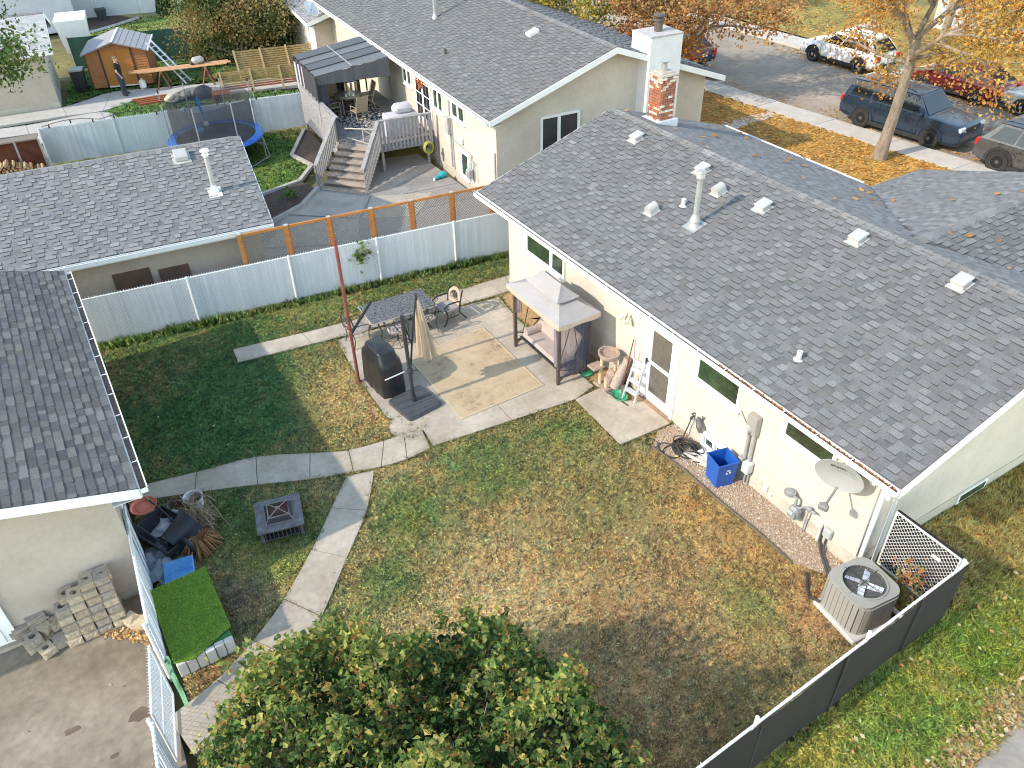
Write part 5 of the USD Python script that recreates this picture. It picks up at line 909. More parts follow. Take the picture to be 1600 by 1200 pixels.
lh = thing('refrigerant_hose', 'black insulated hose lying on the lawn left of the air conditioner', 'hose'); mb = MB(); mb.tube([(-1.15, -.25, .1), (-1.2, -.05, .05), (-1.05, .12, .04), (-.8, .35, .04)], .026, 7); mb.build('hose', mat('black_rubber'), lh, 40)
sp = thing('shrub', 'small straggly red leaved shrub against the chain link side gate', 'shrub', (.05, -1.0, 0)); g = np.random.default_rng(3); mb = MB()
for k in range(9): a = g.uniform(0, 6.3); mb.tube([(0, 0, 0), (.08 * math.cos(a), .1 * math.sin(a), .4), (.2 * math.cos(a), .25 * math.sin(a), g.uniform(.6, 1.05))], .006, 4)
mb.build('stems', mat('stem'), sp); mb = MB()
for k in range(260):
    z = g.uniform(.1, 1.05); c = np.array([g.normal(0, .12), g.normal(-.02, .18), z]); s = g.uniform(.03, .055); d = unit(g.normal(size=3)) * s; e = unit(np.cross(d, g.normal(size=3))) * s * .6; mb.add([c - d, c - e, c + d, c + e], [[0, 1, 2, 3]], np.array([(.42, .16, .06), (.5, .28, .12), (.35, .32, .1)][g.integers(3)] if z > .5 else [(.3, .33, .12), (.2, .26, .06), (.4, .4, .18)][g.integers(3)]))
mb.build('leaves', leaf_m, sp, kind='stuff')
# fire pit
fp = thing('fire_pit', 'square dark metal fire pit table with raised spark screen on the lawn', 'fire pit', (-8.68, 6.82, 0), R(-13)); fpm = mat('slate_metal', (.10, .098, .11), .6, .3, 7, .5, 40, col2=(.2, .19, .2))
mb = MB(); P = Polygon([(-.45, -.45), (.45, -.45), (.45, .45), (-.45, .45)]); mb.prism(P.difference(P.buffer(-.2, join_style=2)), .31, .34); mb.build('tabletop', fpm, fp)
for sx in (-1, 1):
    for sy in (-1, 1): mb = MB(); mb.ob((sx * .38 - .03, sy * .38 - .03, 0), (.06, 0, 0), (0, .06, 0), (0, 0, .31)); mb.build('leg', fpm, fp)
mb = MB(); mb.b2((-.36, -.36, .05), (.36, .36, .06)); mb.b2((-.26, -.26, .1), (.26, .26, .3)); mb.build('bowl', mat('ash_black', (.03, .028, .027), .9), fp)
mb = MB()
for k in range(4):
    A = rz(k * PI / 2)
    for i in range(-4, 5): mb.box(A @ np.array([i * .08, -.38, .18]), (.012, .012, .25), A)
    mb.box(A @ np.array([0, -.38, .05]), (.7, .014, .014), A)
mb.build('side_bars', fpm, fp)
mb = MB(); f4 = lambda a, z: [(-a, -a, z), (a, -a, z), (a, a, z), (-a, a, z), (-a, -a, z)]; mb.tube(f4(.27, .35), .012, 5); mb.tube(f4(.2, .46), .014, 5); [mb.tube([(sx * .27, sy * .27, .35), (sx * .2, sy * .2, .46)], .012, 5) for sx in (-1, 1) for sy in (-1, 1)]
lidf = mb.build('screen_frame', mat('bronze_metal', (.22, .19, .18), .5), fp); mb = MB(); [mb.tube([(sx * .2, sy * .2, .46), (0, 0, .49)], .009, 5) for sx in (-1, 1) for sy in (-1, 1)]; mb.tube([(-.04, 0, .49), (-.03, 0, .53), (.03, 0, .53), (.04, 0, .49)], .008, 5); mb.build('cross_bars', mat('tarnished', (.32, .26, .2), .5), lidf)
mb = MB(); mb.b2((-.19, -.19, .40), (.19, .19, .405)); mb.build('fire_grate', mat('rust_dark', (.075, .03, .022), .85, .35, 20), lidf)
mb = MB(); [mb.add([(sx * .265 if k == 0 else 0, 0, 0)] * 0 or np.array([(-.265, -.265, .352), (.265, -.265, .352), (.2, -.2, .452), (-.2, -.2, .452)]) @ rz(k * PI / 2).T, [[0, 1, 2, 3]]) for k in range(4) for sx in (1,)]; mb.build('spark_mesh', see_through('spark_mesh', (.05, .045, .05), .7), lidf)
# ---------------------------------------------------------------- clutter beside the near garage
ps = thing('plant_stand', 'orange plastic saucer on a grey pot by the garage corner', 'plant pot', (-10.92, 8.28, 0)); mb = MB(); mb.lathe([(0, 0), (.13, 0), (.15, .3), (.12, .32), (.16, .5), (.15, .5), (0, .48)], n=20); mb.build('pot', mat('grey_pot', (.25, .25, .24), .7), ps, 40)
mb = MB(); mb.lathe([(0, .50), (.22, .50), (.25, .54), (.26, .54), (.225, .485), (0, .48)], n=26); mb.build('saucer', mat('orange_plastic', (.62, .17, .11), .55, .08, 4), ps, 40)
wb = thing('garden_cart', 'black plastic cart tipped on its side in the clutter beside the near garage', 'cart', (-10.72, 7.6, .02), R(-62)); bp = mat('black_plastic', (.02, .022, .028), .4, .3, 6)
mb = MB(); V = [(-.36, -.3, .02), (.40, -.3, .02), (.40, .3, .02), (-.36, .3, .02), (-.48, -.38, .40), (.55, -.38, .34), (.55, .38, .34), (-.48, .38, .40)]; mb.add(V, [[0, 1, 2], [0, 2, 3], [0, 4, 5], [0, 5, 1], [1, 5, 6], [1, 6, 2], [2, 6, 7], [2, 7, 3], [3, 7, 4], [3, 4, 0]]); mb.ob((-.36, -.3, .06), (.76, 0, 0), (0, .6, 0), (0, 0, .012)); mb.build('tray', bp, wb)
mb = MB(); mb.tube([(-.48, -.38, .4), (.55, -.38, .34), (.55, .38, .34), (-.48, .38, .40), (-.48, -.38, .4)], .022, 6); mb.build('rim', bp, wb)
for s in (-1, 1): mb = MB(); mb.tube([(.5, s * .2, .1), (-.3, s * .26, .46), (-.82, s * .32, .5)], .02, 7); q = mb.build('handle', bp, wb, 30); mb = MB(); mb.cyl((-.72, s * .31, .495), (-.86, s * .325, .5), .026, n=8); mb.build('grip', mat('grip_tan', (.35, .26, .2), .7), q)
mb = MB(); mb.tm(trimesh.creation.torus(.15, .05, major_sections=22, minor_sections=8), rx(PI / 2), (.62, 0, .2)); mb.build('wheel', bp, wb, 40); mb = MB(); mb.tube([(.1, -.3, .12), (.1, .3, .12)], .018, 6); mb.b2((-.1, -.05, .075), (.22, .03, .085)); mb.build('brace', steel, wb)
drum = thing('plastic_tub', 'big dark plastic tub lying open between the cart and the dried vines', 'tub', (-10.42, 7.45, .26), R(20)); mb = MB(); mb.lathe([(0, -.3), (.25, -.3), (.3, .3), (.28, .3), (.23, -.27), (0, -.27)], n=22, T=ry(1.2)); mb.build('tub', mat('navy_plastic', (.025, .03, .042), .45, .2, 5), drum, 40)
for i, (x, y, s, lab) in enumerate(((-10.62, 7.98, .32, 'crumpled pale tarp under the cart near the garage corner'), (-11.02, 7.3, .26, 'crumpled grey blue cloth between the fence and the cart'), (-10.95, 6.85, .24, 'folded grey sheet on the ground between the fence and the blue bin'))):
    g = np.random.default_rng(30 + i); mb = MB(); xs = np.linspace(-1, 1, 16); X, Y = np.meshgrid(xs, xs, indexing='ij'); Z = meshkit.fbm(np.stack([X * 2.2 + i * 9, Y * 2.2, 0 * X], -1), 4, i) * .45 * (1.1 - np.maximum(abs(X), abs(Y))); mb.grid(np.stack([X * s * 1.3 + .06 * np.sin(Y * 5), Y * s + .05 * np.sin(X * 7), Z + .01], -1)); t_ = thing('crumpled_tarp', lab, 'tarp', (x, y, .02), .5 * i); mb.build('sheet', mat(f'tarp_{"pale blue grey".split()[i]}', [(.55, .57, .62), (.25, .27, .33), (.27, .30, .34)][i], .75, .12, 6), t_, 35)
for i, (x, y, r_, h, c, lab) in enumerate(((-10.02, 8.28, .19, .28, (.62, .60, .60), 'white plastic bucket of dry stalks at the walkway edge'), (-10.36, 8.42, .17, .16, (.10, .085, .05), 'low dark wicker basket between saucer stand and white bucket'))):
    t_ = thing('bucket', lab, 'bucket', (x, y, 0)); mb = MB(); mb.lathe([(0, .01), (r_ * .85, .01), (r_, h), (r_ * 1.08, h + .01), (r_ * 1.06, h - .01), (r_ * .93, h - .01), (r_ * .8, .03), (0, .03)], n=24); mb.build('body', mat(f'bucket_{"white wicker".split()[i]}', c, .6, .2, 9), t_, 40)
    if i: mb = MB(); [mb.tm(trimesh.creation.torus(r_ * (1 - .06 * k), .013, major_sections=20, minor_sections=5), None, (0, 0, h - .03 * k)) for k in range(5)]; mb.build('weave', mat('bucket_wicker'), t_, 30)
    mb = MB(); g = np.random.default_rng(i)
    for _ in range(24): a, q = g.uniform(0, 6.3), g.uniform(0, r_ * .75); mb.tube([(q * math.cos(a), q * math.sin(a), .05), (q * 1.2 * math.cos(a), q * 1.2 * math.sin(a), h * g.uniform(.6, 1.2))], .007, 4)
    mb.build('dry_stalks', mat('dry_stalk', (.30, .19, .11), .85, .3, 20), t_, kind='stuff')
for i, (x, y, rot, c, lab) in enumerate(((-10.12, 7.78, .3, (.30, .22, .14), 'tangle of pale dry vines between the bucket and the cart'), (-10.18, 7.12, 1.2, (.33, .16, .07), 'rusty brown root ball of dead fern like stalks by the blue bin'))):
    g = np.random.default_rng(60 + i); t_ = thing('dead_vines', lab, 'dead plant', (x, y, 0), rot); mb = MB()
    for _ in range(210 if i == 0 else 170):
        a = g.uniform(0, 2 * PI)
        if i == 0: p = np.array([g.normal(0, .16), g.normal(0, .26), g.uniform(.03, .3)]); d = np.array([math.cos(a) * .15, math.sin(a) * .26, g.normal(0, .06)]); pts = [p - d, p + [0, 0, g.uniform(0, .07)], p + d]
        else: q = g.uniform(.25, .42); pts = [(.03 * math.cos(a), .03 * math.sin(a), .1), (q * .5 * math.cos(a), q * .5 * math.sin(a), g.uniform(.2, .34)), (q * math.cos(a + .2), q * math.sin(a + .2), g.uniform(.02, .14))]
        mb.tube(pts, g.uniform(.005, .010), 4, col=np.array([1, 1, 1]) * g.uniform(.6, 1.5))
    mb.build('stalks', mat(f'dry_vine_{"pale rust".split()[i]}', c, .9, .3, 20, tint=True), t_, kind='stuff')
bb = thing('storage_bin', 'bright blue plastic storage bin with dusty lid in front of the turf box', 'storage bin', (-10.72, 6.42, 0), R(-8)); bl2 = mat('bright_blue', (.01, .17, .55), .45, .2, 3, col2=(.12, .33, .62)); mb = MB(); mb.cbox((0, 0, .14), (.44, .56, .26), .03); mb.build('bin', bl2, bb); mb = MB(); mb.cbox((0, 0, .295), (.54, .66, .05), .02); [mb.box((x, 0, .322), (.012, .56, .008)) for x in (-.16, 0, .16)]; [mb.box((0, y, .3222), (.46, .012, .006)) for y in (-.18, .02, .2)]; mb.build('lid', bl2, bb)
tx = thing('turf_box', 'raised block of pavers covered with bright green artificial turf beside the fence', 'turf covered box', (-10.78, 5.34, 0), R(1.2)); W_, L_ = .96, 1.72
g = np.random.default_rng(2); pv = mat('paver_pale', (.52, .50, .48), .9, .1, 5, .4, 50)
for k in range(6): x0 = -W_ / 2 + k * W_ / 6; mb = MB(); mb.cbox((x0 + W_ / 12, -L_ / 2 - .04 + g.normal(0, .006), .165), (W_ / 6 - .008, .10, .33), .012); mb.build('paver', pv, tx)
mb = MB(); mb.b2((-W_ / 2, -L_ / 2 + .012, 0), (W_ / 2, L_ / 2, .31)); mb.build('core', mat('turf_backing', (.05, .16, .06), .8), tx)
P0 = Polygon([(-W_ / 2 - .02, L_ / 2 + .02), (-W_ / 2 - .02, -L_ / 2 - .02), (-W_ / 2 + .3, -L_ / 2 - .12), (W_ / 2 - .1, -L_ / 2 + .14), (W_ / 2 + .03, -L_ / 2 + .18), (W_ / 2 + .04, L_ / 2 + .02)]); mb = MB(); mb.prism(P0, .335, .35); mb.ob((W_ / 2 + .005, -L_ / 2 + .2, 0), (.012, 0, 0), (0, L_ - .2, 0), (.02, 0, .335)); mb.build('turf_mat', mat('turf_mat', (.18, .30, .06), .8, .2, 9), tx)
P = np.stack([g.uniform(-.55, .55, 30000), g.uniform(-.98, .9, 30000), np.full(30000, .35)], 1); P = P[inside(P0, P)]; n = len(P); a = g.uniform(0, 6.3, n); s_ = np.stack([np.cos(a), np.sin(a), 0 * a], 1) * .006; tip = P + np.stack([g.normal(0, .012, n), g.normal(0, .012, n) - .008, g.uniform(.018, .04, n)], 1)
c = np.array([.36, .52, .10]) * g.uniform(.6, 1.5, n)[:, None]; mb = MB(); mb.add(np.stack([P + s_, P - s_, tip], 1).reshape(-1, 3), np.arange(3 * n).reshape(-1, 3), np.repeat(c, 3, 0)); mb.build('turf_pile', grass_m, tx, kind='stuff')
# stacked blocks against the near garage wall: every block is a thing
blk = [mat(f'block_{n}', c, .95, .2, 14, .9, 45) for n, c in (('tan', (.42, .34, .25)), ('grey', (.36, .31, .26)), ('buff', (.50, .42, .31)))]
def block_mesh(w, d, h, hollow, m, t):
    mb = MB(); g = np.random.default_rng(int(w * 1000 + d * 100)); P = Polygon([(-w / 2, -d / 2), (w / 2, -d / 2), (w / 2 * .93, d / 2), (-w / 2 * .93, d / 2)]).buffer(-.008).buffer(.008)
    if hollow: P = P.difference(affinity.translate(affinity.scale(Point(0, 0).buffer(1, quad_segs=4), w * .26, d * .24), 0, d * .06))
    mb.prism(P, 0, h); f = MB(); nx, nz = 9, 5; X = np.linspace(-w / 2 + .008, w / 2 - .008, nx); Zs = np.linspace(.005, h - .005, nz)
    f.grid([[np.array([x, -d / 2 - .003 - g.uniform(0, .022) * (0 < i < nx - 1) * (0 < j < nz - 1), z]) for j, z in enumerate(Zs)] for i, x in enumerate(X)]); q = mb.build('block', m, t); f.build('split_face', m, t)
protos = {}
BL = []
for col, (x, h) in enumerate(((-12.62, 5), (-12.375, 6), (-12.13, 7), (-11.885, 7))):
    for k in range(h):
        BL.append((x + .004 * ((k * 7 + col * 3) % 5 - 2), 6.12 + .045 * k + .008 * ((k * 5 + col) % 3), .145 * k + .02, .05 * ((k * 3 + col * 5) % 5 - 2) * .2, k == h - 1, 'front row, column %d' % col))
for col, (x, h) in enumerate(((-12.5, 5), (-12.1, 6), (-11.86, 6))): BL.append((x, 6.46, .145 * h, .05 * col, True, 'back'))
BL += [(-13.28, 6.35, .02, .35, False, ''), (-13.22, 6.34, .165, .3, True, ''), (-13.02, 6.42, .02, -.3, False, ''), (-13.05, 6.5, .165, .9, False, ''), (-12.85, 6.2, .02, .1, False, ''), (-12.83, 6.52, .02, .2, False, ''), (-12.82, 6.5, .165, .15, False, ''), (-13.08, 6.12, .02, .4, True, ''), (-11.72, 5.98, .02, .5, False, ''), (-11.6, 5.84, .02, 1.1, False, '')]
words = ['bottom', 'second', 'third', 'fourth', 'fifth', 'sixth', 'top']; place = ['left', 'second', 'third', 'right']
lab = []
for col, h in enumerate((5, 6, 7, 7)):
    for k in range(h): lab.append(f'concrete retaining block, {"topmost, hollow" if k == h - 1 else words[k] + " from the ground"} in the {["leftmost", "second", "third", "rightmost"][col]} tall column of the stack')
lab += [f'hollow concrete block standing behind the stack against the wall, {w}' for w in ('leftmost', 'middle', 'rightmost')]
lab += ['loose block lowest at the door end of the stack', 'hollow block tilted on top at the door end of the stack', 'loose block leaning askew behind the hollow one near the door', 'slanted wedge shaped block lying on loose ones near the door', 'small block in front between door end and tall columns', 'lower block behind the gap left of the tall columns', 'upper block of the pair in the gap left of the tall columns', 'hollow block on its side nearest the driveway', 'single loose block among leaves right of the stack', 'last loose block beside the fence right of the stack']
for (x, y, z, r_, hol, _), lb in zip(BL, lab):
    m_ = (len(lb) + int(x * 10)) % 3; k = (hol, m_)
    if k not in protos:
        protos[k] = thing('concrete_block', lb, 'block', (x, y, z), r_, 'stacked concrete blocks'); block_mesh(.235, .26, .14, hol, blk[m_], protos[k])
    else: dup(protos[k], (x, y, z), r_, lb)
SLABS = [(-13.42, 6.78, 6, .25), (-13.12, 6.8, 8, .2)]
sproto = None
for si, (x, y, n_, r_) in enumerate(SLABS):
    for k in range(n_):
        lb = f'thin paving slab, {["lowest", "second", "third", "fourth", "fifth", "sixth", "seventh", "eighth"][k]} of the {["left", "right"][si]} pile beside the garage door'; loc = (x + .02 * ((k * 3) % 4 - 1.5), y - .02 * k * .5, .02 + .058 * k)
        if sproto is None:
            sproto = thing('paving_slab', lb, 'slab', loc, r_, 'piled paving slabs'); mb = MB(); mb.cbox((0, 0, .027), (.30, .38, .052), .008); mb.build('slab', blk[1], sproto)
        else: dup(sproto, loc, r_ + .06 * ((k * 5) % 3 - 1), lb)
# leftover timber and retaining strip beside the fence
mb = MB(); mb.ob((-11.52, 5.1, 0), (.12, 1.35, 0), (.12, -.01, 0), (0, 0, .14)); tb_ = thing('curb_strip', 'concrete curb strip between parking pad and side fence', 'curb'); mb.build('curb', concrete_d, tb_)

# ---------------------------------------------------------------- neighbour's deck
dk = thing('deck', 'weathered grey wooden deck with stairs and railings beside the neighbour house', 'deck'); DZ = 1.05
Apt, Bpt, Cpt, Dpt, Ept = np.array([.42, 22.12]), np.array([2.46, 21.86]), np.array([2.95, 28.4]), np.array([-.35, 28.3]), np.array([-.68, 23.46])
DP_ = Polygon([Apt, Bpt, Cpt, Dpt, Ept]); dark_board = mat('deck_boards', (.20, .185, .18), .85, .3, 5, .4, 60, stretch=(3, 1, 3), col2=(.36, .33, .31))
for k in range(46):
    y0 = 21.8 + k * .145; p = DP_.intersection(Polygon([(-2, y0), (4, y0 - .4), (4, y0 - .265), (-2, y0 + .135)]))
    if not p.is_empty and p.geom_type == 'Polygon' and p.area > .02: MB().prism(p, DZ - .04, DZ).build('board', dark_board, dk)
mb = MB()
for a, b in ((Apt, Bpt), (Dpt, Ept), (Ept, Apt)): t_ = unit(b - a); n_ = np.array([t_[1], -t_[0]]); mb.ob((*a, DZ - .28), (*(b - a), 0), (*(n_ * .04), 0), (0, 0, .23))
mb.build('rim_joist', wood_grey, dk)
for p in ((.5, 22.1), (2.3, 21.95), (-.6, 23.6), (-.3, 28.2), (.1, 22.5)): mb = MB(); mb.b2((p[0] - .045, p[1] + .02, -.1), (p[0] + .045, p[1] + .11, DZ - .045)); mb.build('post', wood_grey, dk)
def railing(a, b, z0a, z0b, h=.85, sp=.14, bal=(.04, .09), low=-.22, par=None):
    a, b = np.array(a, float), np.array(b, float); L = np.linalg.norm(b - a); t_ = (b - a) / L; n_ = np.array([t_[1], -t_[0]])
    mb = MB(); mb.ob((*(a - n_ * .06), z0a + h), (*(b - a), z0b - z0a), (*(n_ * .14), 0), (0, 0, .04)); mb.build('handrail', wood_grey, dk)
    n = max(2, int(L / sp))
    for k in range(n + 1):
        x = L * k / n; c = a + t_ * min(x, L - .09); z = z0a + (z0b - z0a) * x / L; mb = MB(); mb.ob((*(c + n_ * .041), z + low), (*(t_ * bal[1] * .85), 0), (*(n_ * bal[0]), 0), (0, 0, h - low - .002)); mb.build('baluster', wood_grey, dk)
railing(Apt, Bpt, DZ, DZ)
SB0, SB1 = np.array([-2.16, 21.98]), np.array([-.96, 20.62])       # foot of the stairs
railing(Ept, SB0, DZ, .02, low=-.05); railing(SB1, Apt, .02, DZ, low=-.05)
for k in range(7):
    s0, s1 = k / 7, (k + 1) / 7; p0, p1 = Ept + (SB0 - Ept) * s0, Ept + (SB0 - Ept) * (s1 + .02); q0, q1 = Apt + (SB1 - Apt) * s0, Apt + (SB1 - Apt) * (s1 + .02); z = DZ * (1 - s1) + .02
    mb = MB(); ins = (q0 - p0) * .035; mb.add([(*(p0 + ins), z - .04), (*(q0 - ins), z - .04), (*(q1 - ins), z - .04), (*(p1 + ins), z - .04), (*(p0 + ins), z), (*(q0 - ins), z), (*(q1 - ins), z), (*(p1 + ins), z)], CUBE_F[:, ::-1]); mb.build('tread', wood_tread, dk)
    mb = MB(); mb.add([(*(p0 + ins), z), (*(q0 - ins), z), (*(q0 - ins * 1.01), z + DZ / 7 - .045), (*(p0 + ins * 1.01), z + DZ / 7 - .045)], [[0, 1, 2], [0, 2, 3], [2, 1, 0], [3, 2, 0]]); mb.build('riser', wood_grey, dk)
mb = MB(); a, b = Ept, Dpt; t_ = unit(b - a); L = np.linalg.norm(b - a); mb.ob((*a, DZ + .80), (*(b - a), 0), (.13, 0, 0), (0, 0, .04)); mb.build('handrail', wood_grey, dk)
mb = MB(); chain(mb, a, b, DZ - .75, DZ + .8, .075, .012); mb.build('lattice', wood_grey, dk, kind='stuff')
mb = MB(); mb.grid([[(*(a + (b - a) * s + [.03, 0]), z) for z in (DZ - .8, DZ + .8)] for s in (0, 1)]); mb.build('lattice_backing', mat('grey_screen', (.14, .14, .15), .9), dk)
mg = thing('stair_gate', 'loose pale lumber frame leaning at the top of the deck stairs', 'wooden frame'); mb = MB(); E_ = DZ + .02; mb.tube([(-.45, 23.2, E_ + .45), (.35, 22.35, E_ + .5)], .03, 5); mb.tube([(-.42, 23.15, E_ + .12), (.3, 22.3, E_ - .1)], .025, 5); mb.tube([(.05, 22.7, E_), (.05, 22.7, E_ + .5)], .03, 5); mb.tube([(.05, 22.7, E_ + .45), (.42, 22.4, E_ + .2)], .025, 5); mb.build('frame', mat('pale_wood', (.42, .38, .33), .8), mg)
# canopy over the deck
cn = thing('deck_canopy', 'dark grey lean to canopy with cloth walls over the far end of the deck', 'canopy'); cm = mat('canopy_grey', (.075, .078, .09), .6, .12, 2); cm2 = mat('canopy_wall', (.045, .043, .055), .85, .2, 5)
c00, c10, c11, c01 = np.array([-.54, 25.43, 2.86]), np.array([2.33, 25.0, 3.24]), np.array([2.58, 28.35, 3.24]), np.array([-.28, 28.65, 2.86])
lerp2 = lambda s, t: (c00 * (1 - s) + c10 * s) * (1 - t) + (c01 * (1 - s) + c11 * s) * t
for i in range(4):
    for j in range(2): mb = MB(); P = [lerp2(s, t) for s, t in ((j / 2 + .004, i / 4 + .004), ((j + 1) / 2 - .004, i / 4 + .004), ((j + 1) / 2 - .004, (i + 1) / 4 - .004), (j / 2 + .004, (i + 1) / 4 - .004))]; slab(mb, [p + [0, 0, .02 * (i % 2)] for p in P], .015); mb.build('roof_panel', cm if i % 2 else mat('canopy_grey_light', (.115, .118, .13), .5, .1, 2), cn)
for i in range(1, 4): mb = MB(); p, q = lerp2(0, i / 4), lerp2(1, i / 4); mb.ob(p + [0, -.03, 0], q - p, (0, .05, 0), (0, 0, .035)); mb.build('rib', black_metal, cn)
mb = MB(); p, q = lerp2(.5, 0), lerp2(.5, 1); mb.ob(p - [.02, 0, -.012], q - p, (.04, 0, 0), (0, 0, .03)); mb.build('seam', mat('seam_grey', (.3, .3, .31), .5), cn)
for p in (c00, c01, lerp2(1, .02), lerp2(1, .98)): mb = MB(); mb.cyl((p[0], p[1], DZ), p - [0, 0, .03], .035, n=8); mb.build('post', black_metal, cn)
def cloth(mb, a, b, z0, z1a, z1b, wv=.03, n=24): mb.grid([[np.array([a[0] + (b[0] - a[0]) * s + wv * math.sin(s * 40), a[1] + (b[1] - a[1]) * s + wv * math.cos(s * 37), z0 + (z1a + (z1b - z1a) * s - z0) * z]) for z in np.linspace(0, 1, 4)] for s in np.linspace(0, 1, n)])
mb = MB(); cloth(mb, c00, c10, 2.52, 2.84, 3.22, .012); mb.build('valance', mat('canopy_grey'), cn, 60)
mb = MB(); cloth(mb, c00, c01, DZ + .03, 2.84, 2.84); mb.build('side_wall', cm2, cn, 60); mb = MB(); cloth(mb, c01, lerp2(.62, 1), DZ + .03, 2.84, 3.0); mb.build('side_wall', cm2, cn, 60)
mb = MB(); cloth(mb, c00 + [.02, .02, 0], c00 + [.38, -.03, 0], DZ + .03, 2.6, 2.6, .03, 12); mb.build('curtain', mat('pale_curtain', (.42, .41, .48), .9, .1, 4) if False else cm2, cn, 60)
mb = MB(); cloth(mb, c01 + [-.04, -.1, 0], c01 + [-.06, -1.2, 0], 1.6, 2.7, 2.7, .04, 10); mb.build('curtain', mat('pale_curtain', (.45, .44, .5), .9, .1, 4), cn, 60)
# deck furniture
chair_tan = mat('sling_tan', (.32, .245, .16), .85, .1, 5, .3, 40); frame_tan = mat('frame_tan', (.42, .36, .28), .5, .1, 6)
def sling_chair(t, hb=.62):
    mb = MB(); mb.box((0, 0, .40), (.48, .46, .025)); mb.build('seat', chair_tan, t); mb = MB(); mb.ob((-.23, -.23, .42), (0, .46, 0), (-.2, 0, hb), (-.02, 0, 0)); mb.build('backrest', chair_tan, t)
    for s in (-1, 1):
        y = s * .25; mb = MB(); mb.tube([(.24, y, 0), (.22, y, .58), (-.27, y, .60)], .014, 5); mb.tube([(-.32, y, 0), (-.2, y, .40), (-.42, y, .42 + hb)], .014, 5); mb.tube([(-.22, y, .4), (.23, y, .4)], .012, 5); mb.build('side_frame', frame_tan, t)
chairs_lab = [((.12, 26.0), 8, 'tan sling chair at the left of the deck table, back to the railing'), ((.75, 27.0), -75, 'tan sling chair behind the deck table, facing the stairs'), ((1.62, 26.1), 175, 'tan sling chair on the house side of the deck table'), ((.85, 24.95), 95, 'tan sling chair in front of the deck table, seen from behind')]
sc0 = None
for (x, y), a, lb in chairs_lab:
    if sc0 is None: sc0 = thing('sling_chair', lb, 'chair', (x, y, DZ), R(a), 'tan chairs round the deck table'); sling_chair(sc0)
    else: dup(sc0, (x, y, DZ), R(a), lb)
dt = thing('deck_table', 'round tan glass topped table on the neighbour deck with white candles on it', 'table', (.87, 26.05, DZ)); mb = MB(); mb.cyl((0, 0, .70), (0, 0, .72), .55, n=28); mb.build('tabletop', mat('table_glass', (.22, .18, .13), .2, .1, 4), dt, 40)
for k in range(4): a = k * PI / 2 + .6; mb = MB(); mb.tube([(.42 * math.cos(a), .42 * math.sin(a), .70), (.38 * math.cos(a), .38 * math.sin(a), 0)], .016, 5); mb.build('leg', frame_tan, dt)
for k, (x, y, lb) in enumerate(((.72, 25.85, 'white candle on the deck table, leftmost of three'), (.88, 25.9, 'white candle on the deck table, middle one of three'), (1.02, 25.8, 'white candle on the deck table, rightmost of three'))): t_ = thing('candle', lb, 'candle', (x, y, DZ + .72)); mb = MB(); mb.cyl((0, 0, 0), (0, 0, .11), .038, n=10); mb.build('wax', mat('candle_wax', (.7, .68, .6), .6), t_)
bq = thing('deck_grill', 'barbecue under a pale grey cover behind the front deck railing', 'grill', (1.55, 22.6, DZ), R(-6)); gc = mat('pale_cover', (.48, .46, .50), .7, .06, 4, .2, 20); mb = MB(); mb.cbox((0, 0, .42), (1.25, .58, .84), .05); mb.cbox((.1, .04, .98), (.72, .5, .36), .12); mb.build('cover', gc, bq, 40)
rg = thing('deck_rug', 'black and white patterned rug on the neighbour deck', 'rug'); mb = MB(); mb.prism([(.0, 24.1), (1.9, 23.9), (2.2, 27.4), (.3, 27.6)], DZ + .003, DZ + .012); mb.build('rug', usdkit.material(stage, '/World/Looks/deck_rug', {'g': ('geometry', {}), 'v': ('voronoi_texture', {'feature': 'distance_to_edge', 'scale': 5.5}), 'r': ('rgb_ramp', {'ramp': [(.0, (.03, .03, .03)), (.12, (.05, .05, .05)), (.18, (.45, .44, .43)), (1, (.5, .5, .48))]}), 'p': ('principled_bsdf', {'roughness': .95})}, [('g.position', 'v.vector'), ('v.distance', 'r.fac'), ('r.color', 'p.base_color')], surface='p.BSDF'), rg)
wr = thing('door_wreath', 'orange autumn wreath hanging on the neighbour deck door', 'wreath'); g = np.random.default_rng(2); mb = MB(); cW = NL + TN @ np.array([-.11, 6.2, 2.72])
for _ in range(120): a = g.uniform(0, 6.3); c = cW + [g.normal(0, .03), (.12 + g.normal(0, .03)) * math.cos(a), (.2 + g.normal(0, .04)) * math.sin(a)]; d = unit(g.normal(size=3)) * .05; e = unit(np.cross(d, g.normal(size=3))) * .03; mb.add([c - d, c - e, c + d, c + e], [[0, 1, 2, 3]], np.array([(.65, .16, .04), (.6, .25, .05), (.5, .1, .04)][g.integers(3)]))
mb.build('leaves', leaf_m, wr, kind='stuff')
dr_ = thing('deck_shelf', 'dark plant shelf with garland and white bottles under the deck canopy', 'shelf', (1.75, 28.0, DZ)); mb = MB(); [mb.b2((-.35, -.15, z), (.35, .15, z + .03)) for z in (.1, .6, 1.2)]; [mb.b2((x - .02, -.15, 0), (x + .02, .15, 1.5)) for x in (-.35, .35)]; mb.build('rack', black_metal, dr_); mb = MB(); [mb.cyl((x, -.05, .14), (x, -.05, .55), .05, n=8) for x in (-.2, 0, .2)]; mb.build('bottle', white, dr_); mb = MB(); g = np.random.default_rng(3)
for _ in range(150): c = np.array([g.uniform(-.4, .4), -.18 + g.normal(0, .05), 1.45 + g.normal(0, .09)]); d = unit(g.normal(size=3)) * .07; e = unit(np.cross(d, g.normal(size=3))) * .03; mb.add([c - d, c - e, c + d, c + e], [[0, 1, 2, 3]], np.array((.05, .11, .025)) * g.uniform(.6, 1.6))
mb.build('garland', leaf_m, dr_, kind='stuff')
hr = thing('hose_reel', 'yellow green garden hose coiled on the railing end of the deck', 'hose', (2.1, 21.62, .78)); mb = MB(); g = np.random.default_rng(5)
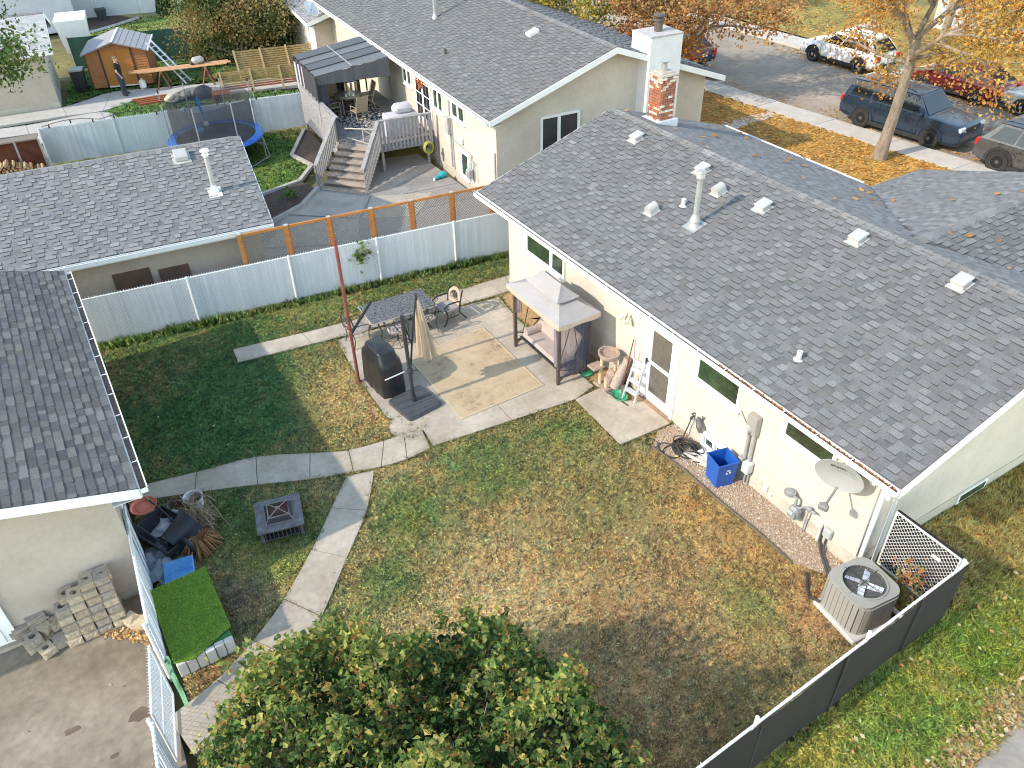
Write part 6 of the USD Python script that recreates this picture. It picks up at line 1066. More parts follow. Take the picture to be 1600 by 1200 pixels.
for k in range(9): r_ = .2 + .008 * (k % 4); mb.tube([(g.normal(0, .008) + r_ * .8 * math.cos(a), -.02 - .018 * k, r_ * math.sin(a)) for a in np.linspace(0, 2 * PI, 22)[:-1]], .013, 5, closed=True)
mb.build('coil', mat('yellow_hose', (.42, .43, .06), .5, .15, 6), hr, 40); mb = MB(); mb.cyl((0, .1, 0), (0, -.22, 0), .05, n=10); mb.build('hanger', dark_metal, hr)
tq = thing('toy_blower', 'teal plastic toy blower lying on the concrete by the neighbour wall', 'toy', (1.95, 20.35, 0), R(20)); mb = MB(); mb.sph((.1, 0, .12), (.2, .13, .12), 2); mb.cyl((-.05, 0, .12), (-.3, .03, .07), .07, .05, n=12); mb.build('body', mat('teal_plastic', (.02, .36, .40), .4, .1, 4), tq, 40); mb = MB(); mb.cyl((-.3, .03, .07), (-.34, .03, .07), .05, n=10); mb.build('nozzle', white, tq)
# neighbour ground: patio slabs, gravel, garden beds, lawn
mb = MB(); mb.prism([(-7, 22.6), (-7, 15.9), (2.3, 14.7), (2.3, 23), (0, 23.5), (-2.4, 22.2)], -.08, .004); struct('side_yard_gravel', mb, mat('grey_gravel', (.30, .28, .265), .95, .35, 30, .9, 50))
slabs('neighbour_patio', [[(-2.6, 22.1), (-.9, 20.3), (-1.9, 18.9), (-3.9, 20.6)], [(-3.95, 20.5), (-1.95, 18.85), (-2.6, 17.2), (-5.2, 18.6)], [(-5.25, 18.5), (-2.65, 17.1), (-2.9, 15.9), (-6.5, 16.4)], [(-.85, 20.3), (-1.85, 18.8), (-.2, 18.0), (1.1, 19.4)]], mat('patio_grey', (.42, .37, .31), .9, .2, 1.4, .4, 60, col2=(.46, .42, .37)))
slabs('side_path', [[(.3, 21.2), (2.25, 21.0), (2.25, 19.6), (-.3, 19.9)], [(-.4, 19.85), (2.25, 19.5), (2.25, 18.2), (-1.0, 18.5)]], mat('path_dark', (.27, .255, .245), .9, .25, 1.2, .4, 60), z1=.02)
NLAWN = Polygon([(-6.2, 29.3), (-.2, 28.3), (-.9, 27.9), (-2.0, 25.6), (-1.75, 24.2), (-2.6, 23.0), (-6.5, 22.9), (-10, 24), (-10, 30)])
ncol = lambda P: blobs(P, (.085, .15, .025), [(-3, 25, 1.5, (.11, .16, .03), .7), (-1, 28, 1, (.2, .2, .05), .7)], 8)
sheet('neighbour_lawn', NLAWN, ncol, .008, soil_m, step=.3); grass('neighbour_grass', NLAWN, ncol, 150, .07, .035, 'small green lawn under the trampoline behind the next garage', seed=5, blades=4)
mb = MB(); mb.prism([(-.6, 27.9), (-1.85, 25.5), (-1.3, 23.7), (-.7, 23.6), (-.4, 27.9)], -.05, .05); struct('garden_bed', mb, mat('dark_earth', (.085, .058, .045), .95, .3, 8, .8, 40)); mb = MB(); mb.prism([(-2.5, 22.9), (-4.7, 22.3), (-5.9, 21.2), (-4.9, 20.2), (-3.2, 21.0), (-2.3, 22.1)], -.05, .04); struct('garden_bed', mb, mat('dark_earth'))
cu = thing('garden_curb', 'pale concrete curb bordering the neighbour lawn and beds', 'curb'); mb = MB()
for pts in ([(-.55, 28.0), (-1.95, 25.55), (-1.65, 24.1), (-2.55, 22.95), (-4.8, 22.4)], [(-4.8, 20.1), (-3.2, 20.9), (-2.2, 22.0)]):
    for a, b in zip(pts[:-1], pts[1:]): a, b = np.array(a), np.array(b); t_ = unit(b - a); n_ = np.array([-t_[1], t_[0]]); mb.ob((*(a - n_ * .07), 0), (*(b - a), 0), (*(n_ * .14), 0), (0, 0, .12))
mb.build('curb', mat('curb_pale', (.40, .37, .34), .9, .15, 3), cu)
def small_plant(name, lab, loc, cols, n, r_, h, cat='plant', seed=1, size=.06):
    g = np.random.default_rng(seed); t_ = thing(name, lab, cat, loc); mb = MB(); [mb.tube([(0, 0, 0), (g.normal(0, r_ * .4), g.normal(0, r_ * .4), h * .8)], .008, 4) for _ in range(6)]; mb.build('stems', mat('stem'), t_); mb = MB()
    for _ in range(n): c = np.array([g.normal(0, r_ * .5), g.normal(0, r_ * .5), abs(g.normal(h * .6, h * .25))]); d = unit(g.normal(size=3)) * size * g.uniform(.6, 1.3); e = unit(np.cross(d, g.normal(size=3))) * size * .5; mb.add([c - d, c - e, c + d, c + e], [[0, 1, 2, 3]], np.array(cols[g.integers(len(cols))]) * g.uniform(.7, 1.3))
    mb.build('leaves', leaf_m, t_, kind='stuff')
small_plant('flower_clump', 'yellow flowering clump in the dark bed by the garage corner', (-4.75, 21.4, .04), [(.6, .5, .04), (.5, .42, .05), (.15, .2, .04)], 160, .4, .3, 'flowers', 3)
small_plant('flower_clump', 'low green plant in the dark bed beside the stairs', (-3.35, 21.75, .04), [(.06, .16, .03), (.1, .2, .04)], 110, .3, .28, 'plant', 4)
# trampoline
tp = thing('trampoline', 'round trampoline with blue edge pad and dark safety net on poles', 'trampoline', (-4.33, 27.0, 0)); TR = 1.78; an = np.linspace(0, 2 * PI, 49); nt = see_through('safety_net', (.04, .04, .045), .62)
mb = MB(); mb.cyl((0, 0, .86), (0, 0, .875), TR - .28, n=48); mb.build('mat', mat('mat_black', (.028, .03, .035), .7, .2, 5), tp)
mb = MB(); mb.grid([[(r_ * math.cos(a), r_ * math.sin(a), z) for a in an] for r_, z in ((TR - .3, .9), (TR, .92), (TR + .02, .85), (TR - .3, .86))]); mb.build('edge_pad', mat('pad_blue', (.02, .14, .52), .45, .12, 4), tp, 60)
mb = MB(); mb.grid([[((TR - .27) * math.cos(a), (TR - .27) * math.sin(a), z + (.05 * math.sin(4 * a + .5) - .05 if z > 2 else 0)) for a in an] for z in (.92, 1.6, 2.4)]); mb.build('safety_net', nt, tp, 60)
for k in range(8):
    a = k * PI / 4 + .25; mb = MB(); mb.cyl((TR * math.cos(a), TR * math.sin(a), .05), (TR * math.cos(a), TR * math.sin(a), 2.6), .022, n=8); q = mb.build('pole', steel, tp, 30); mb = MB(); mb.cyl((TR * math.cos(a), TR * math.sin(a), 2.56), (TR * math.cos(a), TR * math.sin(a), 2.68), .035, n=8); mb.build('pole_cap', black_metal, q)
for k in range(4): a = k * PI / 2 + .25; b = a + PI / 4; mb = MB(); mb.tube([(TR * math.cos(a), TR * math.sin(a), .85), (1.08 * TR * math.cos(a), 1.08 * TR * math.sin(a), .04), (1.08 * TR * math.cos(b), 1.08 * TR * math.sin(b), .04), (TR * math.cos(b), TR * math.sin(b), .85)], .024, 7); mb.build('leg', steel, tp, 30)
mb = MB(); mb.tube([(-.1, TR * .85, 2.0), (.0, TR * .84, .95)], .04, 5); mb.build('net_zip', mat('pad_blue'), tp)
for x, y, r_, c, lb in ((-4.75, 27.55, .14, (.02, .22, .33), 'teal ball on the trampoline mat'), (-4.35, 28.3, .11, (.6, .55, .5), 'small pale ball on the trampoline near the net')): t_ = thing('ball', lb, 'ball', (x, y, .875)); mb = MB(); mb.sph((0, 0, r_), r_, 3); mb.build('ball', mat('ball_' + lb.split()[0], c, .5, .15, 9), t_, 60)
# string light along the far fence
sg_ = thing('string_lights', 'black string of garden lights hung above the far white fence', 'string lights'); mb = MB(); pts = []
for k in range(41): s = k / 40; pts.append((-10.0 + 10.2 * s, 30.0 - 1.7 * s, 1.62 - .14 * abs(math.sin(s * 5 * PI)) * -1 - .12))
mb.tube(pts, .012, 4); mb.build('wire', black_metal, sg_); mb = MB(); [mb.cyl(np.array(pts[k]) - [0, 0, .02], np.array(pts[k]) - [0, 0, .13], .03, n=6) for k in range(1, 40, 3)]; mb.build('bulbs', black_metal, sg_)

for (x, z, w, h, lb) in ((-9.35, 1.02, .95, .62, 'wide dark brown board leaning on the garage wall behind the white fence'), (-8.3, 1.02, .8, .5, 'narrower brown board leaning on the garage wall behind the white fence')):
    t_ = thing('leaning_board', lb, 'board', (x, 16.3 - (x + 9.35) * .11, 0), R(-6.6)); mb = MB(); mb.ob((-w / 2, 0, z), (w, 0, 0), (0, -.03, .0), (0, .10, h)); mb.build('board', mat('brown_board', (.11, .065, .05), .8, .2, 3), t_); mb = MB(); mb.b2((-w / 2, -.05, 0), (-w / 2 + .05, .0, z)); mb.b2((w / 2 - .05, -.05, 0), (w / 2, .0, z)); mb.build('leg', mat('brown_board'), t_)
# ---------------------------------------------------------------- yards beyond: garages, shed, fences, timber, person
gcl = R(84); gc_ = thing('garage', 'far left garage with near white shingles and beige wall behind the firewood shelter', 'garage', (-8.85, 37.5, 0), gcl)
PALE = [(1, 1, 1), (.93, .94, .95), (1.05, 1.05, 1.06), (.98, .98, .97)]
gable_house(gc_, 4.9, 7.5, 2.55, .34, .45, .45, stucco_b, 61, pal=PALE, bright=2.5, nmax=0, foundation=.2, T=rz(gcl), o0=(-8.85, 37.5, 0), slopes=('front', 'back'), wid=(.3, .34), thick=(.004, .007))
NDr = R(-7); nd_ = thing('garage', 'far garage with grey roof and peeling white side wall behind the slat screens', 'garage', (2.75, 34.6, 0), NDr)
gable_house(nd_, 7.2, 7.0, 2.7, .30, .42, .5, stucco_b, 65, nmax=0, T=rz(NDr), o0=(2.75, 34.6, 0), pal=COOL, bright=1.7, slopes=('front',))
mb = MB(); mb.b2((-.02, .0, 0), (-.004, 7, 2.6)); mb.build('side_wall', mat('peeling_white', (.30, .25, .18), .9, .2, 1.6, .3, 20, stretch=(1, 1, .25), col2=(.76, .76, .74), mix=(.36, .46)), nd_)
dd_ = thing('satellite_dish', 'pale satellite dish on the roof edge of the far garage', 'satellite dish', (2.6, 34.2, 2.85)); mb = MB(); A = rx(R(60)) @ ry(R(-15)); A = rz(R(-60)) @ ry(R(50)); mb.lathe([(0, -.06), (.2, -.04), (.36, .04), (.38, .05), (.36, .03), (.2, -.05), (0, -.07)], (0, 0, .42), 24, A); mb.build('reflector', mat('dish_white', (.62, .63, .65), .5), dd_, 40); mb = MB(); mb.tube([(0, 0, .4), (.1, .05, .15), (.12, .05, -.1)], .02, 6); mb.tube([(0, 0, .42) + A @ np.array([.3, 0, 0]), (0, 0, .42) + A @ np.array([.1, 0, .4])], .012, 5); mb.build('mast', steel, dd_)
shr = R(-16); sd_ = thing('garden_shed', 'orange brown sided shed with grey gable roof and plain double doors', 'shed', (-7.1, 39.05, 0), shr); sid = mat('shed_siding', (.36, .145, .05), .7, .15, 4, .2, 40); W_, L_, ze_, zr_ = 2.75, 2.5, 1.72, 2.16
mb = MB(); mb.b2((0, 0, .1), (W_, L_, ze_)); mb.add([(0, 0, ze_), (W_, 0, ze_), (W_ / 2, 0, zr_ - .06), (0, .1, ze_), (W_, .1, ze_), (W_ / 2, .1, zr_ - .06)], [[0, 1, 2], [3, 5, 4], [0, 2, 5], [0, 5, 3], [1, 4, 5], [1, 5, 2]]); mb.build('wall', sid, sd_)
mb = MB()
for z in np.arange(.12, ze_ - .04, .115):
    for xa, xb in ((.02, .62), (2.12, 2.73)): mb.ob((xa, -.018, z), (xb - xa, 0, 0), (0, .016, .0), (0, .026, .102))
    mb.ob((W_ + .002, .02, z), (.016, 0, 0), (0, L_ - .04, 0), (-.012, 0, .10))
mb.build('siding', sid, sd_, kind='stuff')
for a, b in ((.72, 1.37), (1.38, 2.03)): mb = MB(); mb.b2((a, -.02, .16), (b, -.003, 1.78)); mb.build('door', mat('shed_door', (.42, .165, .035), .6, .06, 2), sd_)
mb = MB(); [mb.b2((x, -.03, .1), (x + .09, -.002, 1.82)) for x in (.625, 2.035)]; [mb.b2((x, -.03, .1), (x + .04, -.019, ze_)) for x in (-.02, 2.735)]; mb.build('trim', mat('trim_brown', (.06, .038, .028), .6), sd_); mb = MB(); mb.b2((.72, -.05, .1), (2.03, -.001, .155)); mb.build('sill', white, sd_)
mb = MB()
slab(mb, [(-.14, -.22, ze_ - .04), (W_ / 2, -.22, zr_), (W_ / 2, L_ + .1, zr_), (-.14, L_ + .1, ze_ - .04)], .04); slab(mb, [(W_ / 2, -.22, zr_), (W_ + .14, -.22, ze_ - .04), (W_ + .14, L_ + .1, ze_ - .04), (W_ / 2, L_ + .1, zr_)], .04); srf = mb.build('roof', mat('shed_roof', (.30, .29, .31), .6, .1, 4), sd_)
for s in (0, 1):
    for k in range(6):
        x0, x1 = k / 6 + .004, (k + 1) / 6 - .004; f = lambda u: np.array([(-.14 + u * (W_ / 2 + .14)) if s == 0 else (W_ + .14 - u * (W_ / 2 + .14)), 0, ze_ - .04 + u * (zr_ - ze_ + .04) + .004])
        mb = MB(); a, b = f(x0), f(x1); mb.ob(a + [0, -.23, .008], b - a - [0, 0, .01], (0, L_ + .34, 0), (0, 0, .01)); mb.build('roof_panel', mat('shed_roof'), srf)
mb = MB(); mb.b2((W_ / 2 - .05, -.24, zr_ + .006), (W_ / 2 + .05, L_ + .12, zr_ + .03)); mb.b2((W_ + .1, -.24, ze_ - .05), (W_ + .16, L_ + .12, ze_ + .02)); mb.build('roof_trim', mat('pale_trim', (.62, .62, .64), .5), srf)
mb = MB(); A_, B_ = np.array([-7.3, 43.4]), np.array([3.9, 40.6]); n = 90; g = np.random.default_rng(3); mb.grid([[(*(A_ + (B_ - A_) * s + .02 * np.array([math.sin(s * 60), math.cos(s * 47)])), z) for z in (0, .8, 1.55)] for s in np.linspace(0, 1, n)]); gf = thing('screened_fence', 'dark green screened fence behind the shed and the autumn bush', 'fence'); mb.build('screen', mat('green_screen', (.022, .075, .055), .8, .2, 3), gf, 40)
for s in np.linspace(0, 1, 6): mb = MB(); c = A_ + (B_ - A_) * s + [0, .06]; mb.cyl((*c, 0), (*c, 1.6), .03, n=8); mb.build('post', steel, gf)
# person
import manifold3d as m3
def hull_chain(J, pairs, extra=(), length=.035):
    parts = []
    for a, b in pairs:
        pa, ra = J[a]; pb, rb_ = J[b]; sp_ = [m3.Manifold.sphere(r, 14).translate(tuple(map(float, p))) for p, r in ((pa, ra), (pb, rb_))]; parts.append(m3.Manifold.batch_hull(sp_))
    parts += list(extra); M = m3.Manifold.batch_boolean(parts, m3.OpType.Add).refine_to_length(length); q = M.to_mesh(); m = trimesh.Trimesh(q.vert_properties[:, :3], q.tri_verts, process=True); trimesh.smoothing.filter_taubin(m, iterations=8); return m
pn = thing('person', 'man in black t shirt and dark jeans standing before the shed looking right', 'person', (-6.02, 37.42, .03), R(-25))
J = dict(hip=((0, 0, .94), .13), belly=((0, 0, 1.08), .135), chest=((.01, 0, 1.30), .145), sl=((0, .17, 1.42), .065), sr=((0, -.17, 1.42), .065), neck=((.01, 0, 1.50), .055), head=((.03, 0, 1.64), .098), chin=((.06, 0, 1.575), .06), el=((-.03, .25, 1.14), .044), er=((.0, -.24, 1.14), .044), wl=((.08, .24, .92), .030), wr=((.10, -.2, .94), .030), pl=((.10, .24, .86), .034), pr=((.13, -.19, .88), .034), hl=((0, .10, .90), .095), hr=((0, -.10, .90), .095), kl=((.06, .13, .50), .060), kr=((.02, -.12, .50), .060), al=((-.02, .18, .09), .042), ar=((.0, -.15, .09), .042), tl=((.14, .21, .04), .036), tr=((.16, -.17, .04), .036), nose=((.125, 0, 1.635), .016))
fing = [];
for s, p in ((1, J['pl'][0]), (-1, J['pr'][0])):
    for k in range(4): a = np.array(p) + [-.02 + .018 * k, 0, -.02]; b = a + [.006, s * -.005, -.038 - .004 * (k in (1, 2))]; c = b + [.004, s * -.012, -.028]; fing += [m3.Manifold.batch_hull([m3.Manifold.sphere(.0095, 8).translate(tuple(map(float, q))) for q in (x, y)]) for x, y in ((a, b), (b, c))]
    a = np.array(p) + [.028, 0, .01]; b = a + [.03, s * -.005, -.03]; fing.append(m3.Manifold.batch_hull([m3.Manifold.sphere(.011, 8).translate(tuple(map(float, q))) for q in (a, b)]))
body = hull_chain(J, [('hip', 'belly'), ('belly', 'chest'), ('chest', 'sl'), ('chest', 'sr'), ('sl', 'sr'), ('chest', 'neck'), ('neck', 'head'), ('head', 'chin'), ('sl', 'el'), ('el', 'wl'), ('wl', 'pl'), ('sr', 'er'), ('er', 'wr'), ('wr', 'pr'), ('hip', 'hl'), ('hip', 'hr'), ('hl', 'kl'), ('kl', 'al'), ('hr', 'kr'), ('kr', 'ar'), ('al', 'tl'), ('ar', 'tr'), ('head', 'nose')], fing)
mb = MB(); mb.tm(body); mb.build('body', mat('skin', (.55, .33, .23), .6, .05, 6), pn, True)
grow = lambda d: {k: (p, r + d) for k, (p, r) in J.items()}
K = grow(.014); K['sleeveL'] = ((-.015, .215, 1.26), .064); K['sleeveR'] = ((0, -.21, 1.26), .064); K['hem'] = ((0, 0, .98), .15)
mb = MB(); mb.tm(hull_chain(K, [('hem', 'belly'), ('belly', 'chest'), ('chest', 'sl'), ('chest', 'sr'), ('sl', 'sr'), ('sl', 'sleeveL'), ('sr', 'sleeveR')])); mb.build('t_shirt', mat('shirt_black', (.012, .012, .015), .9, .2, 6), pn, True)
mb = MB(); mb.tm(hull_chain(K, [('hip', 'hl'), ('hip', 'hr'), ('hl', 'hr'), ('hl', 'kl'), ('kl', 'al'), ('hr', 'kr'), ('kr', 'ar')])); mb.build('jeans', mat('jeans_blue', (.035, .045, .075), .9, .2, 8), pn, True)
mb = MB(); mb.tm(hull_chain(K, [('al', 'tl')])); mb.build('shoe', black_metal, pn, True); mb = MB(); mb.tm(hull_chain(K, [('ar', 'tr')])); mb.build('shoe', black_metal, pn, True)
mb = MB(); mb.sph((.01, 0, 1.69), (.108, .10, .082), 2); mb.build('hair', mat('hair_brown', (.20, .13, .08), .8, .2, 20), pn, True); mb = MB(); [mb.sph((.118, s * .036, 1.655), .011, 1) for s in (-1, 1)]; mb.build('eyes', black_metal, pn); mb = MB(); mb.box((.118, 0, 1.59), (.012, .05, .01)); mb.build('mouth', mat('lip', (.35, .14, .12), .6), pn); mb = MB(); [mb.sph((.02, s * .102, 1.63), (.022, .012, .034), 1) for s in (-1, 1)]; mb.build('ears', mat('skin'), pn)
# bin, timber on sawhorses, propped ladder
tc = thing('wheelie_bin', 'black wheeled garbage bin between the far garage and the shed', 'bin', (-7.62, 39.3, 0), R(-14)); mb = MB(); mb.add([(-.22, -.24, .05), (.22, -.24, .05), (.22, .24, .05), (-.22, .24, .05), (-.29, -.32, 1.0), (.29, -.32, 1.0), (.29, .34, 1.0), (-.29, .34, 1.0)], CUBE_F); mb.build('body', bp, tc); mb = MB(); mb.cbox((0, 0, 1.04), (.64, .74, .07), .03); mb.build('lid', mat('lid_grey', (.32, .33, .34), .4, .1, 4), tc); mb = MB(); [mb.cyl((s * .25, .22, .11), (s * .31, .22, .11), .11, n=14) for s in (-1, 1)]; mb.build('wheels', bp, tc)
hs0 = None
for (x, y), lb in (((-4.1, 37.75), 'sawhorse holding the long boards near the shed'), ((-2.2, 37.0), 'right hand sawhorse under the long boards by the bush')):
    if hs0 is None:
        hs0 = thing('sawhorse', lb, 'sawhorse', (x, y, 0), R(75), 'sawhorses under the long boards'); mb = MB(); mb.b2((-.5, -.05, .72), (.5, .05, .8)); mb.build('beam', mat('saw_wood', (.20, .09, .045), .8, .2, 6), hs0)
        for sx in (-1, 1):
            for sy in (-1, 1): mb = MB(); mb.tube([(sx * .42, sy * .03, .76), (sx * .5, sy * .3, 0)], .035, 4); mb.build('leg', mat('saw_wood'), hs0)
    else: dup(hs0, (x, y, 0), R(80), lb)
for k, (dx, dy, L_, lb) in enumerate(((-5.5, 38.1, 4.6, 'long fresh board lying on the sawhorses, the far one'), (-5.55, 37.85, 4.7, 'long fresh board on the sawhorses, the middle one'), (-5.2, 37.6, 4.1, 'long fresh board on the sawhorses, the near one'))): t_ = thing('board', lb, 'board', (dx, dy, .8), R(-11)); mb = MB(); mb.b2((0, 0, .004 + .002 * k), (L_, .2, .045)); mb.build('plank', wood_raw, t_)
tw = thing('power_tool', 'pale grey rounded box standing on the long boards near the bush', 'power tool', (-2.35, 37.55, .85)); mb = MB(); mb.cbox((0, 0, .16), (.6, .36, .3), .1, rz(.2)); mb.build('body', mat('tool_grey', (.42, .42, .42), .5, .1, 6), tw, 40); mb = MB(); mb.cbox((-.32, -.05, .08), (.2, .2, .15), .04); mb.build('motor', dark_metal, tw)
el = thing('extension_ladder', 'long aluminium ladder leaning on the right side of the shed roof', 'ladder')
P0, P1 = np.array([-4.35, 38.6, 1.85]), np.array([-3.15, 37.6, .0])
for o in (np.array([0, 0, 0]), np.array([.3, .25, 0])): mb = MB(); mb.ob(P0 + o, P1 - P0, (.07, .0, 0), (0, .05, .05)); mb.build('rail', alu, el)
for k in range(1, 9): p = P0 + (P1 - P0) * k / 9; mb = MB(); mb.cyl(p, p + [.3, .25, 0], .02, n=6); mb.build('rung', alu, el)
jc = thing('jug', 'white plastic jug on the walkway beside the shed door', 'jug', (-5.05, 38.0, .03)); mb = MB(); mb.cbox((0, 0, .2), (.3, .22, .4), .06); mb.cyl((0, 0, .4), (0, 0, .47), .05, n=10); mb.build('body', white, jc, 40)
pb = thing('cement_bags', 'heap of pale bags and cloth on the grass edge behind the trampoline', 'bags', (-3.95, 35.2, 0)); g = np.random.default_rng(3)
for k in range(5): mb = MB(); mb.sph((g.uniform(-.5, .5), g.uniform(-.25, .25), .15 + .08 * (k % 3)), (.38, .24, .14), 2, T=rz(g.uniform(0, 3)) @ rx(g.normal(0, .2))); mb.build('bag', mat('bag_stone', (.40, .36, .31), .9, .2, 8), pb, 40)
db = thing('covered_mound', 'dark blue covered mound right of the pale bags behind the trampoline', 'bag', (-2.95, 34.9, 0)); mb = MB(); mb.sph((0, 0, .2), (.45, .35, .38), 3); mb.build('cover', mat('navy_sheet', (.02, .024, .04), .6, .3, 5), db, 40)
red = mat('red_cedar', (.30, .085, .035), .8, .2, 6)
for k in range(4): t_ = thing('lumber_strip', ['reddish cedar strip on the grass by the fence, nearest the man', 'reddish cedar strip on the grass, second from the man', 'reddish cedar strip on the grass, third from the man', 'reddish cedar strip on the grass, farthest from the man'][k], 'board', (-5.9 + .05 * k, 36.3 - .28 * k, .02), R(-6)); mb = MB(); mb.b2((0, 0, 0), (2.4, .10, .07)); mb.build('strip', red, t_)
# horizontal slat screens
def slat_screen(lab, p, q, z0, z1, n_, lean=(0, 0), cols=(wood_raw,), rails=3):
    t_ = thing('slat_screen', lab, 'fence'); p, q = np.array(p), np.array(q); t2 = unit(q - p); nn = np.array([-t2[1], t2[0]])
    at = lambda s, z: np.array([*(p + (q - p) * s + np.array(lean) * (z - z0)), z])
    for k in range(n_): z = z0 + (z1 - z0) * k / n_; mb = MB(); a, b = at(0, z), at(1, z); mb.ob(a, b - a, (*(nn * .03), 0), (0, 0, (z1 - z0) / n_ * .72)); mb.build('slat', cols[0] if k > n_ * .22 or len(cols) == 1 else cols[1], t_)
    for s in np.linspace(0, 1, rails): mb = MB(); a, b = at(s, z0 - .2), at(s, z1 + .04); mb.ob(a - np.array([*(nn * .05), 0]) , b - a, (*(nn * .045), 0), (*(t2 * .09), 0)); mb.build('upright', mat('lumber_pale', (.50, .36, .20), .8, .15, 5), t_)
olive = mat('olive_lumber', (.33, .235, .10), .8, .25, 5, .3, 40)
slat_screen('tall yellowish slat screen of new lumber left of the far garage', (-.75, 36.6), (2.9, 35.9), .15, 1.35, 12, (-.05, .1), (olive, red), 4)
slat_screen('low slat screen of new lumber in front of the taller one', (-2.1, 34.6), (1.9, 33.8), .25, 1.05, 8, (-.05, .05), (olive, red), 4)
cr = thing('crate', 'low red brown wooden crate at the end of the slat screens', 'crate', (-2.3, 34.2, 0), R(-10)); [MB().b2((-.4, -.3 + .15 * k, .3), (.4, -.2 + .15 * k, .33)).build('slat', red, cr) for k in range(5)]; [MB().b2((x, -.3, 0), (x + .06, .4, .298)).build('leg', red, cr) for x in (-.4, .34)]
# ground of the far yards
slabs('yard_walkway', strip_slabs([(-12, 37.6), (-8.8, 37.3), (-6.5, 38.3), (-4.4, 37.7), (-2, 36.9), (1.5, 35.6)], [(-12, 36.2), (-8.8, 35.9), (-7.3, 35.7), (-4.9, 36.6), (-2.2, 35.2), (1.5, 33.9)]), mat('walk_pale', (.42, .40, .38), .9, .12, 2, .3, 60)); slabs('fence_walkway', strip_slabs([(-13, 36.1), (-10.5, 35.6), (-7.4, 35.5), (-6.9, 33.9)], [(-13, 31.9), (-10.5, 31.3), (-7.6, 31.4), (-7.2, 31.2)]), mat('walk_pale'), tiltseed=4)
FY = Polygon([(-7.2, 35.5), (-6.5, 36.3), (-4.8, 36.4), (-2.2, 34.8), (1.5, 33.4), (2, 29.2), (-7.2, 31)]); FY2 = Polygon([(-8.6, 37.6), (-7.2, 38.2), (-4.4, 38), (-2, 37.1), (2.6, 35.8), (3.4, 40.5), (-7.3, 43.3), (-8, 41)])
fcol = lambda P: blobs(P, (.085, .15, .03), [(-1, 37.6, 1.2, (.28, .22, .08), .8), (1, 38, 2, (.2, .18, .06), .7)], 6)
for nm, pl, sd in (('far_lawn', FY, 6), ('far_lawn', FY2, 7)): sheet(nm, pl, fcol, .008, soil_m, .4)
grass('far_grass', FY, fcol, 90, .09, .05, 'green strip of grass between the far walkway and the white fence', seed=6, blades=3); grass('far_grass', FY2, fcol, 60, .09, .05, 'grass round the shed in front of the green fence', seed=7, blades=3)
GG = Polygon([(-5.4, 45.5), (4, 42), (6, 49), (0, 53.2), (-2.4, 52.8), (-5.6, 50.8)]); gcol = lambda P: blobs(P, (.15, .20, .045), [(0, 49, 2.5, (.26, .27, .08), .8)], 6); sheet('garden_lawn', GG, gcol, .01, soil_m, .5); grass('garden_grass', GG, gcol, 40, .1, .07, 'bright lawn behind the green fence at the top edge', seed=9, blades=3)
mb = MB(); mb.prism([(-5.5, 51), (-2.5, 52.9), (-3.5, 54.8), (-6.5, 54.8)], -.02, .05); struct('garden_bed', mb, mat('dark_earth')); cu2 = thing('bed_curb', 'pale curved curb edging the far dark garden bed', 'curb'); mb = MB(); mb.tube([(-5.6, 50.8, .05), (-4, 51.7, .05), (-2.4, 52.9, .05)], .12, 5); mb.build('curb', mat('curb_pale'), cu2)
wf = thing('vinyl_fence', 'tall white panel fence at the top left edge', 'fence')
for k in range(5): mb = MB(); a = np.array([-6.8 + 2.4 * k, 55.4 - .62 * k]); mb.ob((*a, .05), (2.36, -.6, 0), (.02, .05, 0), (0, 0, 2.2)); mb.build('panel', white, wf)
plr = thing('planter', 'dark square planter in front of the far white fence', 'planter', (-4.3, 54.0, .05)); mb = MB(); mb.add([(-.2, -.2, 0), (.2, -.2, 0), (.2, .2, 0), (-.2, .2, 0), (-.32, -.32, .6), (.32, -.32, .6), (.32, .32, .6), (-.32, .32, .6)], CUBE_F); mb.build('pot', mat('dark_pot', (.045, .055, .06), .6), plr)
vh = thing('house', 'house with grey lapped siding at the top left edge', 'house'); mb = MB(); mb.b2((-12, 52.3, 0), (-5.9, 62, 3.2)); mb.build('wall', mat('grey_siding', (.45, .46, .50), .7, .06, 2), vh); mb = MB(); [mb.b2((-5.9, 52.3, z), (-5.875, 62, z + .16)) for z in np.arange(.2, 3.1, .2)]; mb.build('siding', mat('grey_siding'), vh, kind='stuff'); mb = MB(); slab(mb, [(-12.4, 51.8, 3.1), (-5.4, 51.8, 3.1), (-5.4, 57, 4.6), (-12.4, 57, 4.6)]); mb.build('roof', mat('roof_plain', (.25, .25, .26), .9, .2, 20), vh); window(vh, (-5.87, 57, 1.2), (0, 1, 0), (1, 0, 0), 1.4, 1.2)
bx = thing('trailer', 'white box shaped trailer front behind the far left garage', 'trailer', (-6.7, 45.6, 0), R(-10)); mb = MB(); mb.add([(-.55, -.9, .5), (.55, -.9, .5), (.55, .9, .5), (-.55, .9, .5), (-.75, -1.1, 2.1), (.75, -1.1, 2.1), (.75, 1.1, 2.1), (-.75, 1.1, 2.1)], CUBE_F); mb.build('body', white, bx); mb = MB(); mb.b2((-.4, -.6, 0), (.4, .6, .498)); mb.build('base', dark_metal, bx)
